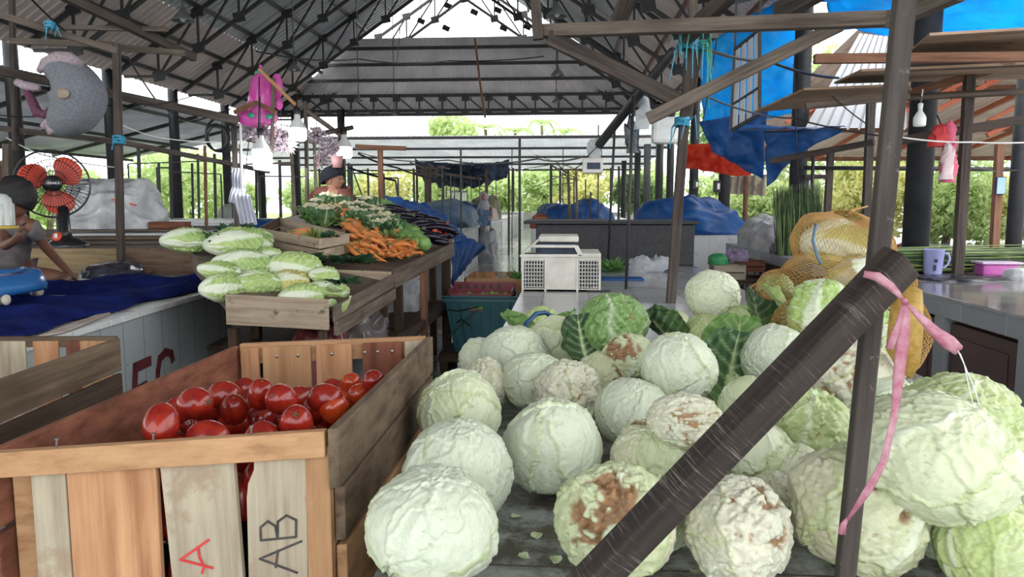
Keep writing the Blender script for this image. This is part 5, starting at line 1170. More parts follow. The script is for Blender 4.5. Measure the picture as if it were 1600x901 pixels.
# bulb switched off
def bulb(px, py, Y, s, lit, label, wl=.2):
    c = AY(px, py, Y); r = thing('light_bulb', label, 'light bulb', c+V((0, 0, -s)), 'hanging bulbs')
    m = M['bulb_on'] if lit else M['white_p']
    b = MB(); b.lathe([(.0, -s), (.62*s, -.97*s), (.78*s, -.8*s), (.80*s, .0), (.78*s, .15*s)], 20, c, cap=False); b.build('diffuser', m, r, smooth=True)
    b = MB(); b.lathe([(.78*s, .15*s), (.75*s, .3*s), (.4*s, .9*s), (.3*s, 1.0*s), (.28*s, 1.5*s), (.0, 1.55*s)], 20, c, cap=False); b.build('housing', M['white_p'], r, smooth=True)
    b = MB(); b.lathe([(.3*s, 1.4*s), (.33*s, 2.0*s), (.12*s, 2.1*s)], 14, c, cap=False); b.tube([c+V((0, 0, 2*s)), c+V((.01, 0, 2*s+wl))], .004, 5); b.build('socket', M['white_p'] if not lit else M['wire'], r, smooth=True)
    if lit:
        l = bpy.data.lights.new('bulb_light', 'POINT'); l.energy = 14; l.color = (.93, .97, 1); l.shadow_soft_size = s; lo = bpy.data.objects.new('bulb_light', l); COL.objects.link(lo); lo.location = c+V((0, -.0, -s*1.3)); 
    return r
M['bulb_on'] = mat('lit_bulb', (.92, .97, 1), None, emit=9)
bulb(1437, 186, 5.6, .053, False, 'white LED bulb, switched off, hanging under the awning by the upright post', .1)
# red clothes hanging
c = AY(1474, 205, 6.3); r = thing('hanging_clothes', 'red cap and pink and white cloth bag hanging from the dark beam', 'clothes', c+V((0, 0, -.35)))
mound('red_cap', mat('red_cloth', (.42, .02, .02), (.5, .04, .05), 8, rough=.7), c.x-.02, c.y, .075, .05, c.z-.12, .15, None, None, 31, parent=r, amp=.2)
b = MB(); b.tube([c+V((0, 0, 0)), c+V((.0, .12, .14))], .006, 5); b.build('hanging_string', M['wire'], r)
mound('pink_bag', mat('pink_cloth', (.5, .06, .14), (.6, .12, .2), 8, rough=.7), c.x+.05, c.y-.01, .055, .05, c.z-.40, .42, None, None, 32, parent=r, amp=.2)
mound('white_cloth', mat('pinkish_white_cloth', (.5, .38, .40), (.68, .55, .56), 8, rough=.7), c.x+.02, c.y-.06, .045, .03, c.z-.38, .30, None, None, 33, parent=r, amp=.3)
# mirror
c = AY(1563, 290, 9.94); r = thing('small_mirror', 'small blue framed mirror on the reddish post', 'mirror', c)
b = MB(); b.box(c+V((-.06, -.02, -.11)), c+V((.06, .02, .11))); b.build('frame', M['tarp_dk'], r, bevel=.006); b = MB(); b.box(c+V((-.05, -.024, -.10)), c+V((.05, -.02, .10))); b.build('glass', mat('bluish_mirror', (.25, .42, .6), (.35, .5, .66), 4, rough=.15), r)
# switch boxes & stickers on columns
for px, py, Y, lab in [(1262, 288, 11.15, 'small dark meter box beside the round column by the stalks'), (1120, 291, 15.85, 'small dark box on the second round column'), (1087, 288, 20.05, 'small box on the third round column')]:
    c = AY(px, py, Y); r = thing('meter_box', lab, 'box', c); b = MB(); b.box(c+V((-.07, -.05, -.12)), c+V((.07, .05, .12))); b.build('case', M['wire'], r, bevel=.01); b = MB(); b.box(c+V((.0, -.055, -.06)), c+V((.05, -.05, .06))); b.build('face', M['white_p'], r)
# ---- blue tarps at right
cloth('blue_sheet', 'tarp_lit', [AY(1093, 78, 13.2), AY(1250, -25, 12.6), AY(1250, 175, 12.6), AY(1098, 205, 13.2)], 'bright translucent blue sheet hanging between the right columns', amp=.10, seed=1)
cloth('blue_sheet', 'tarp', [AY(1092, 190, 13.0), AY(1200, 172, 12.4), AY(1190, 282, 12.8), AY(1112, 236, 13.0)], 'deeper blue lower sheet hanging under the bright blue one', amp=.06, seed=2)
cloth('orange_red_sheet', 'tarp_red', [AY(1066, 226, 15.4), AY(1158, 222, 14.6), AY(1170, 280, 14.6), AY(1072, 262, 15.4)], 'orange red tarpaulin behind the lower blue sheet', amp=.10, seed=3)
cloth('sagging_tarpaulin', 'tarp', [AY(1144, 205, 9.5), AY(1322, 198, 8.4), AY(1300, 205, 9.9), AY(1165, 196, 11)], 'blue tarpaulin sagging from the steel beam right of the louvre', amp=.02, seed=4)
cloth('sagging_tarpaulin', 'tarp', [AY(1196, 205, 9.3), AY(1318, 202, 8.6), AY(1252, 236, 8.9), AY(1198, 292, 9.3)], 'blue tarpaulin flap hanging down beside the round column', amp=.05, seed=5)
cloth('overhead_tarpaulin', 'tarp_lit', [AY(1255, -40, 8.0), AY(1660, -60, 6.0), AY(1660, 40, 7.4), AY(1310, 42, 9.2)], 'bright blue tarpaulin stretched overhead at the top right', amp=.05, sag=.1, seed=6)
cloth('overhead_tarpaulin', 'tarp_lit', [AY(1310, 40, 9.2), AY(1520, 10, 8.6), AY(1500, 75, 9.2), AY(1388, 62, 9.3)], 'lower bright blue tarpaulin edge behind the upright post', amp=.05, seed=7)
cloth('sack_awning', 'sack', [AY(1140, 276, 14.2), AY(1198, 272, 13.8), AY(1196, 306, 13.8), AY(1142, 302, 14.2)], 'beige sackcloth strip hanging below the orange sheet', 'cloth', amp=.05, seed=8, fold=.03)
pole('round_pole', 'timber_red', (1166, 275, 14), V((AY(1165, 335, 14).x, 14, 0)), .045, 'pinkish bamboo post under the beige sackcloth')
# louvre frame
P = [AY(1148, 78, 8.6), AY(1187, 46, 8.3), AY(1187, 178, 8.3), AY(1142, 204, 8.6)]
r = thing('louvre_frame', 'dark framed grey louvre panel hanging right of the second round column', 'louvre', (P[0]+P[2])/2)
for a, c in ((0, 1), (1, 2), (2, 3), (3, 0)): b = MB(); b.bar(P[a], P[c], .03, .03); b.build('frame_bar', M['steel'], r)
for k in range(4):
    t = (k+.5)/4; a = P[0].lerp(P[1], t-.08); a2 = P[0].lerp(P[1], t+.09); c = P[3].lerp(P[2], t-.08); c2_ = P[3].lerp(P[2], t+.09)
    b = MB(); b.prism([a, a2, c2_, c], .01); b.build('slat', M['sheet_lean'], r)
b = MB(); b.bar(P[0].lerp(P[3], .68), P[1].lerp(P[2], .68), .02, .025); b.build('cross_bar', M['steel'], r)
for q in (P[0], P[1]): b = MB(); zz = ZE+SL*(XR-q.x)-.03; b.bar(q, V((q.x, q.y, zz)), .02, .02, upv=(0, 1, 0)); b.build('hanger', M['steel'], r)
# wires
def wire(pts, label, rad=.006, m='wire', group='overhead wires'):
    P = [AY(*p) for p in pts]; Q = []
    for i in range(len(P)-1):
        for k in range(6): t = k/6; q = P[i].lerp(P[i+1], t); q.z -= .02*(P[i+1]-P[i]).length*4*t*(1-t); Q.append(q)
    Q.append(P[-1]); b = MB(); b.tube(Q, rad, 5); return b.build('wire', M[m], None, label=label, cat='wire', group=group)
wire([(1098, 75, 5), (1200, 95, 6), (1310, 122, 7)], 'black cable from the rough post to the plywood awning', .012)
wire([(1098, 148, 5), (1240, 185, 6.5), (1400, 215, 6)], 'black wire sagging in front of the blue sheets', .007)
wire([(1400, 213, 6), (1520, 222, 6.2), (1640, 220, 6.2)], 'white string line crossing the hanging red cloth', .006, 'white_p')
wire([(1300, 150, 6), (1356, 195, 6.2)], 'thin wire below the lowest plywood sheet', .005)
wire([(1120, 60, 5.5), (1098, 190, 6)], 'thin wire crossing the bright blue sheet', .005)
wire([(1440, 150, 5.6), (1438, 165, 5.6)], 'short lead above the white bulb', .006)
wire([(910, 245, 9), (840, 248, 11), (700, 250, 14), (560, 238, 18)], 'long thin cable crossing the middle below the far roof', .012)
wire([(1240, 100, 8), (1248, 300, 9)], 'thin cable running down the round column by the stalks', .006)
wire([(1500, 250, 7), (1590, 265, 9)], 'thin clothes line at the far right', .005)
# ------------------------------------------------------------------ left tiled platform
M['panel'] = tiles('speckled_grey_panel', (.40, .43, .44), (.16, .16, .15), .19, 3.0, rough=.45, dirt=(.28, .29, .29), dthr=.62, dscale=2, spots=((.05, .04, .035), .70, 16), rot=(0, PI/2, 0))
M['maroon_paint'] = mat('maroon_paint', (.085, .012, .016), (.12, .02, .025), 20, rough=.6)
M['blue_cloth'] = mat('royal_blue_blanket', (.006, .010, .07), (.012, .022, .13), 7, rough=1, bump=.5, bscale=60, spec=.05)
ZP = .9
pa, pb_ = AZ(97, 522, ZP), AZ(337, 452, ZP); dP = (pb_-pa).normalized(); nP = V((dP.y, -dP.x, 0)); p0 = pa-dP*1.3; p1 = pb_+dP*.35
r = thing('tiled_platform', 'raised selling platform faced with speckled grey panels at the left', 'platform', V((-4.2, 4, 0)))
b = MB(); b.prism([p0, p1, p1-nP*4.5, p0-nP*4.5], -.03, (0, 0, 1)); b.build('platform_top', M['white_tile'], r, bevel=.004)
b = MB(); q0, q1 = p0-nP*.03, p1-nP*.03; b.prism([q0-V((0, 0, ZP)), q1-V((0, 0, ZP)), q1-V((0, 0, .03)), q0-V((0, 0, .03))], .05, -nP); o = b.build('front_panel', tiles('speckled_grey_panel_b', (.31, .34, .35), (.11, .11, .11), .21, 4.0, rough=.45, dirt=(.25, .26, .26), dthr=.62, dscale=2, spots=((.04, .03, .03), .66, 22), rot=(0, 0, 0)), r)
# give the panel face a local frame so that the joints run upright: rotate mapping
mt = o.data.materials[0]; mp = [n for n in mt.node_tree.nodes if n.type == 'MAPPING'][0]; mp.inputs['Rotation'].default_value = (0, PI/2, PI/2)
b = MB(); b.prism([p0-nP*.1-V((0, 0, ZP)), p1-nP*.1-V((0, 0, ZP)), p1-nP*4.4-V((0, 0, ZP)), p0-nP*4.4-V((0, 0, ZP))], ZP-.04, (0, 0, 1)); b.build('body', M['white_tile'], r)
def onp(t, h, e=.004): return pa+dP*t+V((0, 0, h-ZP))+nP*(-.03+e)
# maroon painted characters on the panel: tops stick out above the crates
def onpx(px, py):
    d = ray(px, py); c = pa-nP*.026; t = (c-CAM).dot(nP)/d.dot(nP); return CAM+d*t
b = MB()
def stroke3(b, pts, w):
    P = [onpx(*p) for p in pts]
    for i in range(len(P)-1): dd = (P[i+1]-P[i]).normalized(); b.bar(P[i]-dd*w*.3, P[i+1]+dd*w*.3, .003, w, upv=tuple(dd.cross(nP)))
stroke3(b, [(212, 571), (210, 640)], .05); stroke3(b, [(212, 574), (234, 564)], .055)
stroke3(b, [(212, 610), (228, 600)], .04)
b.build('painted_letter', M['maroon_paint'], r, label='maroon painted letter F')
b = MB(); stroke3(b, [(270, 562), (268, 552), (259, 550), (250, 560), (247, 580), (246, 620)], .045); b.build('painted_letter', M['maroon_paint'], r, label='maroon painted letter C')
# cardboard under the blanket edge
b = MB(); b.prism([AZ(62, 526, ZP+.004), AZ(100, 520, ZP+.004), AZ(172, 490, ZP+.006), AZ(150, 494, ZP+.01)], .008, (0, 0, 1)); b.build('cardboard', M['paper'], None, label='flattened cardboard slipping from under the blue blanket', cat='cardboard')
# blanket
U, T = np.meshgrid(np.linspace(0, 1, 121), np.linspace(0, 1, 91)); U = U.ravel(); T = T.ravel()
e0 = AZ(-60, 553, ZP); e1 = AZ(356, 443, ZP); w_ = -nP*1
E0, E1 = np.array(e0), np.array(e1); Wv = np.array(-nP)
P = (E0*(1-U[:, None])+E1*U[:, None])+Wv[None, :]*(T[:, None]*3.6)+np.array([0, 0, .012])
q = P*1.0; q[:, 2] = 0
P[:, 2] += .030*(fbm(q*np.array([2.0, 4.5, 1]), 4)+1.1*(1-2*np.abs(vn(q*np.array([3, 6, 1])+4)))+.6)*sst(T, 0, .03)
P[:, :2] += (np.array(nP)[:2]*(.06*vn(q*3)[:, None]))*(1-T[:, None])
b = MB(); b.add(P.tolist(), gridfaces(120, 90, False)); b.build('blue_blanket', M['blue_cloth'], None, smooth=True, solid=.006, label='rumpled royal blue blanket spread over the platform under the sitting child', cat='blanket')
# timber step behind the blanket
wy = 5.72
r = thing('board_platform', 'higher wooden platform behind the blanket, faced with two stained boards', 'platform', V((-4.6, 6.8, ZP)))
XB1 = AY(317, 432, wy).x; XB0 = AY(191, 430, wy).x
b = MB(); b.box((XB0, wy-.03, ZP), (XB1, wy, ZP+.205)); b.build('face_board', wood('stained_brown_board', (.12, .075, .05), (.27, .18, .12), spots=((.04, .035, .03), .55, 7)), r, bevel=.004)
b = MB(); b.box((-6.6, wy-.025, ZP), (XB0-.005, wy, ZP+.20)); b.build('face_board', wood('yellowish_board', (.27, .19, .10), (.38, .28, .16), spots=((.10, .08, .05), .66, 5)), r, bevel=.004)
b = MB(); b.box((-6.6, wy, ZP+.17), (XB1-.02, 9.3, ZP+.20)); b.build('deck', M['timber'], r)
b = MB(); b.box((-6.5, wy+.05, 0), (XB1-.1, 9.2, ZP+.17)); b.build('body', M['white_tile'], r)
for i, (x0, y0, x1, y1, z, m, lab) in enumerate([(-4.9, 6.1, -3.2, 7.6, 1.105, 'timber', 'grey plywood sheet lying on the high platform, lowest'), (-5.0, 6.4, -3.35, 7.9, 1.13, 'w_grey', 'brown plywood sheet on the high platform, middle'), (-4.7, 6.7, -3.5, 8.1, 1.155, 'sheet_white', 'white topped sheet on the high platform'), (-5.2, 6.9, -3.9, 8.4, 1.18, 'timber', 'top plywood sheet under the white plastic bag')]):
    b = MB(); b.prism([(x0, y0, z), (x1, y0+.25, z), (x1+.1, y1+.3, z), (x0+.1, y1, z)], .018, (0, 0, 1)); b.build('plywood_sheet', M[m], None, bevel=.002, label=lab, cat='plywood sheet')
# big milky plastic bag
M['milk'] = mat('milky_bag_film', (.34, .35, .36), (.60, .61, .62), 5, rough=.3, bump=.8, bscale=9)
r = thing('plastic_sack', 'huge milky plastic sack of goods lying on the high platform beside the fan', 'plastic sack', V((-4.73, 7.6, 1.2)))
mound('film', 'milk', -4.73, 7.6, .47, .38, 1.2, .43, None, None, seed=41, n=96, amp=.22, p=3, parent=r, voro=1.4, flat=.42)
b = MB(); P = [AY(172, 313, 7.25), AY(186, 308, 7.25)]; b.bar(AY(174, 311, 7.2), AY(190, 314, 7.2), .01, .02); b.bar(AY(203, 318, 7.2), AY(213, 321, 7.2), .01, .02); b.build('red_print', mat('faded_red_print', (.5, .12, .09), None, rough=.5), r)
mound('dark_cushion', 'plastic_dk', AZ(158, 436, ZP+.02).x, 5.25, .19, .22, ZP+.03, .10, 'black cushion with a white patch lying on the blanket by the timber post', 'cushion', 42, amp=.12)
b = MB(); c = AY(150, 418, 5.2); b.prism([c+V((-.1, -.06, 0)), c+V((.1, -.05, 0)), c+V((.12, .06, .0)), c+V((-.07, .07, 0))], .004, (0, 0, 1)); b.build('paper_patch', M['paper'], None, label='pale paper lying on the black cushion', cat='paper')
beam('timber_post', 'timber_dk', (182, 68, 5.62), (189.5, 433, 5.62), .05, .045, 'thin dark timber post standing on the blanket edge beside the fan', 'post')

# ------------------------------------------------------------------ fan
fc = AY(82, 287, 5.95); fb = V((fc.x+.05, 5.98, ZP+.2)); R_ = .272
M['fan_blk'] = mat('glossy_black_fan_plastic', (.010, .010, .012), (.02, .02, .022), 5, rough=.25)
M['fan_red'] = mat('orange_red_fan_blade', (.62, .06, .035), (.70, .09, .05), 5, rough=.35)
r = thing('electric_fan', 'black electric table fan with three red blades on the high platform', 'fan', fb)
fn = (CAM-fc).normalized(); fn = (fn+V((.1, 0, .06))).normalized(); fx = fn.cross(V((0, 0, 1))).normalized()*-1; fz = fx.cross(fn).normalized()*-1
fz = V((0, 0, 1))-fn*fn.z; fz.normalize(); fx = fz.cross(fn).normalized()
def fp(a, rad, d=0): return fc+fx*(rad*math.cos(a))+fz*(rad*math.sin(a))+fn*d
for nm, dd, nn in (('front_guard', .075, 54), ('rear_guard', -.10, 40)):
    b = MB()
    for k in range(nn):
        a = 2*PI*k/nn; b.tube([fp(a, .05, dd), fp(a, .15, dd*.95), fp(a, .235, dd*.62), fp(a, R_, 0)], .0021 if nm == 'front_guard' else .0020, 4, cap=False)
    for rad, d2 in ((.10, dd*.98), (.19, dd*.85)) if nm == 'front_guard' else ((.15, dd*.95),): b.tube([fp(2*PI*k/40, rad, d2) for k in range(40)], .003, 5, closed=True)
    b.build(nm, M['fan_blk'], r)
b = MB(); b.tube([fp(2*PI*k/64, R_, 0) for k in range(64)], .008, 8, closed=True); b.build('guard_rim', M['fan_blk'], r, smooth=True)
for k in range(3):
    a0_ = math.radians([38, 158, 278][k]); b = MB(); vs = []
    for j in range(11):
        t = j/10; rad = .045+.205*t
        for i in range(9):
            u = i/8-.5; wd = (1.55*math.sin(PI*min(1, .22+t*.62))**.7); a = a0_+u*wd+.25*t-.1; rr = rad*(1-.10*(2*abs(u))**3*t)
            vs.append(fp(a, rr, .02-.05*u*(.5+t)))
    b.add(vs, gridfaces(8, 10, False)); b.build('blade', M['fan_red'], r, smooth=True, solid=.003)
b = MB(); Mx = Matrix((fx, fz, fn)).transposed(); b.lathe([(.0, .05), (.03, .048), (.05, .035), (.055, .0)], 24, fc, Mx, cap=False); b.build('hub', M['fan_blk'], r, smooth=True)
b = MB(); b.lathe([(.0, .094), (.045, .092), (.060, .080), (.066, .068)], 28, fc, Mx, cap=False); badge = b.build('badge', M['fan_blk'], r, smooth=True)
M4 = Mx.to_4x4(); M4.translation = fc+fn*.0955-V(r.location); text_mesh(r, 'badge_lettering', 'ARAKA', .027, M['white_p'], M4, label='white maker lettering ARAKA')
b = MB(); b.lathe([(.06, -.10), (.065, -.14), (.05, -.22), (.0, -.23)], 20, fc, Mx, cap=False); b.build('motor_housing', M['fan_blk'], r, smooth=True)
nk = [fc-fn*.15, fc-fn*.13+V((0, 0, -.15)), fb+V((0, 0, .30)), fb+V((0, 0, .12)), fb+V((0, -.02, .05))]
b = MB(); b.tube(nk, [.035, .045, .05, .055, .08], 16); b.build('neck', M['fan_blk'], r, smooth=True)
b = MB(); b.lathe([(.155, 0), (.155, .018), (.13, .04), (.07, .075), (.0, .085)], 32, fb+V((.02, 0, 0)), Matrix(((1.15, 0, 0), (0, .9, 0), (0, 0, 1))), cap=False); b.build('base', M['fan_blk'], r, smooth=True)
b = MB(); c = fb+V((.0, -.085, .085)); b.lathe([(.042, 0), (.038, .012), (0, .014)], 18, c, Matrix.Rotation(math.radians(70), 3, 'X')); b.build('switch_panel', M['fan_red'], r, smooth=True)
b = MB(); c = fb+V((.0, -.10, .092)); b.box(c+V((-.012, -.008, -.015)), c+V((.016, .0, .02))); b.build('switch', M['white_p'], r, bevel=.003)

# ------------------------------------------------------------------ people: skinned figures
def skin(name, P, E, m, parent=None, levels=2, root=0):
    me = bpy.data.meshes.new(name); me.from_pydata([tuple(p[0]) for p in P], E, []); me.materials.append(m); o = bpy.data.objects.new(name, me); COL.objects.link(o)
    md = o.modifiers.new('skin', 'SKIN'); md.use_smooth_shade = True
    if not me.skin_vertices: raise RuntimeError('no skin layer')
    for i, p in enumerate(P):
        rd = p[1] if hasattr(p[1], '__len__') else (p[1], p[1]); me.skin_vertices[0].data[i].radius = rd; me.skin_vertices[0].data[i].use_root = (i == root)
    s = o.modifiers.new('sub', 'SUBSURF'); s.levels = s.render_levels = levels
    dg = bpy.context.evaluated_depsgraph_get(); m2 = bpy.data.meshes.new_from_object(o.evaluated_get(dg)); bpy.data.objects.remove(o)
    m2.polygons.foreach_set('use_smooth', [True]*len(m2.polygons))
    if parent is not None: m2.transform(Matrix.Translation(-V(parent.location)))
    o = bpy.data.objects.new(name, m2); COL.objects.link(o); m2.materials.clear(); m2.materials.append(m)
    if parent is not None: o.parent = parent
    return o
def head_mesh(name, c, yaw, s, m, parent, pitch=0):
    """head with brow, nose, lips, chin and ears; faces +x before yaw; s = head height"""
    n, mr = 40, 34; vs = []
    for j in range(mr+1):
        t = PI*j/mr
        for i in range(n):
            a = 2*PI*i/n; x = math.sin(t)*math.cos(a); y = math.sin(t)*math.sin(a); z = math.cos(t)
            X = x*.44; Y = y*.36; Z = z*.5
            if x < 0: X *= 1.10; 
            lower = max(0, -z); Y *= 1-.34*lower; 
            if x > 0: X *= 1-.10*lower
            else: X *= 1-.42*lower
            f = max(0, x)
            g = lambda cz, cy, sz, sy: math.exp(-((z-cz)/sz)**2-((y-cy)/sy)**2)*(f > 0)
            X += .115*g(-.20, 0, .14, .13)+.045*g(.02, 0, .2, .10)-.045*(g(.06, .36, .12, .18)+g(.06, -.36, .12, .18))+.03*g(.24, 0, .10, .6)+.035*g(-.50, 0, .055, .25)+.03*g(-.60, 0, .05, .2)-.02*g(-.555, 0, .02, .25)+.06*g(-.86, 0, .16, .3)
            vs.append(V((X, Y, Z)))
    b = MB(); q = Matrix.Rotation(yaw, 3, 'Z') @ Matrix.Rotation(pitch, 3, 'Y')
    b.add([q @ (v*s)+V(c) for v in vs], [(j*n+i, (j+1)*n+i, (j+1)*n+(i+1) % n, j*n+(i+1) % n) for j in range(mr) for i in range(n)])
    for sg in (-1, 1): b.ell(V(c)+q @ V((-.02*s, sg*.355*s, -.05*s)), (.07*s, .03*s, .11*s), 10, 8, q)
    return b, q
def hand(b, wrist, d, s, curl=.4, upv=(0, 0, 1)):
    """palm with four unequal bent fingers and a thumb; adds tubes to b"""
    d = V(d).normalized(); x = d.cross(V(upv)).normalized(); n = x.cross(d); w = V(wrist)
    b.ell(w+d*s*.27, (.20*s, .30*s, .09*s), 12, 8, Matrix((x, d, n)).transposed())
    for k, (o, L) in enumerate(((-.15, .40), (-.05, .46), (.05, .43), (.14, .33))):
        p = w+d*s*.50+x*o*s; q = p+d*L*.45*s-n*curl*.15*s; e = q+d*L*.35*s-n*curl*.32*s; b.tube([p-d*.1*s, p, q, e], [.05*s, .048*s, .042*s, .028*s], 8)
    p = w+d*s*.18-x*.17*s; b.tube([p+x*.05*s, p-x*.10*s+d*.14*s, p-x*.14*s+d*.30*s-n*.05*s], [.055*s, .05*s, .033*s], 8)
M['skin_boy'] = mat('brown_skin_child', (.14, .060, .035), (.19, .085, .05), 6, rough=.55)
M['skin_v'] = mat('brown_skin', (.26, .12, .075), (.34, .17, .11), 6, rough=.55)
M['hair'] = mat('black_hair', (.006, .005, .006), (.02, .016, .016), 60, rough=.6, bump=.6, bscale=120)
# child sitting on the blanket, seen from behind and the side
r = thing('person', 'small child in grey-brown shirt sitting on the blue blanket, one arm propped down', 'person', AY(40, 440, 4.85))
Yb = 4.75
def B(px, py, y=Yb): return AY(px, py, y)
pts = [(B(18, 418, 4.8), .095), (B(20, 395), .09), (B(26, 370), .085), (B(34, 350, 4.65), .06), (B(30, 336, 4.6), .036), (B(24, 322, 4.55), .06),
       (B(52, 352, 4.6), .045), (B(66, 380, 4.7), .034), (B(86, 402, 4.8), .030), (B(108, 425, 4.88), .024), (B(120, 438, 4.9), .020),   # propped arm
       (B(8, 356, 4.7), .045), (B(6, 385, 4.5), .032), (B(24, 375, 4.4), .026), (B(33, 362, 4.38), .020),                            # raised forearm
       (B(45, 430, 4.85), .072), (B(78, 432, 4.82), .060), (B(106, 438, 4.82), .05), (B(80, 446, 4.62), .036), (B(40, 448, 4.55), .03),  # folded leg
       (B(0, 430, 5.0), .07), (B(-30, 436, 4.9), .055), (B(0, 446, 4.6), .035)]
eds = [(0, 1), (1, 2), (2, 3), (3, 4), (4, 5), (3, 6), (6, 7), (7, 8), (8, 9), (9, 10), (3, 11), (11, 12), (12, 13), (13, 14), (0, 15), (15, 16), (16, 17), (17, 18), (18, 19), (0, 20), (20, 21), (21, 22)]
body = skin('body', pts, eds, M['skin_boy'], r)
b, q = head_mesh('head', B(24, 311, 4.5), math.radians(200), .215, M['skin_boy'], r, .25); b.build('head', M['skin_boy'], r, smooth=True)
b = MB(); hand(b, B(120, 437, 4.9), B(133, 448, 4.86)-B(118, 434, 4.9), .09, .5); b.build('hand', M['skin_boy'], r, smooth=True)
b = MB(); hand(b, B(33, 362, 4.38), V((.3, -.1, 1)), .08, .7); b.build('hand', M['skin_boy'], r, smooth=True)
b = MB(); hc = B(24, 306, 4.5); vs = []
for j in range(19):
    t = PI*j/18*.62
    for i in range(36):
        a = 2*PI*i/36; rr = .118+.004*math.sin(a*17+j*2)+.003*math.sin(a*31+j*5); tt = t*(1+.22*(math.cos(a-math.radians(20)) > .2)*math.cos(a-math.radians(20)))
        vs.append(hc+V((rr*math.sin(tt)*math.cos(a), rr*.92*math.sin(tt)*math.sin(a), rr*math.cos(tt)*1.02)))
b.add(vs, gridfaces(36, 18)); b.build('hair', M['hair'], r, smooth=True, solid=.006)
sh = [(B(18, 420, 4.8), .112), (B(20, 395), .106), (B(27, 370), .104), (B(34, 352, 4.66), .078), (B(50, 354, 4.61), .058), (B(63, 374, 4.68), .052), (B(9, 357, 4.7), .056), (B(7, 374, 4.6), .048)]
skin('shirt', sh, [(0, 1), (1, 2), (2, 3), (3, 4), (4, 5), (3, 6), (6, 7)], mat('grey_brown_shirt', (.10, .085, .085), (.17, .15, .15), 12, rough=.9, bump=.4), r)
skin('shorts', [(B(14, 424, 4.83), .118), (B(42, 430, 4.86), .088), (B(-6, 430, 5.0), .085)], [(0, 1), (0, 2)], mat('patterned_shorts', (.05, .05, .08), (.28, .22, .20), 22, rough=.9), r)

# baby walker beside the child
wc = V((-3.23, 3.75, ZP+.035)); r = thing('baby_walker', 'blue plastic baby walker with toy tray and castors at the left picture edge', 'baby walker', wc)
bl = mat('sky_blue_plastic', (.02, .11, .33), (.03, .15, .40), 4, rough=.2); bl2 = mat('pale_blue_plastic', (.14, .28, .46), (.18, .34, .52), 4, rough=.25); cream = mat('cream_plastic', (.50, .46, .36), (.6, .56, .46), 4, rough=.4)
b = MB(); n = 64; vs = []
for i in range(n):
    a = 2*PI*i/n; sq = (abs(math.cos(a))**3.5+abs(math.sin(a))**3.5)**(-1/3.5); rx = .34*sq; bump = .02*max(0, math.cos(4*(a-PI/4)))
    for (dr, z) in ((.0, .055), (.03, .045), (.035, .075), (.0, .135+bump), (-.07, .15+bump), (-.11, .10), (-.10, .06)): vs.append(wc+V(((rx+dr)*math.cos(a), (rx+dr)*math.sin(a), z)))
b.add(vs, [(i*7+k, ((i+1) % n)*7+k, ((i+1) % n)*7+(k+1) % 7, i*7+(k+1) % 7) for i in range(n) for k in range(7)]); b.build('base_ring', bl, r, smooth=True)
for a in (PI*.27, -PI*.30, PI*.75, -PI*.75, PI*.47, -PI*.1):
    c = wc+V((.335*math.cos(a)*1.12, .335*math.sin(a)*1.12, .028)); w = MB()
    for s in (-.018, .018): w.lathe([(.0, -.008), (.026, -.008), (.028, 0), (.026, .008), (0, .008)], 18, c+V((s, 0, 0)), Matrix.Rotation(PI/2, 3, 'Y'))
    w.build('castor', cream, r, smooth=True); w = MB(); w.box(c+V((-.008, -.01, 0)), c+V((.008, .01, .05))); w.build('castor_fork', M['white_p'], r)
tc_ = wc+V((-.05, .0, 0)); vs = []; b = MB()
for i in range(48):
    a = 2*PI*i/48; sq = (abs(math.cos(a))**3+abs(math.sin(a))**3)**(-1/3); rx = .29*sq
    for (dr, z) in ((.0, .40), (.0, .425), (-.05, .465), (-.12, .462), (-.13, .42)): vs.append(tc_+V(((rx+dr)*math.cos(a), (rx+dr)*.9*math.sin(a), z)))
b.add(vs, [(i*5+k, ((i+1) % 48)*5+k, ((i+1) % 48)*5+(k+1) % 5, i*5+(k+1) % 5) for i in range(48) for k in range(5)]); b.build('tray_ring', bl2, r, smooth=True)
b = MB(); b.lathe([(.26, .385), (.29, .39), (.29, .41), (.1, .412), (0, .412)], 40, tc_, Matrix(((1, 0, 0), (0, .9, 0), (0, 0, 1))), cap=False); b.build('under_tray', M['white_p'], r, smooth=True)
for s in (-1, 1):
    b = MB(); b.tube([wc+V((-.30, s*.26, .10)), wc+V((-.32, s*.2, .26)), tc_+V((-.2, s*.2, .40))], .012, 8); b.build('support_bar', M['white_p'], r, smooth=True)
b = MB(); b.lathe([(.055, 0), (.055, .1), (.05, .135), (.03, .155), (0, .16)], 20, AY(2, 352, 3.6), None, cap=False)
for k in range(8): a = k*PI/4; c = AY(2, 352, 3.6); b.tube([c+V((.056*math.cos(a), .056*math.sin(a), .0)), c+V((.056*math.cos(a), .056*math.sin(a), .11))], .006, 6)
b.build('toy_dome', mat('grey_white_toy_plastic', (.42, .44, .42), (.52, .54, .52), 4, rough=.35), r, smooth=True)
b = MB(); c = AY(2, 354, 3.6); b.lathe([(.075, -.01), (.075, .004), (0, .006)], 20, c); b.build('toy_base', mat('yellow_toy_plastic', (.45, .32, .06), None, rough=.4), r, smooth=True)
b = MB(); c = AY(10, 437, 3.7); 

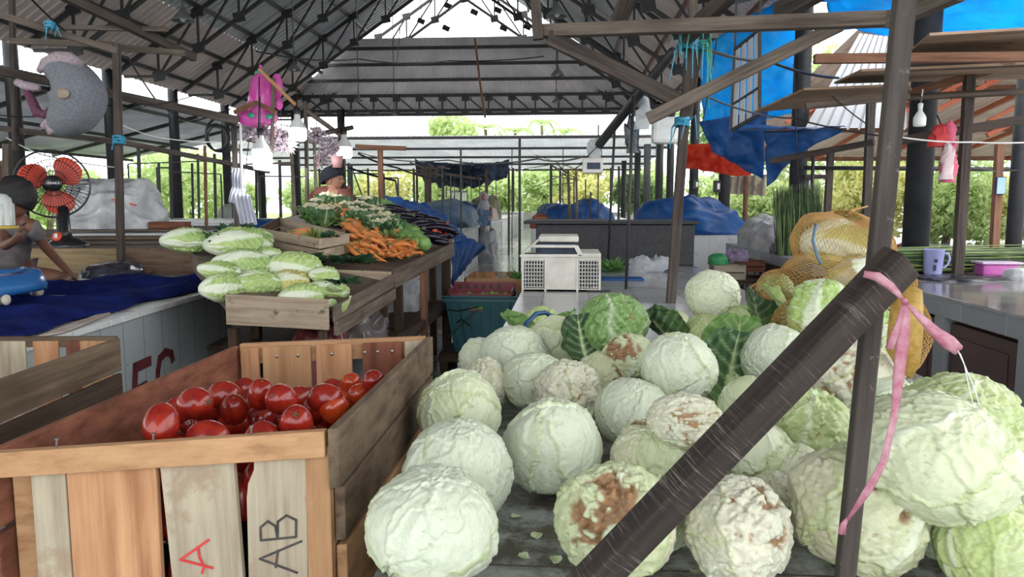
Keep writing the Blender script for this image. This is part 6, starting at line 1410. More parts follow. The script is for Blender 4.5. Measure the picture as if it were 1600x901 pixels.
# ------------------------------------------------------------------ vendor
r = thing('person', 'vendor in navy beanie and brown shirt reaching out over the cauliflowers', 'person', AY(515, 345, 7.75)+V((0, 0, -.6)))
def Vn(px, py, y=7.75): return AY(px, py, y)
pts = [(Vn(505, 372), .15), (Vn(508, 345), .145), (Vn(512, 320), .135), (Vn(517, 302), .085), (Vn(519, 292), .055), (Vn(521, 284), .07),
       (Vn(538, 311, 7.55), .062), (Vn(553, 330, 7.35), .05), (Vn(568, 333, 7.2), .036), (Vn(580, 326, 7.1), .030),
       (Vn(491, 309, 7.9), .062), (Vn(486, 340, 7.8), .05), (Vn(500, 352, 7.5), .036)]
skin('body', pts, [(0, 1), (1, 2), (2, 3), (3, 4), (4, 5), (3, 6), (6, 7), (7, 8), (8, 9), (3, 10), (10, 11), (11, 12)], M['skin_v'], r)
b, q = head_mesh('head', Vn(522, 281), math.radians(-12), .225, M['skin_v'], r); b.build('head', M['skin_v'], r, smooth=True); b = MB(); hand(b, Vn(578, 327, 7.1), Vn(590, 325, 7.0)-Vn(576, 329, 7.1), .17, .5); b.build('hand', M['skin_v'], r, smooth=True)
b = MB()
for s in (-1, 1):
    b.ell(Vn(522, 281)+q @ V((.088, s*.034, .008)), .007, 8, 6)
b.build('eye', M['hair'], r)
sh = [(Vn(504, 374), .175), (Vn(507, 345), .168), (Vn(511, 320), .158), (Vn(518, 297), .098), (Vn(539, 307, 7.56), .085), (Vn(551, 327, 7.38), .068), (Vn(492, 308, 7.9), .085), (Vn(487, 336, 7.82), .068)]
skin('shirt', sh, [(0, 1), (1, 2), (2, 3), (3, 4), (4, 5), (3, 6), (6, 7)], mat('brown_maroon_shirt', (.10, .028, .018), (.15, .045, .03), 9, rough=.85, bump=.3), r)
b = MB(); hc = Vn(519, 278); vs = []; qq = Matrix.Rotation(math.radians(-12), 3, 'Z') @ Matrix.Rotation(-.38, 3, 'Y')
for j in range(15):
    t = PI*j/14*.55
    for i in range(36):
        a = 2*PI*i/36; rr = .128+.003*math.sin(a*24); v = V((rr*math.sin(t)*math.cos(a)*1.0, rr*.86*math.sin(t)*math.sin(a), rr*math.cos(t)*.92)); vs.append(hc+qq @ v)
b.add(vs, gridfaces(36, 14)); b.build('beanie', mat('navy_knit', (.002, .003, .006), (.005, .007, .013), 60, rough=.95, bump=.6, bscale=160), r, smooth=True, solid=.012)
# person in grey headscarf far back
r = thing('person', 'person in a grey headscarf standing behind the far counter under the blue canopy', 'person', AZ(756, 372, 0) if False else V((AY(756, 318, 19.5).x, 19.5, 0)))
c = V((r.location.x, 19.5, 0)); b = MB(); b.tube([c+V((0, 0, .0)), c+V((0, 0, .7)), c+V((0, 0, 1.15)), c+V((0, 0, 1.42)), c+V((0, 0, 1.5))], [.16, .20, .19, .13, .05], 16); b.build('robe', mat('grey_robe', (.16, .15, .18), (.26, .25, .28), 6, rough=.9), r, smooth=True)
b, q = head_mesh('head', c+V((0, -.02, 1.62)), -PI/2, .22, M['skin_v'], r); hand(b, c+V((.1, -.3, 1.1)), (0.2, -1, 0), .16); b.tube([c+V((.17, -.02, 1.35)), c+V((.2, -.15, 1.12)), c+V((.1, -.3, 1.1))], [.06, .05, .035], 10); b.build('body', M['skin_v'], r, smooth=True)
b = MB(); b.ell(c+V((0, .03, 1.64)), (.125, .12, .145), 20, 14); b.tube([c+V((0, .02, 1.55)), c+V((0, .0, 1.42)), c+V((0, 0, 1.3))], [.10, .15, .19], 16); b.build('headscarf', mat('grey_scarf', (.30, .30, .34), (.4, .4, .44), 6, rough=.9), r, smooth=True)
# person in pink cap behind the column
r = thing('person', 'person in a pink head cloth mostly hidden behind the stout round column', 'person', V((AY(1427, 318, 9.6).x, 9.6, 0)))
c = V((r.location.x, 9.6, 0)); b = MB(); b.tube([c, c+V((0, 0, .7)), c+V((0, 0, .95)), c+V((0, 0, 1.0))], [.16, .19, .16, .05], 14); b.build('robe', mat('dull_red_dress', (.22, .06, .06), (.3, .1, .09), 6, rough=.9), r, smooth=True)
b, q = head_mesh('head', c+V((0, -.02, 1.13)), -PI/2-.3, .22, M['skin_v'], r); hand(b, c+V((.1, -.3, .75)), (0.2, -1, 0), .16); b.tube([c+V((.15, -.02, .9)), c+V((.2, -.15, .78)), c+V((.1, -.3, .75))], [.06, .05, .035], 10); b.build('body', M['skin_v'], r, smooth=True)
b = MB(); b.ell(c+V((0, .0, 1.21)), (.115, .115, .08), 18, 12, jit=.06); b.ell(c+V((.07, -.04, 1.28)), (.05, .04, .04), 10, 8, jit=.1); b.build('head_cloth', mat('pink_head_cloth', (.42, .10, .10), (.5, .16, .15), 12, rough=.9), r, smooth=True)
# ------------------------------------------------------------------ vegetable stall, a tilted display
def HY(px, py): return 1/(-0.04659315-0.00015489*px+0.00080515*py)
def HP(px, py, lift=0.0): return AY(px, py, HY(px, py))+V((0, 0, lift))
h0, h1, h2 = HP(520, 480), HP(706, 378), HP(450, 345); HN = (h1-h0).cross(h2-h0).normalized()
if HN.z < 0: HN = -HN
M['st_wood'] = wood('stall_board_wood', (.10, .075, .055), (.21, .165, .125), spots=((.05, .04, .03), .62, 4))
M['st_light'] = wood('light_stall_board', (.36, .27, .185), (.54, .44, .32), spots=((.08, .06, .045), .60, 10))
HU = (HP(640, 400)-HP(560, 400)).normalized(); HU = (HU-HN*HU.dot(HN)).normalized(); HV = HN.cross(HU)
r = thing('vegetable_stall', 'long slanting wooden vegetable stall with board edges and timber legs', 'stall', V((-1.8, 5.4, 0)))
low = .055
poly = [HP(372, 452), HP(508, 458), HP(530, 470), HP(613, 424), HP(705, 379), HP(640, 318), HP(545, 312), HP(452, 330), HP(300, 380)]
b = MB(); b.prism([p-HN*low for p in poly], -.02, HN); b.build('display_board', M['st_wood'], r)
def sboard(name, pA, pB, top, bot, th, m, parent=r, out=None):
    A, B_2 = AY(*pA), AY(*pB); d = (B_2-A).normalized(); s = d.cross(V((0, 0, 1))).normalized()
    b = MB(); b.prism([A+V((0, 0, bot)), B_2+V((0, 0, bot)), B_2+V((0, 0, top)), A+V((0, 0, top))], th, s); return b.build(name, M[m], parent, bevel=.003)
sboard('edge_board', (519, 478, 3.84), (613, 427, 5.0), .0, -.085, .02, 'st_wood')
sboard('edge_board', (521, 502, 3.83), (612, 450, 4.98), .0, -.075, .03, 'st_wood')
sboard('edge_board', (613, 421, 4.98), (706, 378.5, 6.9), .0, -.125, .022, 'st_wood')
sboard('front_board', (354, 459, 3.86), (514, 467, 3.83), .0, -.162, .018, 'st_light')
sboard('side_board', (354, 460, 3.88), (300, 398, 4.75), .0, -.10, .018, 'st_wood')
sboard('cross_board', (462, 418, 4.95), (612, 424, 4.95), .0, -.075, .018, 'st_light')
sboard('cross_board', (470, 436, 4.98), (596, 440, 4.98), -.01, -.09, .015, 'st_wood')
sboard('end_board', (706, 376, 6.95), (690, 365, 7.4), .01, -.13, .02, 'st_light')
legs = [(597, 455, 5.0, .07), (662, 425, 5.6, .05), (697, 398, 6.75, .075), (676, 405, 7.1, .06), (506, 515, 3.88, .05), (365, 512, 4.0, .05), (622, 440, 5.3, .06), (400, 500, 4.9, .06), (470, 470, 6.6, .06)]
for px, py, Y, w in legs:
    t = AY(px, py, Y); b = MB(); b.bar(V((t.x, t.y, 0)), t, w, w, upv=(0, 1, 0)); b.build('leg', M['timber_red'] if px in (662,) else M['w_dark'], r, bevel=.004)
b = MB(); b.bar(AY(625, 528, 4.7), AY(694, 484, 6.6), .03, .05); b.build('shelf_rail', M['w_dark'], r)
zsf = AY(660, 505, 5.6).z
b = MB(); b.box((-2.6, 4.6, zsf-.03), (-1.05, 7.0, zsf-.0)); b.build('lower_shelf', M['w_dark'], r)
b = MB(); b.box((-2.0, 3.95, .32), (-1.3, 4.6, .36)); b.build('lower_shelf', M['w_dark'], r)
# under the table
mound('red_bag', mat('dark_red_bag', (.08, .008, .012), (.14, .02, .025), 5, rough=.5), -1.42, 4.25, .16, .2, .36, .40, 'dark red sack under the front of the stall', 'sack', 61)
mound('plastic_bag', trmat('brownish_clear_bag', (.10, .07, .065), (.26, .22, .22), 6, .2, .12), -1.45, 4.85, .22, .26, zsf, .26, 'brownish clear plastic bag under the stall beside the thick leg', 'plastic bag', 62, amp=.4)
mound('plastic_bag', 'plastic', -1.42, 6.35, .16, .2, zsf, .40, 'clear plastic bag standing on the lower shelf of the stall', 'plastic bag', 63, amp=.4)
mound('orange_bag', mat('brown_orange_bag', (.13, .04, .015), (.22, .08, .03), 5, rough=.4), -1.45, 6.85, .12, .12, zsf, .26, 'brown orange bag at the far end of the lower shelf', 'bag', 64, amp=.3)
mound('black_bag', 'plastic_dk', -1.75, 5.9, .2, .25, zsf, .28, 'black bag in the shade of the lower shelf', 'plastic bag', 65, amp=.3)
r = thing('wooden_crate', 'reddish slatted crate standing on the lower shelf of the stall', 'crate', V((-1.55, 5.25, zsf)))
for k in range(3):
    b = MB(); b.box((-1.42, 5.0, zsf+.02+k*.13), (-1.40, 5.5, zsf+.13+k*.13)); b.build('slat', M['w_red'], r, bevel=.003)
    b = MB(); b.box((-1.75, 4.99, zsf+.02+k*.13), (-1.40, 5.01, zsf+.13+k*.13)); b.build('slat', M['w_dark'], r, bevel=.003)
b = MB(); b.box((-1.75, 5.0, zsf), (-1.40, 5.5, zsf+.02)); b.build('bottom', M['w_dark'], r)

# ---- napa cabbages in the front tray
def orient(dx, dy, roll=0):
    """rotation whose local x runs along the display in picture direction (dx right, dy down)"""
    d = (HU*dx-HV*dy).normalized(); s = HN.cross(d); M3 = Matrix((d, s, HN)).transposed(); return M3.to_quaternion() @ Euler((roll, 0, 0)).to_quaternion()
NL = [(291, 377, 74, (-1, .03), 1, .0, 'dark green topped cabbage farthest left, lying on the board corner'), (372, 384, 98, (-1, -.05), 3, .2, 'largest napa cabbage on top of the front heap'),
      (378, 414, 86, (-1, -.1), 0, .3, 'napa cabbage under the largest one, left'), (458, 420, 82, (-1, -.45), 2, 1.3, 'whitish napa cabbage in the middle of the heap, sloping right'),
      (506, 431, 44, (-1, -.4), 4, .5, 'short white napa cabbage at the right end of the middle row'), (397, 446, 78, (-1, -.1), 2, 2.3, 'napa cabbage at the front left of the tray behind the board'),
      (450, 445, 62, (-1, -.5), 5, .4, 'yellow green napa cabbage at the front middle of the tray'), (510, 453, 66, (-1, -.3), 2, 3.0, 'napa cabbage at the front right corner of the tray'),
      (342, 422, 58, (-.9, -.55), 3, 3.3, 'napa cabbage with white stalk pointing at the blue blanket'), (424, 398, 30, (-1, -.2), 4, 1.0, 'white butt end of a napa cabbage peeking out behind the largest one'),
      (398, 372, 52, (-.9, -.6), 1, 2.0, 'green napa cabbage behind the largest one'), (516, 474, 22, (-1, .4), 4, 0, 'small white napa end wedged at the tray corner'),
      (345, 450, 70, (-1, .2), 0, 1, 'napa cabbage low in the left corner of the tray'), (470, 465, 70, (-1, .0), 2, 1, 'napa cabbage low behind the front board')]
for px, py, w, dr, mi, roll, lab in NL:
    Y = HY(px, py)*(.975 if py < 435 else 1.035); L = w*Y/F*1.16
    o = obj('napa_cabbage', NAP[mi], label=lab, cat='napa cabbage', group='napa cabbages in the front tray'); o.rotation_mode = 'QUATERNION'; o.rotation_quaternion = orient(-dr[0], -dr[1], roll); o.scale = (L, L*.92, L*.92)
    o.location = AY(px, py, Y)
leafbunch('spinach_bunch', HP(338, 388, .02), .13, 70, 'dark green leafy bunch between the two leftmost napa cabbages', 'greens', 31, M['bunch_dk'], s=.035)
leafbunch('spinach_bunch', HP(356, 372, .03), .10, 60, 'dark leafy bunch sticking up behind the largest napa cabbage', 'greens', 32, M['bunch_dk'], s=.035)
leafbunch('spinach_bunch', HP(388, 366, .03), .07, 40, 'small dark leafy bunch right behind the largest napa cabbage', 'greens', 33, M['bunch_dk'], s=.03)
leafbunch('spinach_bunch', HP(470, 408), .16, 90, 'dark spinach leaves between the napa tray and the carrots', 'greens', 34, M['bunch_dk'], up_=.4, s=.035)
leafbunch('spinach_bunch', HP(550, 410), .16, 90, 'dark leaves along the front of the carrot pile', 'greens', 35, M['bunch_dk'], up_=.4, s=.035)
leafbunch('spinach_bunch', HP(535, 442), .13, 60, 'wilted green leaves in the tray corner beside the napa cabbages', 'greens', 36, M['bunch_dk'], up_=.3, s=.03)
for i, (px, py, rx) in enumerate([(535, 452, .3), (548, 462, 1.2)]):
    o = obj('napa_leaf', leaf_mesh(60+i, LIM, PAL), label=['loose pale leaf lying over the tray edge', 'loose pale leaf hanging down outside the tray edge'][i], cat='leaf', group='napa leaves'); o.location = AY(px, py, 3.78); o.scale = (.06,)*3; o.rotation_euler = (-rx, .4, 1.2+i)

# ---- carrots
M['carrot'] = mat('carrot_skin', (.58, .17, .035), (.72, .26, .07), 14, rough=.5, bump=.3, bscale=40)
M['carrot_top'] = mat('carrot_stub_green', (.12, .20, .04), (.26, .32, .10), 14, rough=.6)
def carrot_proto(seed):
    rs = random.Random(seed); b = MB(); L = .19; n = 12; bend = rs.uniform(-.03, .03); b.mi = 0
    P = [V((L*(t-.5), bend*math.sin(PI*t), .004*math.sin(t*9))) for t in [i/9 for i in range(10)]]; R = [.012, .0185, .019, .018, .0165, .015, .0125, .0095, .006, .001]
    R = [q*(1+rs.uniform(-.06, .06)) for q in R]; b.tube(P, R, n); b.mi = 1
    for k in range(4): b.tube([V((-L/2+.004, 0, 0)), V((-L/2-rs.uniform(.02, .05), rs.uniform(-.015, .015), rs.uniform(-.01, .015)))], [.003, .0015], 5)
    return b.build('carrot', [M['carrot'], M['carrot_top']], None, smooth=True, raw=True)
CP = [carrot_proto(i) for i in range(5)]; _used = [0]
def put(protos, name, P, quat, sc, label, cat, group):
    k = _used[0] % len(protos); pr = protos[k]
    if pr.get('label') is None: o = pr
    else: o = pr.copy(); COL.objects.link(o)
    _used[0] += 1; o.location = P; o.rotation_mode = 'QUATERNION'; o.rotation_quaternion = quat; o.scale = (sc,)*3; tag(o, label, cat, group); return o
rs = random.Random(3)
def scatter(protos, name, reg, n, label, cat, group, dirs, sc=(.9, 1.15), lift=(.0, .06), tilt=.55):
    (x0, y0), (x1, y1), (x2, y2), (x3, y3) = reg; k = 0; side = int(math.sqrt(n))+1
    for i in range(n):
        u = ((i*.6180339)+rs.uniform(0, .1)) % 1; v = (i+.5)/n
        px = (x0*(1-u)+x1*u)*(1-v)+(x3*(1-u)+x2*u)*v; py = (y0*(1-u)+y1*u)*(1-v)+(y3*(1-u)+y2*u)*v
        a = rs.gauss(*dirs); P = HP(px, py)-HN*(low-.02)+HN*(low-.02+rs.uniform(*lift)); q = orient(math.cos(a), math.sin(a), rs.uniform(0, 6))
        q = Euler((rs.uniform(-tilt, tilt), rs.uniform(-tilt, tilt), 0)).to_quaternion() @ q
        put(protos, name, P, q, rs.uniform(*sc), label, cat, group)
scatter(CP, 'carrot', ((555, 378), (612, 368), (655, 388), (640, 404)), 62, 'orange carrot in the big heap beside the green chayotes', 'carrot', 'carrots of the big heap', (.7, 1.3), sc=(.85, 1.1))
scatter(CP, 'carrot', ((545, 388), (620, 385), (640, 402), (560, 404)), 44, 'orange carrot along the front of the big heap', 'carrot', 'carrots along the front of the big heap', (.9, 1.3), sc=(.8, 1.05))
scatter(CP, 'carrot', ((548, 366), (575, 362), (585, 384), (552, 388)), 12, 'long carrot lying at the left end of the big heap', 'carrot', 'carrots at the left end of the big heap', (1.1, .25), sc=(1.1, 1.35))
scatter(CP, 'carrot', ((500, 338), (560, 342), (582, 356), (500, 350)), 34, 'carrot in the upper pile below the cauliflowers', 'carrot', 'carrots of the upper pile', (.3, 1.3), lift=(.03, .10), sc=(.8, 1.05))
for px, py, a in [(571, 367, .9), (567, 360, 1.0), (577, 353, .1), (560, 356, .3), (553, 362, .3), (583, 371, .9)]:
    put(CP, 'carrot', HP(px, py, .05), orient(math.cos(a), math.sin(a)), 1.25, 'large carrot sliding down between upper pile and big heap', 'carrot', 'large carrots between the piles')
leafbunch('carrot_greens', HP(610, 382, .06), .09, 40, 'pale green carrot stubs and stems on the big heap', 'greens', 41, M['carrot_top'], s=.008)
leafbunch('carrot_greens', HP(632, 388, .06), .08, 35, 'carrot stems at the right side of the big heap', 'greens', 42, M['carrot_top'], s=.008)
leafbunch('carrot_greens', HP(560, 354, .08), .09, 40, 'pale stems at the right end of the upper carrot pile', 'greens', 43, M['carrot_top'], s=.008)
leafbunch('carrot_greens', HP(530, 345, .08), .08, 35, 'green stems in the middle of the upper carrot pile', 'greens', 44, M['carrot_top'], s=.008)

# ---- raised tilted carrot crate
r = thing('carrot_crate', 'tilted wooden crate with carrots standing on the stall behind the napa cabbages', 'crate', AY(460, 405, 5.4))
c00, c10, c11, c01 = AY(402, 356, 5.35), AY(500, 373, 4.98), AY(546, 365, 5.45), AY(436, 339, 5.95); dn = V((0, 0, -.15))
up_n = (c10-c00).cross(c01-c00).normalized(); dn = -up_n*.15 if up_n.z > 0 else up_n*.15
for (A_, B_3, m) in ((c00, c10, 'st_light'), (c10, c11, 'st_light'), (c11, c01, 'st_light'), (c01, c00, 'w_dark')):
    for k in range(2):
        a0_, a1_ = dn*(k*.52), dn*(k*.52+.46); b = MB(); b.prism([A_+a0_, B_3+a0_, B_3+a1_, A_+a1_], .012); b.build('side_board', M[m], r, bevel=.002)
b = MB(); b.prism([c00+dn, c10+dn, c11+dn, c01+dn], .01); b.build('bottom', M['w_dark'], r)
cm = (c00+c10+c11+c01)/4
r2 = thing('support_box', 'dark low box under the tilted carrot crate', 'box', cm+dn*1.0-V((0, 0, .1)))
b = MB(); b.prism([c00+dn*1.15+V((.05, .05, 0)), c10+dn*1.15+V((-.03, .05, 0)), c11+dn*1.15+V((-.05, -.05, 0)), c01+dn*1.15+V((.05, -.05, 0))], .10, -up_n if up_n.z > 0 else up_n); b.build('body', M['w_dark'], r2)
for i in range(16):
    u, v = rs.uniform(.42, .88), rs.uniform(.25, .75); P = c00.lerp(c10, u).lerp(c01.lerp(c11, u), v)+dn*(.42-.25*rs.random()); a = rs.uniform(-.2, 1.0)
    put(CP, 'carrot', P, orient(math.cos(a), math.sin(a), rs.uniform(0, 6)), 1.05, 'carrot lying in the tilted crate', 'carrot', 'carrots in the tilted crate')
leafbunch('carrot_greens', c00.lerp(c10, .65).lerp(c11, .3)+dn*.2, .1, 30, 'few stems sticking up in the tilted carrot crate', 'greens', 45, M['carrot_top'], s=.006, up_=1.2)
leafbunch('spinach_bunch', c10.lerp(c11, .3), .07, 30, 'dark leaf hanging over the rim of the tilted crate', 'greens', 46, M['bunch_dk'], s=.03)
sboard('rear_board', (432, 352, 6.2), (540, 372, 5.7), .06, -.06, .015, 'st_wood', parent=thing('rear_crate', 'grey wooden crate side behind the tilted carrot crate', 'crate', AY(480, 352, 6.1)))

# ---- cauliflowers
def cauli_mesh(seed):
    rs_ = np.random.RandomState(seed); nu, nv = 60, 44; th = np.linspace(0, PI, nv+1); ph = np.arange(nu)*2*PI/nu; T, Pp = np.meshgrid(th, ph, indexing='ij')
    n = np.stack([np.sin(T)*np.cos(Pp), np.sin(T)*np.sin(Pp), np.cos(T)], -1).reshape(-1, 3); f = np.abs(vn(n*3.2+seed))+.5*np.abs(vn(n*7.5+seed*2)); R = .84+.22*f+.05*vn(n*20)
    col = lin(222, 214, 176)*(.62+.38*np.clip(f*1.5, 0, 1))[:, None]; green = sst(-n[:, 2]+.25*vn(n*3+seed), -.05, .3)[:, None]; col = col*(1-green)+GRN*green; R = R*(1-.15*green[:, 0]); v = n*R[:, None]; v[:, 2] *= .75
    return npmesh('cauliflower', v, [q[::-1] for q in gridfaces(nu, nv)], M['greenleaf'], np.clip(col, 0, 1))
CM = [cauli_mesh(i) for i in range(4)]; LM = [leaf_mesh(70+i, DKG*1.1, GRN*.9, nu=14, nv=14, ruff=.2) for i in range(3)]
def cauli(P, R, i, lab):
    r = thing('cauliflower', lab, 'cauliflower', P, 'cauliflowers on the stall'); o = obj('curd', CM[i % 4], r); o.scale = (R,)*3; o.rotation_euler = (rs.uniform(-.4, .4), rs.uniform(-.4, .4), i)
    for k in range(5):
        a = i+k*1.256; l = obj('leaf', LM[k % 3], r); s = R*.95; l.scale = (s,)*3; l.rotation_euler = (.75+.3*rs.random(), 0, a); l.location = (.55*R*math.sin(a)*-1*-1, -.0, -.7*R); l.location = (-.5*R*math.sin(a), .5*R*math.cos(a), -.75*R)
CL = [(498, 326), (513, 316), (528, 322), (542, 330), (520, 338), (503, 342), (536, 343), (552, 340), (566, 346), (575, 334), (588, 340), (600, 350), (582, 352), (594, 362), (608, 360), (560, 328), (490, 336), (575, 322), (540, 316)]
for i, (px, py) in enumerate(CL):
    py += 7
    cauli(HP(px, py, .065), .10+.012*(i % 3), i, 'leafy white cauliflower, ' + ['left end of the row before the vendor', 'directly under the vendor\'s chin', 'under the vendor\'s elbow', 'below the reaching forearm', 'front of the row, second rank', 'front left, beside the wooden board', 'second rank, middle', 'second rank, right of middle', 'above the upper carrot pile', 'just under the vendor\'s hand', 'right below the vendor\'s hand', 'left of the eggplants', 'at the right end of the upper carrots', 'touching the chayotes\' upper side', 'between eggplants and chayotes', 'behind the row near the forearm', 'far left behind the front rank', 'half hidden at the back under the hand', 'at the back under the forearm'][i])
leafbunch('cauliflower_leaves', HP(600, 372, .03), .15, 70, 'dark green cauliflower leaves between the carrots and the chayotes', 'greens', 51, M['bunch_dk'], s=.03)
leafbunch('cauliflower_leaves', HP(488, 348, .03), .12, 50, 'green leaves at the left end of the cauliflower row', 'greens', 52, M['bunch'], s=.035)

# ---- eggplants
M['egg'] = mat('eggplant_skin', (.006, .004, .010), (.012, .006, .018), 6, rough=.14, spec=.4)
M['egg_cap'] = mat('eggplant_cap', (.05, .07, .04), (.10, .12, .07), 9, rough=.6)
def egg_proto(seed):
    rs_ = random.Random(seed); b = MB(); L = .24; bend = rs_.uniform(-.03, .03)
    P = [V((L*(t-.5), bend*math.sin(PI*t), 0)) for t in [i/9 for i in range(10)]]; R = [.010, .016, .020, .023, .025, .0265, .027, .025, .019, .004]; b.mi = 0; b.tube(P, R, 12); b.mi = 1
    b.tube([P[0]-V((.03, 0, 0)), P[0]-V((.005, 0, 0)), P[0]+V((.012, 0, 0)), P[1]+V((.004, 0, 0))], [.004, .006, .018, .0175], 10); return b.build('eggplant', [M['egg'], M['egg_cap']], None, smooth=True, raw=True)
EP = [egg_proto(i) for i in range(4)]; _used[0] = 0
scatter(EP, 'eggplant', ((585, 338), (628, 340), (660, 358), (612, 356)), 30, 'shiny dark purple eggplant in the upper part of the heap', 'eggplant', 'eggplants of the upper heap', (.4, .25), lift=(.03, .10), tilt=.2, sc=(1.1, 1.35))
scatter(EP, 'eggplant', ((645, 354), (670, 358), (692, 374), (668, 386)), 30, 'shiny dark purple eggplant in the lower part of the heap', 'eggplant', 'eggplants of the lower heap', (.6, .25), lift=(.03, .10), tilt=.2, sc=(1.1, 1.35))
scatter(EP, 'eggplant', ((620, 352), (650, 354), (672, 376), (648, 366)), 22, 'shiny dark purple eggplant in the middle of the heap', 'eggplant', 'eggplants in the middle of the heap', (.5, .25), lift=(.04, .11), tilt=.2, sc=(1.1, 1.35))
# ---- chayotes
M['chay'] = mat('chayote_skin', (.10, .24, .05), (.22, .38, .11), 8, rough=.4, bump=.2)
def chay_proto(seed):
    b = MB(); b.lathe([(0, -.062), (.026, -.058), (.044, -.035), (.048, -.008), (.040, .022), (.030, .046), (.018, .058), (.0, .06)], 18, cap=False)
    b.v = [(x*(1+.06*math.cos(5*math.atan2(y, x))), y*(1+.06*math.cos(5*math.atan2(y, x))), z) for x, y, z in b.v]; return b.build('chayote', M['chay'], None, smooth=True, raw=True)
HPR = [chay_proto(0), chay_proto(1)]
for i, (px, py) in enumerate([(607, 358), (620, 354), (612, 364), (626, 360), (621, 371), (634, 366), (640, 372), (646, 364), (651, 376), (642, 382), (634, 376), (655, 383), (648, 388), (630, 382), (660, 390), (656, 380)]):
    k = i % 2; pr = HPR[k]; o = pr if i < 2 else pr.copy()
    if i >= 2: COL.objects.link(o)
    o.scale = (1.35,)*3; o.location = HP(px, py, .045); o.rotation_euler = (rs.uniform(0, 3), rs.uniform(0, 3), rs.uniform(0, 3)); tag(o, 'green chayote between the carrots and the eggplants', 'chayote', 'chayotes on the stall')
# ---- small tomatoes and a cabbage
for i in range(26):
    px = 674+((i*.618) % 1)*24; py = 358+(i/26)*20
    o = dup(tps[2 if i % 3 else 0], HP(px, py, .05+.05*rs.random()), (rs.uniform(0, 3), rs.uniform(0, 3), 0), .026+.004*rs.random(), label='small orange red tomato in the box corner beyond the eggplants', group='small tomatoes on the stall'); o['category'] = 'tomato'
o = obj('cabbage', cabm('pale', 3), label='pale cabbage at the far corner of the vegetable stall above the small tomatoes', cat='cabbage'); o.location = HP(683, 356, .02); o.scale = (.085, .085, .075)
b = MB(); sboard('box_side', (671, 388, 6.6), (704, 381, 6.8), .10, -.02, .012, 'st_wood', parent=thing('tomato_box', 'small wooden box edge holding the small tomatoes at the stall corner', 'box', AY(690, 385, 6.7)))
# cucumbers / gourds lying behind
for i, (px, py, m, lab) in enumerate([(585, 312, 'chay', 'long green gourd lying at the top of the stall under the vendor\'s hand'), (596, 318, 'chay', 'second long green gourd beside the top one'), (572, 318, 'st_light', 'rolled grey mat lying above the eggplants')]):
    P = HP(px, py+6, .03); d = (HU*1.0-HV*.5).normalized(); b = MB(); b.tube([P-d*.24, P-d*.12, P+d*.1, P+d*.2], [.02, .035, .04, .02], 12); b.build('gourd' if i < 2 else 'rolled_mat', M[m], None, smooth=True, label=lab, cat='gourd' if i < 2 else 'mat')
mound('plastic_bag', 'plastic', HP(600, 378).x, HP(600, 378).y, .06, .05, HP(600, 378).z-.02, .06, 'scrap of clear bag in front of the chayotes', 'plastic bag', 66, amp=.4)

# ---- big blue tarp falling over the end of the next stall
M['tarp_s'] = trmat('deep_blue_tarpaulin', (.015, .06, .20), (.03, .10, .30), 9, .12, .5)
cloth('draped_tarpaulin', 'tarp_s', [AY(596, 300, 9.2), AY(664, 314, 9.6), AY(758, 388, 8.6), AY(690, 392, 7.9)], 'big blue tarpaulin sloping down behind the eggplants', amp=.05, seed=21, fold=.006, nu=60, nv=50)
cloth('draped_tarpaulin', 'tarp_s', [AY(700, 350, 8.2), AY(757, 388, 8.5), AY(730, 415, 8.3), AY(708, 448, 8.0)], 'lower end of blue tarpaulin hanging to a point behind the teal bin', amp=.06, seed=22, fold=.012)
r = thing('tarp_stall', 'stall frame and goods hidden beneath the big sloping blue tarpaulin', 'stall', V((-1.9, 9.6, 0)))
b = MB(); b.box((-2.5, 9.0, 0), (-1.45, 10.4, .9)); b.build('counter', M['white_tile'], r)
mound('covered_heap', 'tarp_s', -2.3, 9.9, .55, .6, .9, .5, None, None, 23, parent=r)

# ---- teal bin with maroon basket on a stool
bz = .2; By = 6.25; r = thing('teal_bin', 'big teal ribbed plastic bin standing on a stool beside the counter', 'bin', V((-.72, By+.25, bz)))
tl = mat('teal_plastic', (.010, .085, .105), (.016, .12, .14), 5, rough=.4)
def BP(px, py, Y=By): return AY(px, py, Y)
x0b, x1b = AY(709, 500, By).x, AY(795, 500, By).x; x0t, x1t = AY(694, 500, By).x, AY(806, 500, By).x; zb, ztb = bz, AY(740, 463, By).z
def hull(z0, z1, xa0, xb0, xa1, xb1, y0, y1, dy=.04):
    return [(xa0, y0+dy, z0), (xb0, y0+dy, z0), (xb0, y1-dy, z0), (xa0, y1-dy, z0), (xa1, y0, z1), (xb1, y0, z1), (xb1, y1, z1), (xa1, y1, z1)]
b = MB(); o8 = hull(zb, ztb, x0b, x1b, x0t, x1t, By, By+.42); i8 = hull(zb+.02, ztb+.0, x0b+.015, x1b-.015, x0t+.012, x1t-.012, By+.012, By+.41)
b.add(o8+i8, [(0, 3, 2, 1), (0, 1, 5, 4), (1, 2, 6, 5), (2, 3, 7, 6), (3, 0, 4, 7), (8, 9, 10, 11), (8, 12, 13, 9), (9, 13, 14, 10), (10, 14, 15, 11), (11, 15, 12, 8), (4, 5, 13, 12), (5, 6, 14, 13), (6, 7, 15, 14), (7, 4, 12, 15)]); b.build('tub', tl, r, bevel=.006)
b = MB()
for k in range(7):
    t = (k+.5)/7; b.bar((x0b+(x1b-x0b)*t, By+.036, zb+.01), (x0t+(x1t-x0t)*t, By-.002, ztb-.06), .008, .008)
b.box((x0t-.012, By-.015, ztb-.045), (x1t+.012, By+.0, ztb-.02)); b.box((x0t-.014, By-.018, ztb-.006), (x1t+.014, By+.004, ztb+.006)); b.build('rib', tl, r)
b = MB(); c = AY(746, 481, By-.01); b.box(c+V((-.07, -.006, -.014)), c+V((.05, .004, .014))); b.build('handle_slot', M['bunch'], r, bevel=.003)
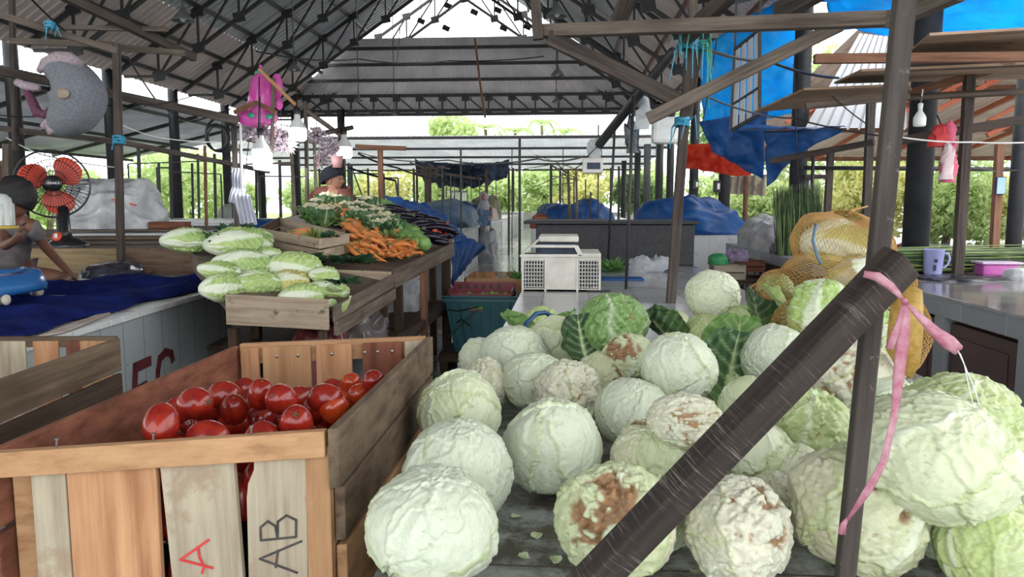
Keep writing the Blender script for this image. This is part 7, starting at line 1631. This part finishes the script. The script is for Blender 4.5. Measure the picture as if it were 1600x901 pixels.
b = MB(); b.box(c+V((-.075, -.010, -.022)), c+V((.055, .0, -.014))); b.build('handle_rim', mat('maroon_plastic', (.16, .02, .03), (.22, .035, .045), 5, rough=.4), r); maroon = r.children[-1].data.materials[0] if False else bpy.data.materials['maroon_plastic']
b = MB(); pts = [BP(692, 482), BP(715, 485), BP(732, 482), BP(748, 478)]; pts = [p-V((0, .02, 0)) for p in pts]; b.tube(pts, .006, 5); pts = [BP(747, 482), BP(725, 502), BP(712, 515), BP(700, 525)]; b.tube([p-V((0, .015, 0)) for p in pts], .006, 5)
b.tube([BP(714, 503)-V((0, .02, 0)), BP(722, 498)-V((0, .02, 0)), BP(735, 508)-V((0, .02, 0))], .008, 5); b.build('black_cord', M['wire'], r)
bw = MB(); rb = thing('maroon_basket', 'maroon perforated basket of limes set in the top of the teal bin', 'basket', V(((x0t+x1t)/2, By+.22, ztb-.02)))
def bxx(x0, y0, z0, x1, y1, z1, nm='side'):
    b = MB(); b.box((x0, y0, z0), (x1, y1, z1)); return b.build(nm, maroon, rb, bevel=.003)
bxx(x0t+.03, By+.03, ztb-.07, x1t-.03, By+.05, ztb+.018); bxx(x0t+.03, By+.37, ztb-.07, x1t-.03, By+.39, ztb+.085); bxx(x0t+.03, By+.03, ztb-.07, x0t+.045, By+.39, ztb+.05); bxx(x1t-.045, By+.03, ztb-.07, x1t-.03, By+.39, ztb+.05); bxx(x0t+.03, By+.03, ztb-.075, x1t-.03, By+.39, ztb-.06, 'bottom')
b = MB()
for k in range(6): 
    for j in range(2): b.box((x0t+.07+k*.07, By+.362, ztb+.03+j*.022), (x0t+.10+k*.07, By+.369, ztb+.042+j*.022))
b.build('slot', M['wire'], rb)
lime = mat('lime_skin', (.16, .28, .04), (.30, .42, .09), 7, rough=.35)
lp = MB(); lp.ell((0, 0, 0), (1, 1, 1.15), 16, 12); lp = lp.build('lime', lime, None, smooth=True, raw=True)
for i in range(26):
    o = lp if i == 0 else lp.copy()
    if i: COL.objects.link(o)
    o.location = (x0t+.08+((i*.618) % 1)*(x1t-x0t-.16), By+.08+(i % 5)*.062, ztb-.035+.03*((i*7) % 3)/3); o.scale = (.026,)*3; o.rotation_euler = (i, i*2, 0); tag(o, 'green lime in the maroon basket', 'lime', 'limes in the maroon basket')
leafbunch('parsley_tuft', AZ(692, 604, .0), .14, 90, 'bright green curly leaves on the floor before the wooden stool', 'greens', 71, M['bunch'], s=.03)
r = thing('wooden_stool', 'low brown slatted wooden crate stool under the teal bin', 'stool', V((-.85, By+.2, 0)))
sx0, sx1, sy0, sy1 = AY(686, 560, By-.05).x, -.36, By-.08, By+.46
b = MB(); b.box((sx0, sy0, bz-.02), (sx1, sy1, bz)); b.build('top', M['w_dark'], r, bevel=.003)
b = MB(); b.box((sx0+.0, sy0-.01, bz-.065), (sx1, sy0+.01, bz-.02)); b.build('rail', M['w_dark'], r)
for k in range(4): b = MB(); x = sx0+.01+k*.17; b.box((x, sy0, 0), (x+.07, sy0+.02, bz-.02)); b.build('leg', M['w_dark'], r)
for k in range(2): b = MB(); x = sx0+.01+k*.5; b.box((x, sy1-.03, 0), (x+.07, sy1, bz-.02)); b.build('leg', M['w_dark'], r)
# wooden tray crate behind the bin
r = thing('wooden_crate', 'shallow light wooden crate between the teal bin and the poultry crate', 'crate', V((-.9, 7.5, .5)))
x0, x1, y0, y1, z0, z1 = -.98, -.36, 7.2, 7.9, .56, .74
for (a, c, m) in (((x0, y0, z0), (x1, y0+.015, z1), 'w_honey'), ((x0, y0, z0), (x0+.015, y1, z1), 'w_orange'), ((x1-.015, y0, z0), (x1, y1, z1), 'w_orange')): b = MB(); b.box(a, c); b.build('side_board', M[m], r)
for k in range(5): b = MB(); b.box((x0+k*.125, y1-.02, z0), (x0+.115+k*.125, y1, z1)); b.build('slat', M[['w_honey', 'w_orange', 'w_pale'][k % 3]], r)
b = MB(); b.box((x0, y1, z1-.04), (x1, y1+.015, z1)); b.build('top_rail', M['w_honey'], r)
b = MB(); b.box((x0, y0, z0-.01), (x1, y1, z0)); b.build('bottom', M['w_honey'], r)
r = thing('crate_stand', 'dark box carrying the shallow light crate', 'stand', V((-.67, 7.55, 0))); b = MB(); b.box((x0+.03, y0+.03, 0), (x1-.03, y1-.03, z0-.01)); b.build('body', M['w_dark'], r)
# ------------------------------------------------------------------ counters beyond, middle and left
def counter(name, lab, lo, hi, m='white_tile', cells=0):
    r = thing(name, lab, 'counter', V(((lo[0]+hi[0])/2, (lo[1]+hi[1])/2, 0)))
    b = MB(); b.box((lo[0], lo[1], 0), (hi[0], hi[1], lo[2]-.06)); b.build('body', M[m], r)
    b = MB(); b.box((lo[0]-.04, lo[1]-.04, lo[2]-.06), (hi[0]+.04, hi[1]+.04, lo[2])); b.build('counter_top', M['white_tile'], r, bevel=.005)
    return r
counter('tiled_counter', 'white tiled counter just past the big blue tarpaulin, left of the aisle', (-3.6, 11.6, .9), (-2.0, 14.6, .9))
counter('tiled_counter', 'white counter under the faded blue tarpaulins below the canopy', (-4.0, 15.4, .95), (-2.15, 19.0, .95))
counter('tiled_counter', 'white counter heaped with clothes at the far end of the left side of the aisle', (-4.0, 20.2, .95), (-2.2, 25.5, .95))
counter('tiled_counter', 'pale counter farthest along the left side of the aisle', (-4.0, 27, .95), (-2.3, 36, .95))
counter('tiled_counter', 'low pale counter far back right of the aisle', (-.9, 27, .9), (2.2, 36, .9))
counter('tiled_counter', 'white tiled counter behind the milky plastic sack', (-7.6, 12.6, 1.18), (-5.0, 14.0, 1.18))
counter('tiled_counter', 'pale tiled counter behind the coiled hose, left background', (-9.6, 17.5, 1.05), (-5.6, 19.5, 1.05))
counter('tiled_counter', 'long pale counter behind the vendor', (-6.6, 21, 1.0), (-4.8, 26, 1.0))
mound('faded_tarpaulin', 'tarp_grey', -3.0, 17.0, .95, 1.4, .95, .55, 'faded blue tarpaulin heap below the canopy, nearer one', 'tarpaulin', 71, amp=.16)
mound('faded_tarpaulin', 'tarp_grey', -2.6, 20.8, .5, .9, .95, .5, 'faded blue tarpaulin heap just left of the person in the headscarf', 'tarpaulin', 72, amp=.16)
cloth('faded_tarpaulin', 'tarp_grey', [AY(748, 325, 15.3), AY(768, 330, 16.5), AY(766, 352, 16), AY(752, 352, 15.2)], 'end of faded blue tarpaulin hanging down the counter corner', amp=.06, seed=73, fold=.03)
mound('pale_clothes', mat('pale_cloth_heap', (.36, .32, .32), (.56, .50, .48), 5, rough=.9), -2.55, 22.2, .45, .9, .95, .35, 'heap of pale cloths on the far left counter', 'cloth heap', 74, amp=.3)
mound('olive_bags', mat('olive_cloth', (.10, .09, .05), (.2, .18, .11), 5, rough=.9), -2.6, 24.2, .5, .9, .95, .6, 'olive brown covered heap at the end of the far left counter', 'heap', 75, amp=.25)
mound('white_trash_bag', mat('grey_trash_bag', (.22, .22, .24), (.36, .36, .38), 6, rough=.35, bump=.7), -2.0, 18.6, .28, .3, 0, .85, 'grey knotted trash bag standing on the aisle floor', 'trash bag', 76, amp=.2, flat=.7)
r = thing('cardboard_stack', 'stack of brown cardboard trays at the foot of the canopy post', 'boxes', V((-2.9, 13.4, .9)))
for k in range(5): b = MB(); b.box((-3.05, 13.2, .9+k*.09), (-2.72+.02*(k % 2), 13.6, .98+k*.09)); b.build('tray', M['w_grey'], r, bevel=.004)
for i, (x, y, z, s, m, lab) in enumerate([(-2.2, 12.0, .9, .3, 'w_grey', 'brown open box on the white counter past the blue tarpaulin'), (-1.98, 11.3, .0, .4, 'w_grey', 'brown cardboard box standing beside the white counter'), (-2.1, 12.9, .9, .25, 'w_pale', 'small pale box on the white counter')]):
    r = thing('cardboard_box', lab, 'box', (x, y, z))
    for (lo, hi) in (((-s/2, -s/2, 0), (s/2, -s/2+.01, s*.5)), ((-s/2, s/2-.01, 0), (s/2, s/2, s*.5)), ((-s/2, -s/2, 0), (-s/2+.01, s/2, s*.5)), ((s/2-.01, -s/2, 0), (s/2, s/2, s*.5)), ((-s/2, -s/2, 0), (s/2, s/2, .01))):
        b = MB(); b.box(V(lo)+V((x, y, z)), V(hi)+V((x, y, z))); b.build('panel', M[m], r)
# blue canopy stall
r = thing('canopy_stall', 'stall roofed with a sagging dark blue tarpaulin canopy on posts in the middle distance', 'canopy', V((AY(722, 318, 20).x, 20.5, 0)))
cloth('canopy', 'tarp_dk', [AY(648, 253, 19.2), AY(796, 254, 19.2), AY(792, 276, 22.0), AY(662, 284, 22.0)], None, None, parent=r, amp=.10, sag=.25, seed=80)
cloth('valance', 'tarp_dk', [AY(648, 253, 19.1), AY(700, 254, 19.1), AY(694, 272, 19.1), AY(652, 276, 19.1)], None, None, parent=r, amp=.05, seed=81)
cloth('valance', 'tarp_dk', [AY(756, 254, 19.1), AY(796, 254, 19.1), AY(792, 278, 19.1), AY(768, 280, 19.1)], None, None, parent=r, amp=.05, seed=82)
for px, Y, w in ((669, 18.9, .16), (760, 19.5, .07), (652, 22, .06), (795, 22, .06), (693, 21, .05)):
    b = MB(); c = AY(px, 318, Y); b.bar(V((c.x, Y, 0)), V((c.x, Y, AY(px, 262, Y).z)), w, w*.8, upv=(0, 1, 0)); b.build('post', M['timber'], r)
b = MB(); b.bar(AY(672, 268, 18.9), AY(752, 280, 20.5), .06, .06); b.build('rail', M['timber'], r)
b = MB(); rs5 = random.Random(9)
for k in range(16):
    a = AY(672+rs5.uniform(-12, 12), 264+rs5.uniform(-6, 10), 18.8); b.tube([a, a+V((rs5.uniform(-.5, .6), rs5.uniform(-.2, .2), rs5.uniform(-.12, .15)))], .02, 5)
b.build('tangled_sticks', M['bark'], r)
for k in range(8):
    c = AY(684+k*13, 272+k*.8, 20.3); b = MB(); b.tube([c, c-V((0, 0, .4+.2*(k % 3)))], .012, 5); b.build('hanging_cord', M['wire'], r)
# dead branchy trunk in the open, middle right
def snag(px, py0, py1, Y, label, seed, w=.05):
    rs6 = random.Random(seed); c = AY(px, py1, Y); t = AY(px, py0, Y); r = thing('dry_branch_post', label, 'post', V((c.x, c.y, 0))); b = MB(); c.z = 0; b.tube([c, c.lerp(t, .5)+V((.03, 0, 0)), t], [w, w*.9, w*.6], 8)
    for k in range(4): q = c.lerp(t, rs6.uniform(.75, 1)); b.tube([q, q+V((rs6.uniform(-.6, .25), 0, rs6.uniform(-.1, .3))), q+V((rs6.uniform(-.9, .4), 0, rs6.uniform(-.1, .35)))], [w*.5, w*.35, w*.15], 6)
    b.build('branches', M['bark'], r, smooth=True); return r
snag(888, 265, 345, 15.2, 'dry branchy wooden post behind the dark chest, left of the hanging basket', 1, .04)
snag(900, 262, 342, 14.6, 'second branchy post standing close behind the dark chest', 2, .03)

# ------------------------------------------------------------------ thin posts of the stalls
TPX = [(812, 215, 352, 15, .03, 'thin black post left of the dark chest, rising to the far roof'), (861, 258, 330, 24, .05, 'thin dark post centre right under the far roof'), (897, 275, 345, 15.0, .018, 'thin dark rod behind the chest, left one'),
       (915, 280, 344, 15.0, .016, 'thin dark rod behind the chest, below the hanging basket'), (923, 300, 344, 15, .02, 'short thin rod behind the chest with a white rag'), (935, 195, 344, 14.5, .016, 'tall thin rod right of the hanging basket'),
       (967, 260, 330, 26, .05, 'thin dark post between chest and right columns'), (691, 258, 336, 13.5, .015, 'thin rod beside the near faded tarpaulin'), (720, 230, 336, 13.4, .018, 'thin tall rod in front of the blue canopy'), (704, 270, 336, 13.6, .012, 'thin short rod left of the tall one at the canopy'),
       (216, 225, 330, 13, .028, 'thin dark post behind the milky plastic sack, left'), (248, 255, 338, 12.8, .02, 'thin dark post behind the milky plastic sack, right'), (266, 235, 330, 16, .035, 'dark post beside the left column with the switch box'), (309, 240, 335, 16, .025, 'thin post left of the coiled hose'),
       (335, 240, 330, 17, .03, 'thin post right of the coiled hose'), (300, 255, 322, 20, .03, 'thin faint post in the left background'), (375, 225, 330, 19, .03, 'thin post behind the hanging white bags'), (437, 250, 325, 15, .03, 'thin dark post left of the vendor'),
       (479, 262, 334, 7.9, .016, 'thin pole just left of the vendor\'s shoulder'), (545, 255, 325, 14, .03, 'thin dark post right of the vendor\'s face'), (549, 258, 325, 16, .03, 'second thin dark post right of the vendor\'s face'), (400, 265, 325, 24, .04, 'thin post in the bright left background'), (12, 225, 300, 8.5, .05, 'brown timber post at the far left picture edge')]
for px, y0, y1, Y, w, lab in TPX:
    a = AY(px, y0, Y); c = AY(px, y1, Y); c.z = 0 if Y > 9 else c.z; b = MB(); b.bar(c, a, w*1.6, w*1.6, upv=(0, 1, 0)); b.build('thin_post', M['steel'] if Y > 9 else M['timber'], None, label=lab, cat='post', group='thin stall posts')
beam('timber_post', 'timber_red', (320, 228, 8.8), (323, 372, 8.6), .035, .035, 'slim brown post with a tied joint left of the coiled hose', 'post')
beam('timber_post', 'timber_red', (594, 228, 8.7), (596, 330, 8.7), .055, .05, 'brown timber post with a crosspiece right of the vendor', 'post')
beam('timber_beam', 'timber_red', (556, 229, 8.7), (634, 232, 8.7), .06, .05, 'brown crosspiece on the post right of the vendor')
beam('timber_post', 'timber_dk', (365, 190, 7.6), (371, 365, 7.4), .055, .05, 'dark timber post carrying cables between coil and hanging bags', 'post')
for i, (x0, x1, y0, y1, Y) in enumerate([(245, 265, 262, 262, 13), (265, 345, 268, 272, 16), (405, 478, 275, 276, 14), (545, 600, 270, 272, 13), (200, 360, 256, 250, 17), (600, 622, 278, 278, 14), (730, 770, 291, 291, 26), (800, 880, 232, 230, 22)]):
    lab_ = ('thin dark stall frame of a rail on two legs, ' + ['behind the milky sack', 'left of the hanging coil', 'left of the vendor', 'right of the vendor', 'high behind the fan side', 'beside the brown crosspiece post', 'under the blue canopy', 'under the far roof, middle'][i])
    a, c = AY(x0, y0, Y), AY(x1, y1, Y+.3); r = thing('stall_frame', lab_, 'frame', V((a.x, a.y, 0))); b = MB(); b.bar(a, c, .025, .025); b.build('rail', M['steel'], r)
    for q in (a, c): b = MB(); b.bar(V((q.x, q.y, 0)), q, .025, .025, upv=(0, 1, 0)); b.build('leg', M['steel'], r)
mound('grey_sack', mat('grey_green_sack', (.24, .26, .24), (.34, .36, .34), 6, rough=.8), AY(335, 318, 17.2).x, 18.4, .42, .4, 1.05, .42, 'grey green sack lying on the far left counter', 'sack', 91)
counter('dark_bench', 'short dark bench board left of the switch box column', (-8.2, 15.0, .98), (-7.6, 15.8, .98), 'timber_dk')
r = thing('window_grille', 'white barred gate in the distance under the blue canopy', 'gate', V((AY(715, 318, 43).x, 43, 0)))
for k in range(8): b = MB(); c = AY(704+k*3.4, 318, 43); b.box((c.x-.04, 43, 0), (c.x+.04, 43.05, 2.2)); b.build('bar', M['white_p'], r)
b = MB(); c = AY(715, 318, 43); b.box((c.x-.6, 43, 2.1), (c.x+.6, 43.05, 2.2)); b.build('frame', M['white_p'], r)
# white wall piece at the far right of the aisle end
b = MB(); b.box((-3.1, 40, -.1), (-2.6, 46, 1.0)); b.build('wall_far', M['white_tile'], kind='structure')
# things on the tables behind the stall
mound('blue_tarp_bundle', 'tarp', AY(440, 318, 11).x, 11.0, .8, .5, 1.02, .20, 'flat blue tarpaulin bundle left of the vendor', 'tarpaulin', 92, amp=.2)
mound('pink_sheet', mat('pale_pink_sheet', (.52, .36, .46), (.62, .46, .56), 5, rough=.7), AY(447, 318, 9.5).x, 9.5, .6, .5, 1.0, .12, 'pale pink sheet on the table left of the vendor', 'sheet', 93, amp=.12)
counter('back_table', 'table behind the vegetable stall with the pink sheet', (-4.6, 8.9, 1.0), (-3.1, 11.6, 1.0), 'timber_dk')
mound('black_bag', 'plastic_dk', AY(350, 318, 7.4).x, 7.6, .12, .12, ZP+.2, .12, 'small dark bag behind the napa cabbages', 'plastic bag', 94)
b = MB(); c = AZ(265, 357, 1.2); b.prism([c+V((-.18, -.08, 0)), c+V((.18, -.08, 0)), c+V((.18, .1, 0)), c+V((-.18, .1, 0))], .07, (0, 0, 1)); b.build('wooden_block', M['w_red'], None, bevel=.004, label='reddish wooden block at the end of the plywood sheets', cat='block')

# ------------------------------------------------------------------ overhead, left
beam('timber_beam', 'timber_dk', (-30, 104, 6.1), (372, 188, 7.3), .07, .075, 'long dark beam sloping across the upper left behind the net roll')
beam('timber_beam', 'timber', (-30, 14, 5.4), (184, 80, 5.62), .05, .05, 'weathered rail from the top left corner to the thin post by the fan')
beam('timber_beam', 'timber_dk', (88, -12, 5.6), (304, 90, 6.8), .06, .07, 'thick rough beam sloping down from the top edge at the left')
beam('timber_beam', 'timber', (60, 42, 6.2), (262, 46, 6.3), .04, .04, 'thin level batten near the top left')
beam('timber_beam', 'timber', (18, 64, 6.3), (176, 70, 5.9), .035, .05, 'level batten just above the net roll')
beam('timber_beam', 'timber', (180, 74, 5.65), (286, 83, 6.6), .04, .05, 'short batten from the thin post to the rough beam')
beam('timber_beam', 'timber_dk', (-20, 198, 6.6), (190, 222, 6.4), .045, .05, 'dark rail under the net roll')
beam('timber_post', 'timber_dk', (18, -20, 6.5), (24, 235, 6.5), .04, .04, 'thin post behind the net roll at the far left', 'post')
beam('timber_beam', 'timber_dk', (190, 222, 6.4), (420, 268, 8.6), .04, .045, 'dark rail continuing from the thin post to the coiled hose')
beam('timber_beam', 'w_orange', (404, 108, 7.2), (462, 164, 7.3), .07, .03, 'reddish brown board leaning over the pink balloon')
beam('timber_post', 'timber', (428, 122, 7.3), (424, 240, 7.3), .03, .03, 'pale batten beside the pink balloon', 'post')
beam('timber_beam', 'timber_red', (366, 176, 7.2), (400, 160, 7.2), .035, .04, 'short brown stick holding the pink balloon, left half')
beam('timber_beam', 'timber_red', (400, 160, 7.2), (432, 176, 7.2), .035, .04, 'short brown stick holding the pink balloon, right half')
pole('round_pole', 'timber', (478, 172, 8.6), (536, 214, 9), .03, 'pale stick slanting behind the lit bulbs')
pole('round_pole', 'timber_dk', (485, 212, 8.6), (551, 199, 9), .03, 'dark twig crossing near the right lit bulb')
beam('timber_post', 'timber_dk', (477, 158, 8.6), V((AY(479, 300, 8.6).x, 8.6, .0)), .04, .04, 'upright stick above the vendor', 'post')
snag(455, 225, 330, 9.4, 'leaning branchy stick left of the vendor behind the lit bulbs', 5, .035)
snag(490, 200, 300, 9.2, 'branchy stick right above the vendor', 6, .03)
tie(78, 40, 5.45, .08, .05, 'blue_tie', 'pale blue tie on the top left rail', 11, 4, .09)
tie(186, 219, 5.6, .10, .06, 'blue_tie', 'blue tie around the thin post by the fan', 12, 4, .06)
# bulky roll of netting hanging from the dark beam
M['roll'] = mat('grey_blue_net_roll', (.13, .14, .165), (.26, .27, .30), 90, (1, 1, 1), rough=.8, bump=.5, bscale=140)
M['roll_p'] = mat('pinkish_net', (.32, .24, .28), (.50, .40, .43), 40, rough=.8, bump=.5)
M['roll_m'] = mat('maroon_net', (.10, .03, .06), (.17, .06, .10), 40, rough=.8, bump=.4)
yr = 5.95; s_ = yr/F
r = thing('net_roll', 'fat curled roll of grey blue netting slung over the dark beam at the upper left', 'net roll', AY(112, 215, yr))
b = MB(); b.tube(*smooth_path([AY(x, y, yr-.05) for x, y in ((68, 100), (82, 104), (100, 112), (116, 130), (122, 150), (116, 172), (102, 186), (86, 194), (74, 192))], [q*s_ for q in (9, 20, 28, 36, 42, 38, 30, 20, 8)]), 32); b.build('roll', M['roll'], r, smooth=True)
b = MB(); b.tube([AY(x, y, yr-.12) for x, y in ((60, 112), (72, 100), (92, 92), (110, 92), (128, 100))], [q*s_ for q in (4, 10, 12, 11, 5)], 16); b.build('pink_fold', M['roll_p'], r, smooth=True)
b = MB(); b.tube([AY(x, y, yr-.1) for x, y in ((70, 200), (78, 190), (84, 204), (76, 208))], [q*s_ for q in (8, 10, 10, 4)], 14); b.build('pink_fold', M['roll_p'], r, smooth=True)
b = MB(); b.tube([AY(x, y, yr-.1) for x, y in ((40, 138), (50, 158), (58, 176), (72, 180), (80, 168))], [q*s_ for q in (5, 7, 8, 7, 4)], 12); b.build('maroon_strap', M['roll_m'], r, smooth=True)
b = MB(); b.tube([AY(x, y, yr-.12) for x, y in ((26, 128), (40, 134), (62, 138))], [q*s_ for q in (6, 7, 5)], 12); b.build('pink_end', M['roll_p'], r, smooth=True)
b = MB(); b.ell(AY(98, 146, yr-.27), (11*s_, .015, 8*s_), 14, 8); b.build('tan_patch', M['sack'], r, smooth=True)
# coil of black hose
c = AY(342, 212, 7.4); r = thing('hose_coil', 'coil of black hose hanging from the dark beam', 'hose coil', c-V((0, 0, .14)))
b = MB(); rr = random.Random(4)
for k in range(6):
    R0 = .12+rr.uniform(-.02, .03); ox, oz = rr.uniform(-.02, .02), rr.uniform(-.04, .02); b.tube([c+V((ox+R0*math.cos(t*PI/12), .01*k-.03, oz+R0*1.15*math.sin(t*PI/12))) for t in range(24)], .007, 6, closed=True)
b.build('coil', M['wire'], r, smooth=True)
b = MB(); b.tube([c+V((0, 0, .14)), c+V((.02, 0, .24))], .01, 6); b.build('tie', M['blue_tie'], r)
c = AY(402, 218, 7.6); b = MB(); b.tube([c+V((.12*math.cos(t*PI/12), 0, .13*math.sin(t*PI/12))) for t in range(-9, 10)], .006, 6); b.build('white_cable_loop', M['white_p'], None, smooth=True, label='white cable loop between the coil and the lit bulb', cat='cable')
# pink inflatable
M['balloon'] = trmat('pink_balloon_film', (.80, .10, .50), (.88, .20, .62), 5, .35, .12)
r = thing('pink_inflatable', 'bright pink inflatable toy with green leaves hanging over the bulbs', 'inflatable', AY(405, 195, 7.4)); yb = 7.4; s_ = yb/F
b = MB(); b.tube([AY(x, y, yb) for x, y in ((409, 116), (408, 128), (407, 150), (405, 172), (402, 190))], [q*s_ for q in (9, 15, 18, 19, 14)], 20); b.ell(AY(402, 184, yb), (34*s_, .12, 15*s_), 20, 12); b.ell(AY(433, 135, yb+.05), (9*s_, .06, 20*s_), 14, 10); b.ell(AY(407, 104, yb), (3*s_, .02, 3*s_), 8, 6); b.ell(AY(436, 162, yb), (6*s_, .05, 10*s_), 8, 6)
b.build('body', M['balloon'], r, smooth=True)
b = MB()
for px, py in ((392, 180), (420, 182), (403, 114)): b = MB(); b.ell(AY(px, py, yb-.17 if py > 150 else yb), (6*s_, .02, 4*s_), 10, 6); b.build('green_leaf', M['green_tie'], r, smooth=True)
# clusters of small things in bags hanging near the bulbs
M['tinsel'] = trmat('pinkish_white_bits', (.45, .30, .36), (.75, .68, .72), 60, .4, .4)
def cluster(px, py, Y, rad, n, label, seed, m='tinsel'):
    rr = random.Random(seed); c = AY(px, py, Y); r = thing('hanging_bunch', label, 'hanging goods', c-V((0, 0, rad))); b = MB()
    for i in range(n):
        d = V((rr.gauss(0, 1), rr.gauss(0, 1), rr.gauss(0, 1))).normalized(); p = c+d*rad*rr.uniform(.3, .9); b.ell(p, rad*rr.uniform(.08, .16), 8, 6)
        b.tube([c, p, p+d*rad*.3], rad*.025, 4)
    b.build('small_packets', M[m], r, smooth=True); b = MB(); b.tube([c, c+V((0, 0, rad*2.2))], .004, 5); b.build('hanging_string', M['wire'], r)
cluster(415, 214, 7.4, .16, 90, 'bunch of small pinkish white packets hanging under the inflatable', 1); cluster(440, 218, 7.5, .15, 90, 'bunch of pink and white packets between two lit bulbs', 2); cluster(395, 205, 7.6, .13, 60, 'bunch of clear packets left of the first lit bulb', 3)
cluster(495, 212, 8.2, .12, 80, 'dull purplish bunch hanging right of the tall lit bulb', 4); cluster(515, 228, 8.3, .13, 80, 'bunch of packets left of the right lit bulb', 5); cluster(505, 250, 8.4, .12, 60, 'small bunch above the vendor\'s beanie', 6); cluster(450, 228, 7.3, .09, 50, 'round cluster of white and pink balls by the tall lit bulb', 7)
bulb(465, 203, 7.28, .105, True, 'lit white bulb hanging highest, right of the pink inflatable', .12); bulb(408, 236, 7.15, .105, True, 'lit white bulb under the pink inflatable, above a clear bag', .3); bulb(538, 232, 8.85, .115, True, 'lit white bulb above and right of the vendor', .12)
cloth('hanging_bag', 'plastic_clear', [AY(392, 238, 7.0), AY(424, 240, 7.0), AY(432, 266, 7.1), AY(398, 262, 7.1)], 'clear plastic bag hanging below the middle lit bulb', 'plastic bag', amp=.05, seed=31, nu=24, nv=20)
M['white_cloth'] = trmat('white_thin_cloth', (.60, .62, .70), (.74, .75, .82), 6, .4, .8)
cloth('hanging_bags', 'white_cloth', [AY(364, 262, 7.2), AY(384, 264, 7.2), AY(380, 320, 7.2), AY(358, 316, 7.2)], 'bundle of white plastic bags hanging on the dark post', 'plastic bags', amp=.04, seed=32, fold=.010, nu=30)
cloth('hanging_bags', 'white_cloth', [AY(366, 305, 7.1), AY(392, 305, 7.1), AY(404, 352, 7.0), AY(374, 350, 7.0)], 'lower fan of white plastic bags hanging on the dark post', 'plastic bags', amp=.04, seed=33, fold=.012, nu=30)
lath('pink_pail', mat('dusty_pink_plastic', (.42, .20, .20), (.5, .27, .26), 5, rough=.5), [(.0, 0), (.045, 0), (.065, .12), (.06, .12), (.04, .01)], AY(527, 262, 7.7), 'dusty pink plastic pail hanging above the vendor', 'pail')
b = MB(); c = AY(527, 245, 7.7); b.tube([c+V((-.06, 0, 0)), c+V((0, 0, .1)), c+V((.06, 0, 0))], .004, 5); b.build('pail_wire', M['wire'], None, label='wire handle of the pink pail', cat='wire')
beam('white_pole', 'white_p', (376, 195, 7.1), (378, 300, 7.1), .02, .02, 'bundle of white cables running down the dark post', 'cable')
for i, (px, Y, y0, y1) in enumerate([(500, 8.2, 232, 262), (428, 7.3, 165, 195), (432, 7.3, 180, 215)]): beam('red_white_cord', 'pink', (px, y0, Y), (px-3, y1, Y), .012, .012, 'red and white twisted cord, ' + ['above the vendor', 'right of the pink inflatable', 'below the inflatable by the batten'][i], 'cord')
# pendant lamps under the roof
def pendant(px, py, Y, s, label):
    c = AY(px, py, Y); zr = ZE+SL*((c.x-XL) if c.x < XM else (XR-c.x))-.05-c.z
    r = thing('pendant_lamp', label, 'lamp', c, 'pendant lamps under the hall roof')
    b = MB(); b.lathe([(s, 0), (s*.96, s*.12), (s*.35, s*.85), (s*.2, s*1.0), (s*.2, s*1.3), (0, s*1.32)], 22, c, cap=False); b.build('lamp_shade', M['shade'], r, smooth=True, solid=.006)
    b = MB(); b.tube([c+V((0, 0, s*1.2)), c+V((0, 0, zr))], .012, 5); b.build('cord', M['wire'], r)
    b = MB(); b.ell(c+V((0, 0, s*.25)), s*.3, 12, 8); b.build('lamp', M['white_p'], r, smooth=True)
M['shade'] = mat('grey_enamel_shade', (.10, .10, .105), (.17, .17, .17), 8, rough=.4)
pendant(286, 33, 13, .19, 'dusty pendant lamp at the upper left under the roof'); pendant(460, 110, 17, .15, 'grey pendant lamp above the tall lit bulb'); pendant(560, 158, 21, .13, 'small pendant lamp at the far end, left of centre'); pendant(870, 26, 12.5, .17, 'pendant lamp near the top, just above the level beam')
pendant(871, 118, 17, .15, 'middle pendant lamp of the three in a line, right of centre'); pendant(869, 160, 21.5, .13, 'lowest pendant lamp of the three in a line, right of centre'); pendant(616, 180, 23.5, .10, 'tiny pendant lamp at the far eave girder')
# cables
wire([(40, -10, 5.6), (115, 60, 6), (200, 90, 6.6), (250, 165, 7), (300, 190, 7.6), (360, 170, 8)], 'thin black cable looping from the top left past the post', .008)
wire([(190, 170, 6), (230, 165, 6.4), (300, 150, 7)], 'thin wire above the dark sloping beam', .005); wire([(0, 180, 6), (60, 182, 6), (190, 160, 6)], 'thin wire behind the net roll', .005)
wire([(190, 195, 6.4), (250, 215, 7), (340, 222, 7.4)], 'pale string below the dark sloping beam', .005, 'white_p'); wire([(405, 120, 7.2), (404, 215, 7)], 'black lead of the middle lit bulb', .007)
wire([(400, 80, 12), (560, 92, 16), (700, 95, 20), (850, 88, 20)], 'long thin cable across the roof', .015); wire([(625, 40, 18), (620, 100, 21)], 'thin drop cable at the gable left', .012); wire([(742, 60, 20), (750, 130, 20), (758, 184, 20)], 'pale drop rod in front of the far roof sheet', .03, 'timber_red')
wire([(10, 215, 6.5), (60, 240, 6.6), (190, 262, 7.5)], 'pale line at the far left under the rail', .006, 'white_p'); wire([(560, 240, 8.6), (620, 262, 9.5), (700, 282, 11)], 'dark wire from the crosspiece to the blue canopy', .012)
wire([(545, 262, 12), (618, 282, 12), (622, 305, 12)], 'bent dark wire frame right of the vendor', .018); wire([(552, 268, 9), (566, 305, 9)], 'thin leaning wire behind the reaching hand', .01)
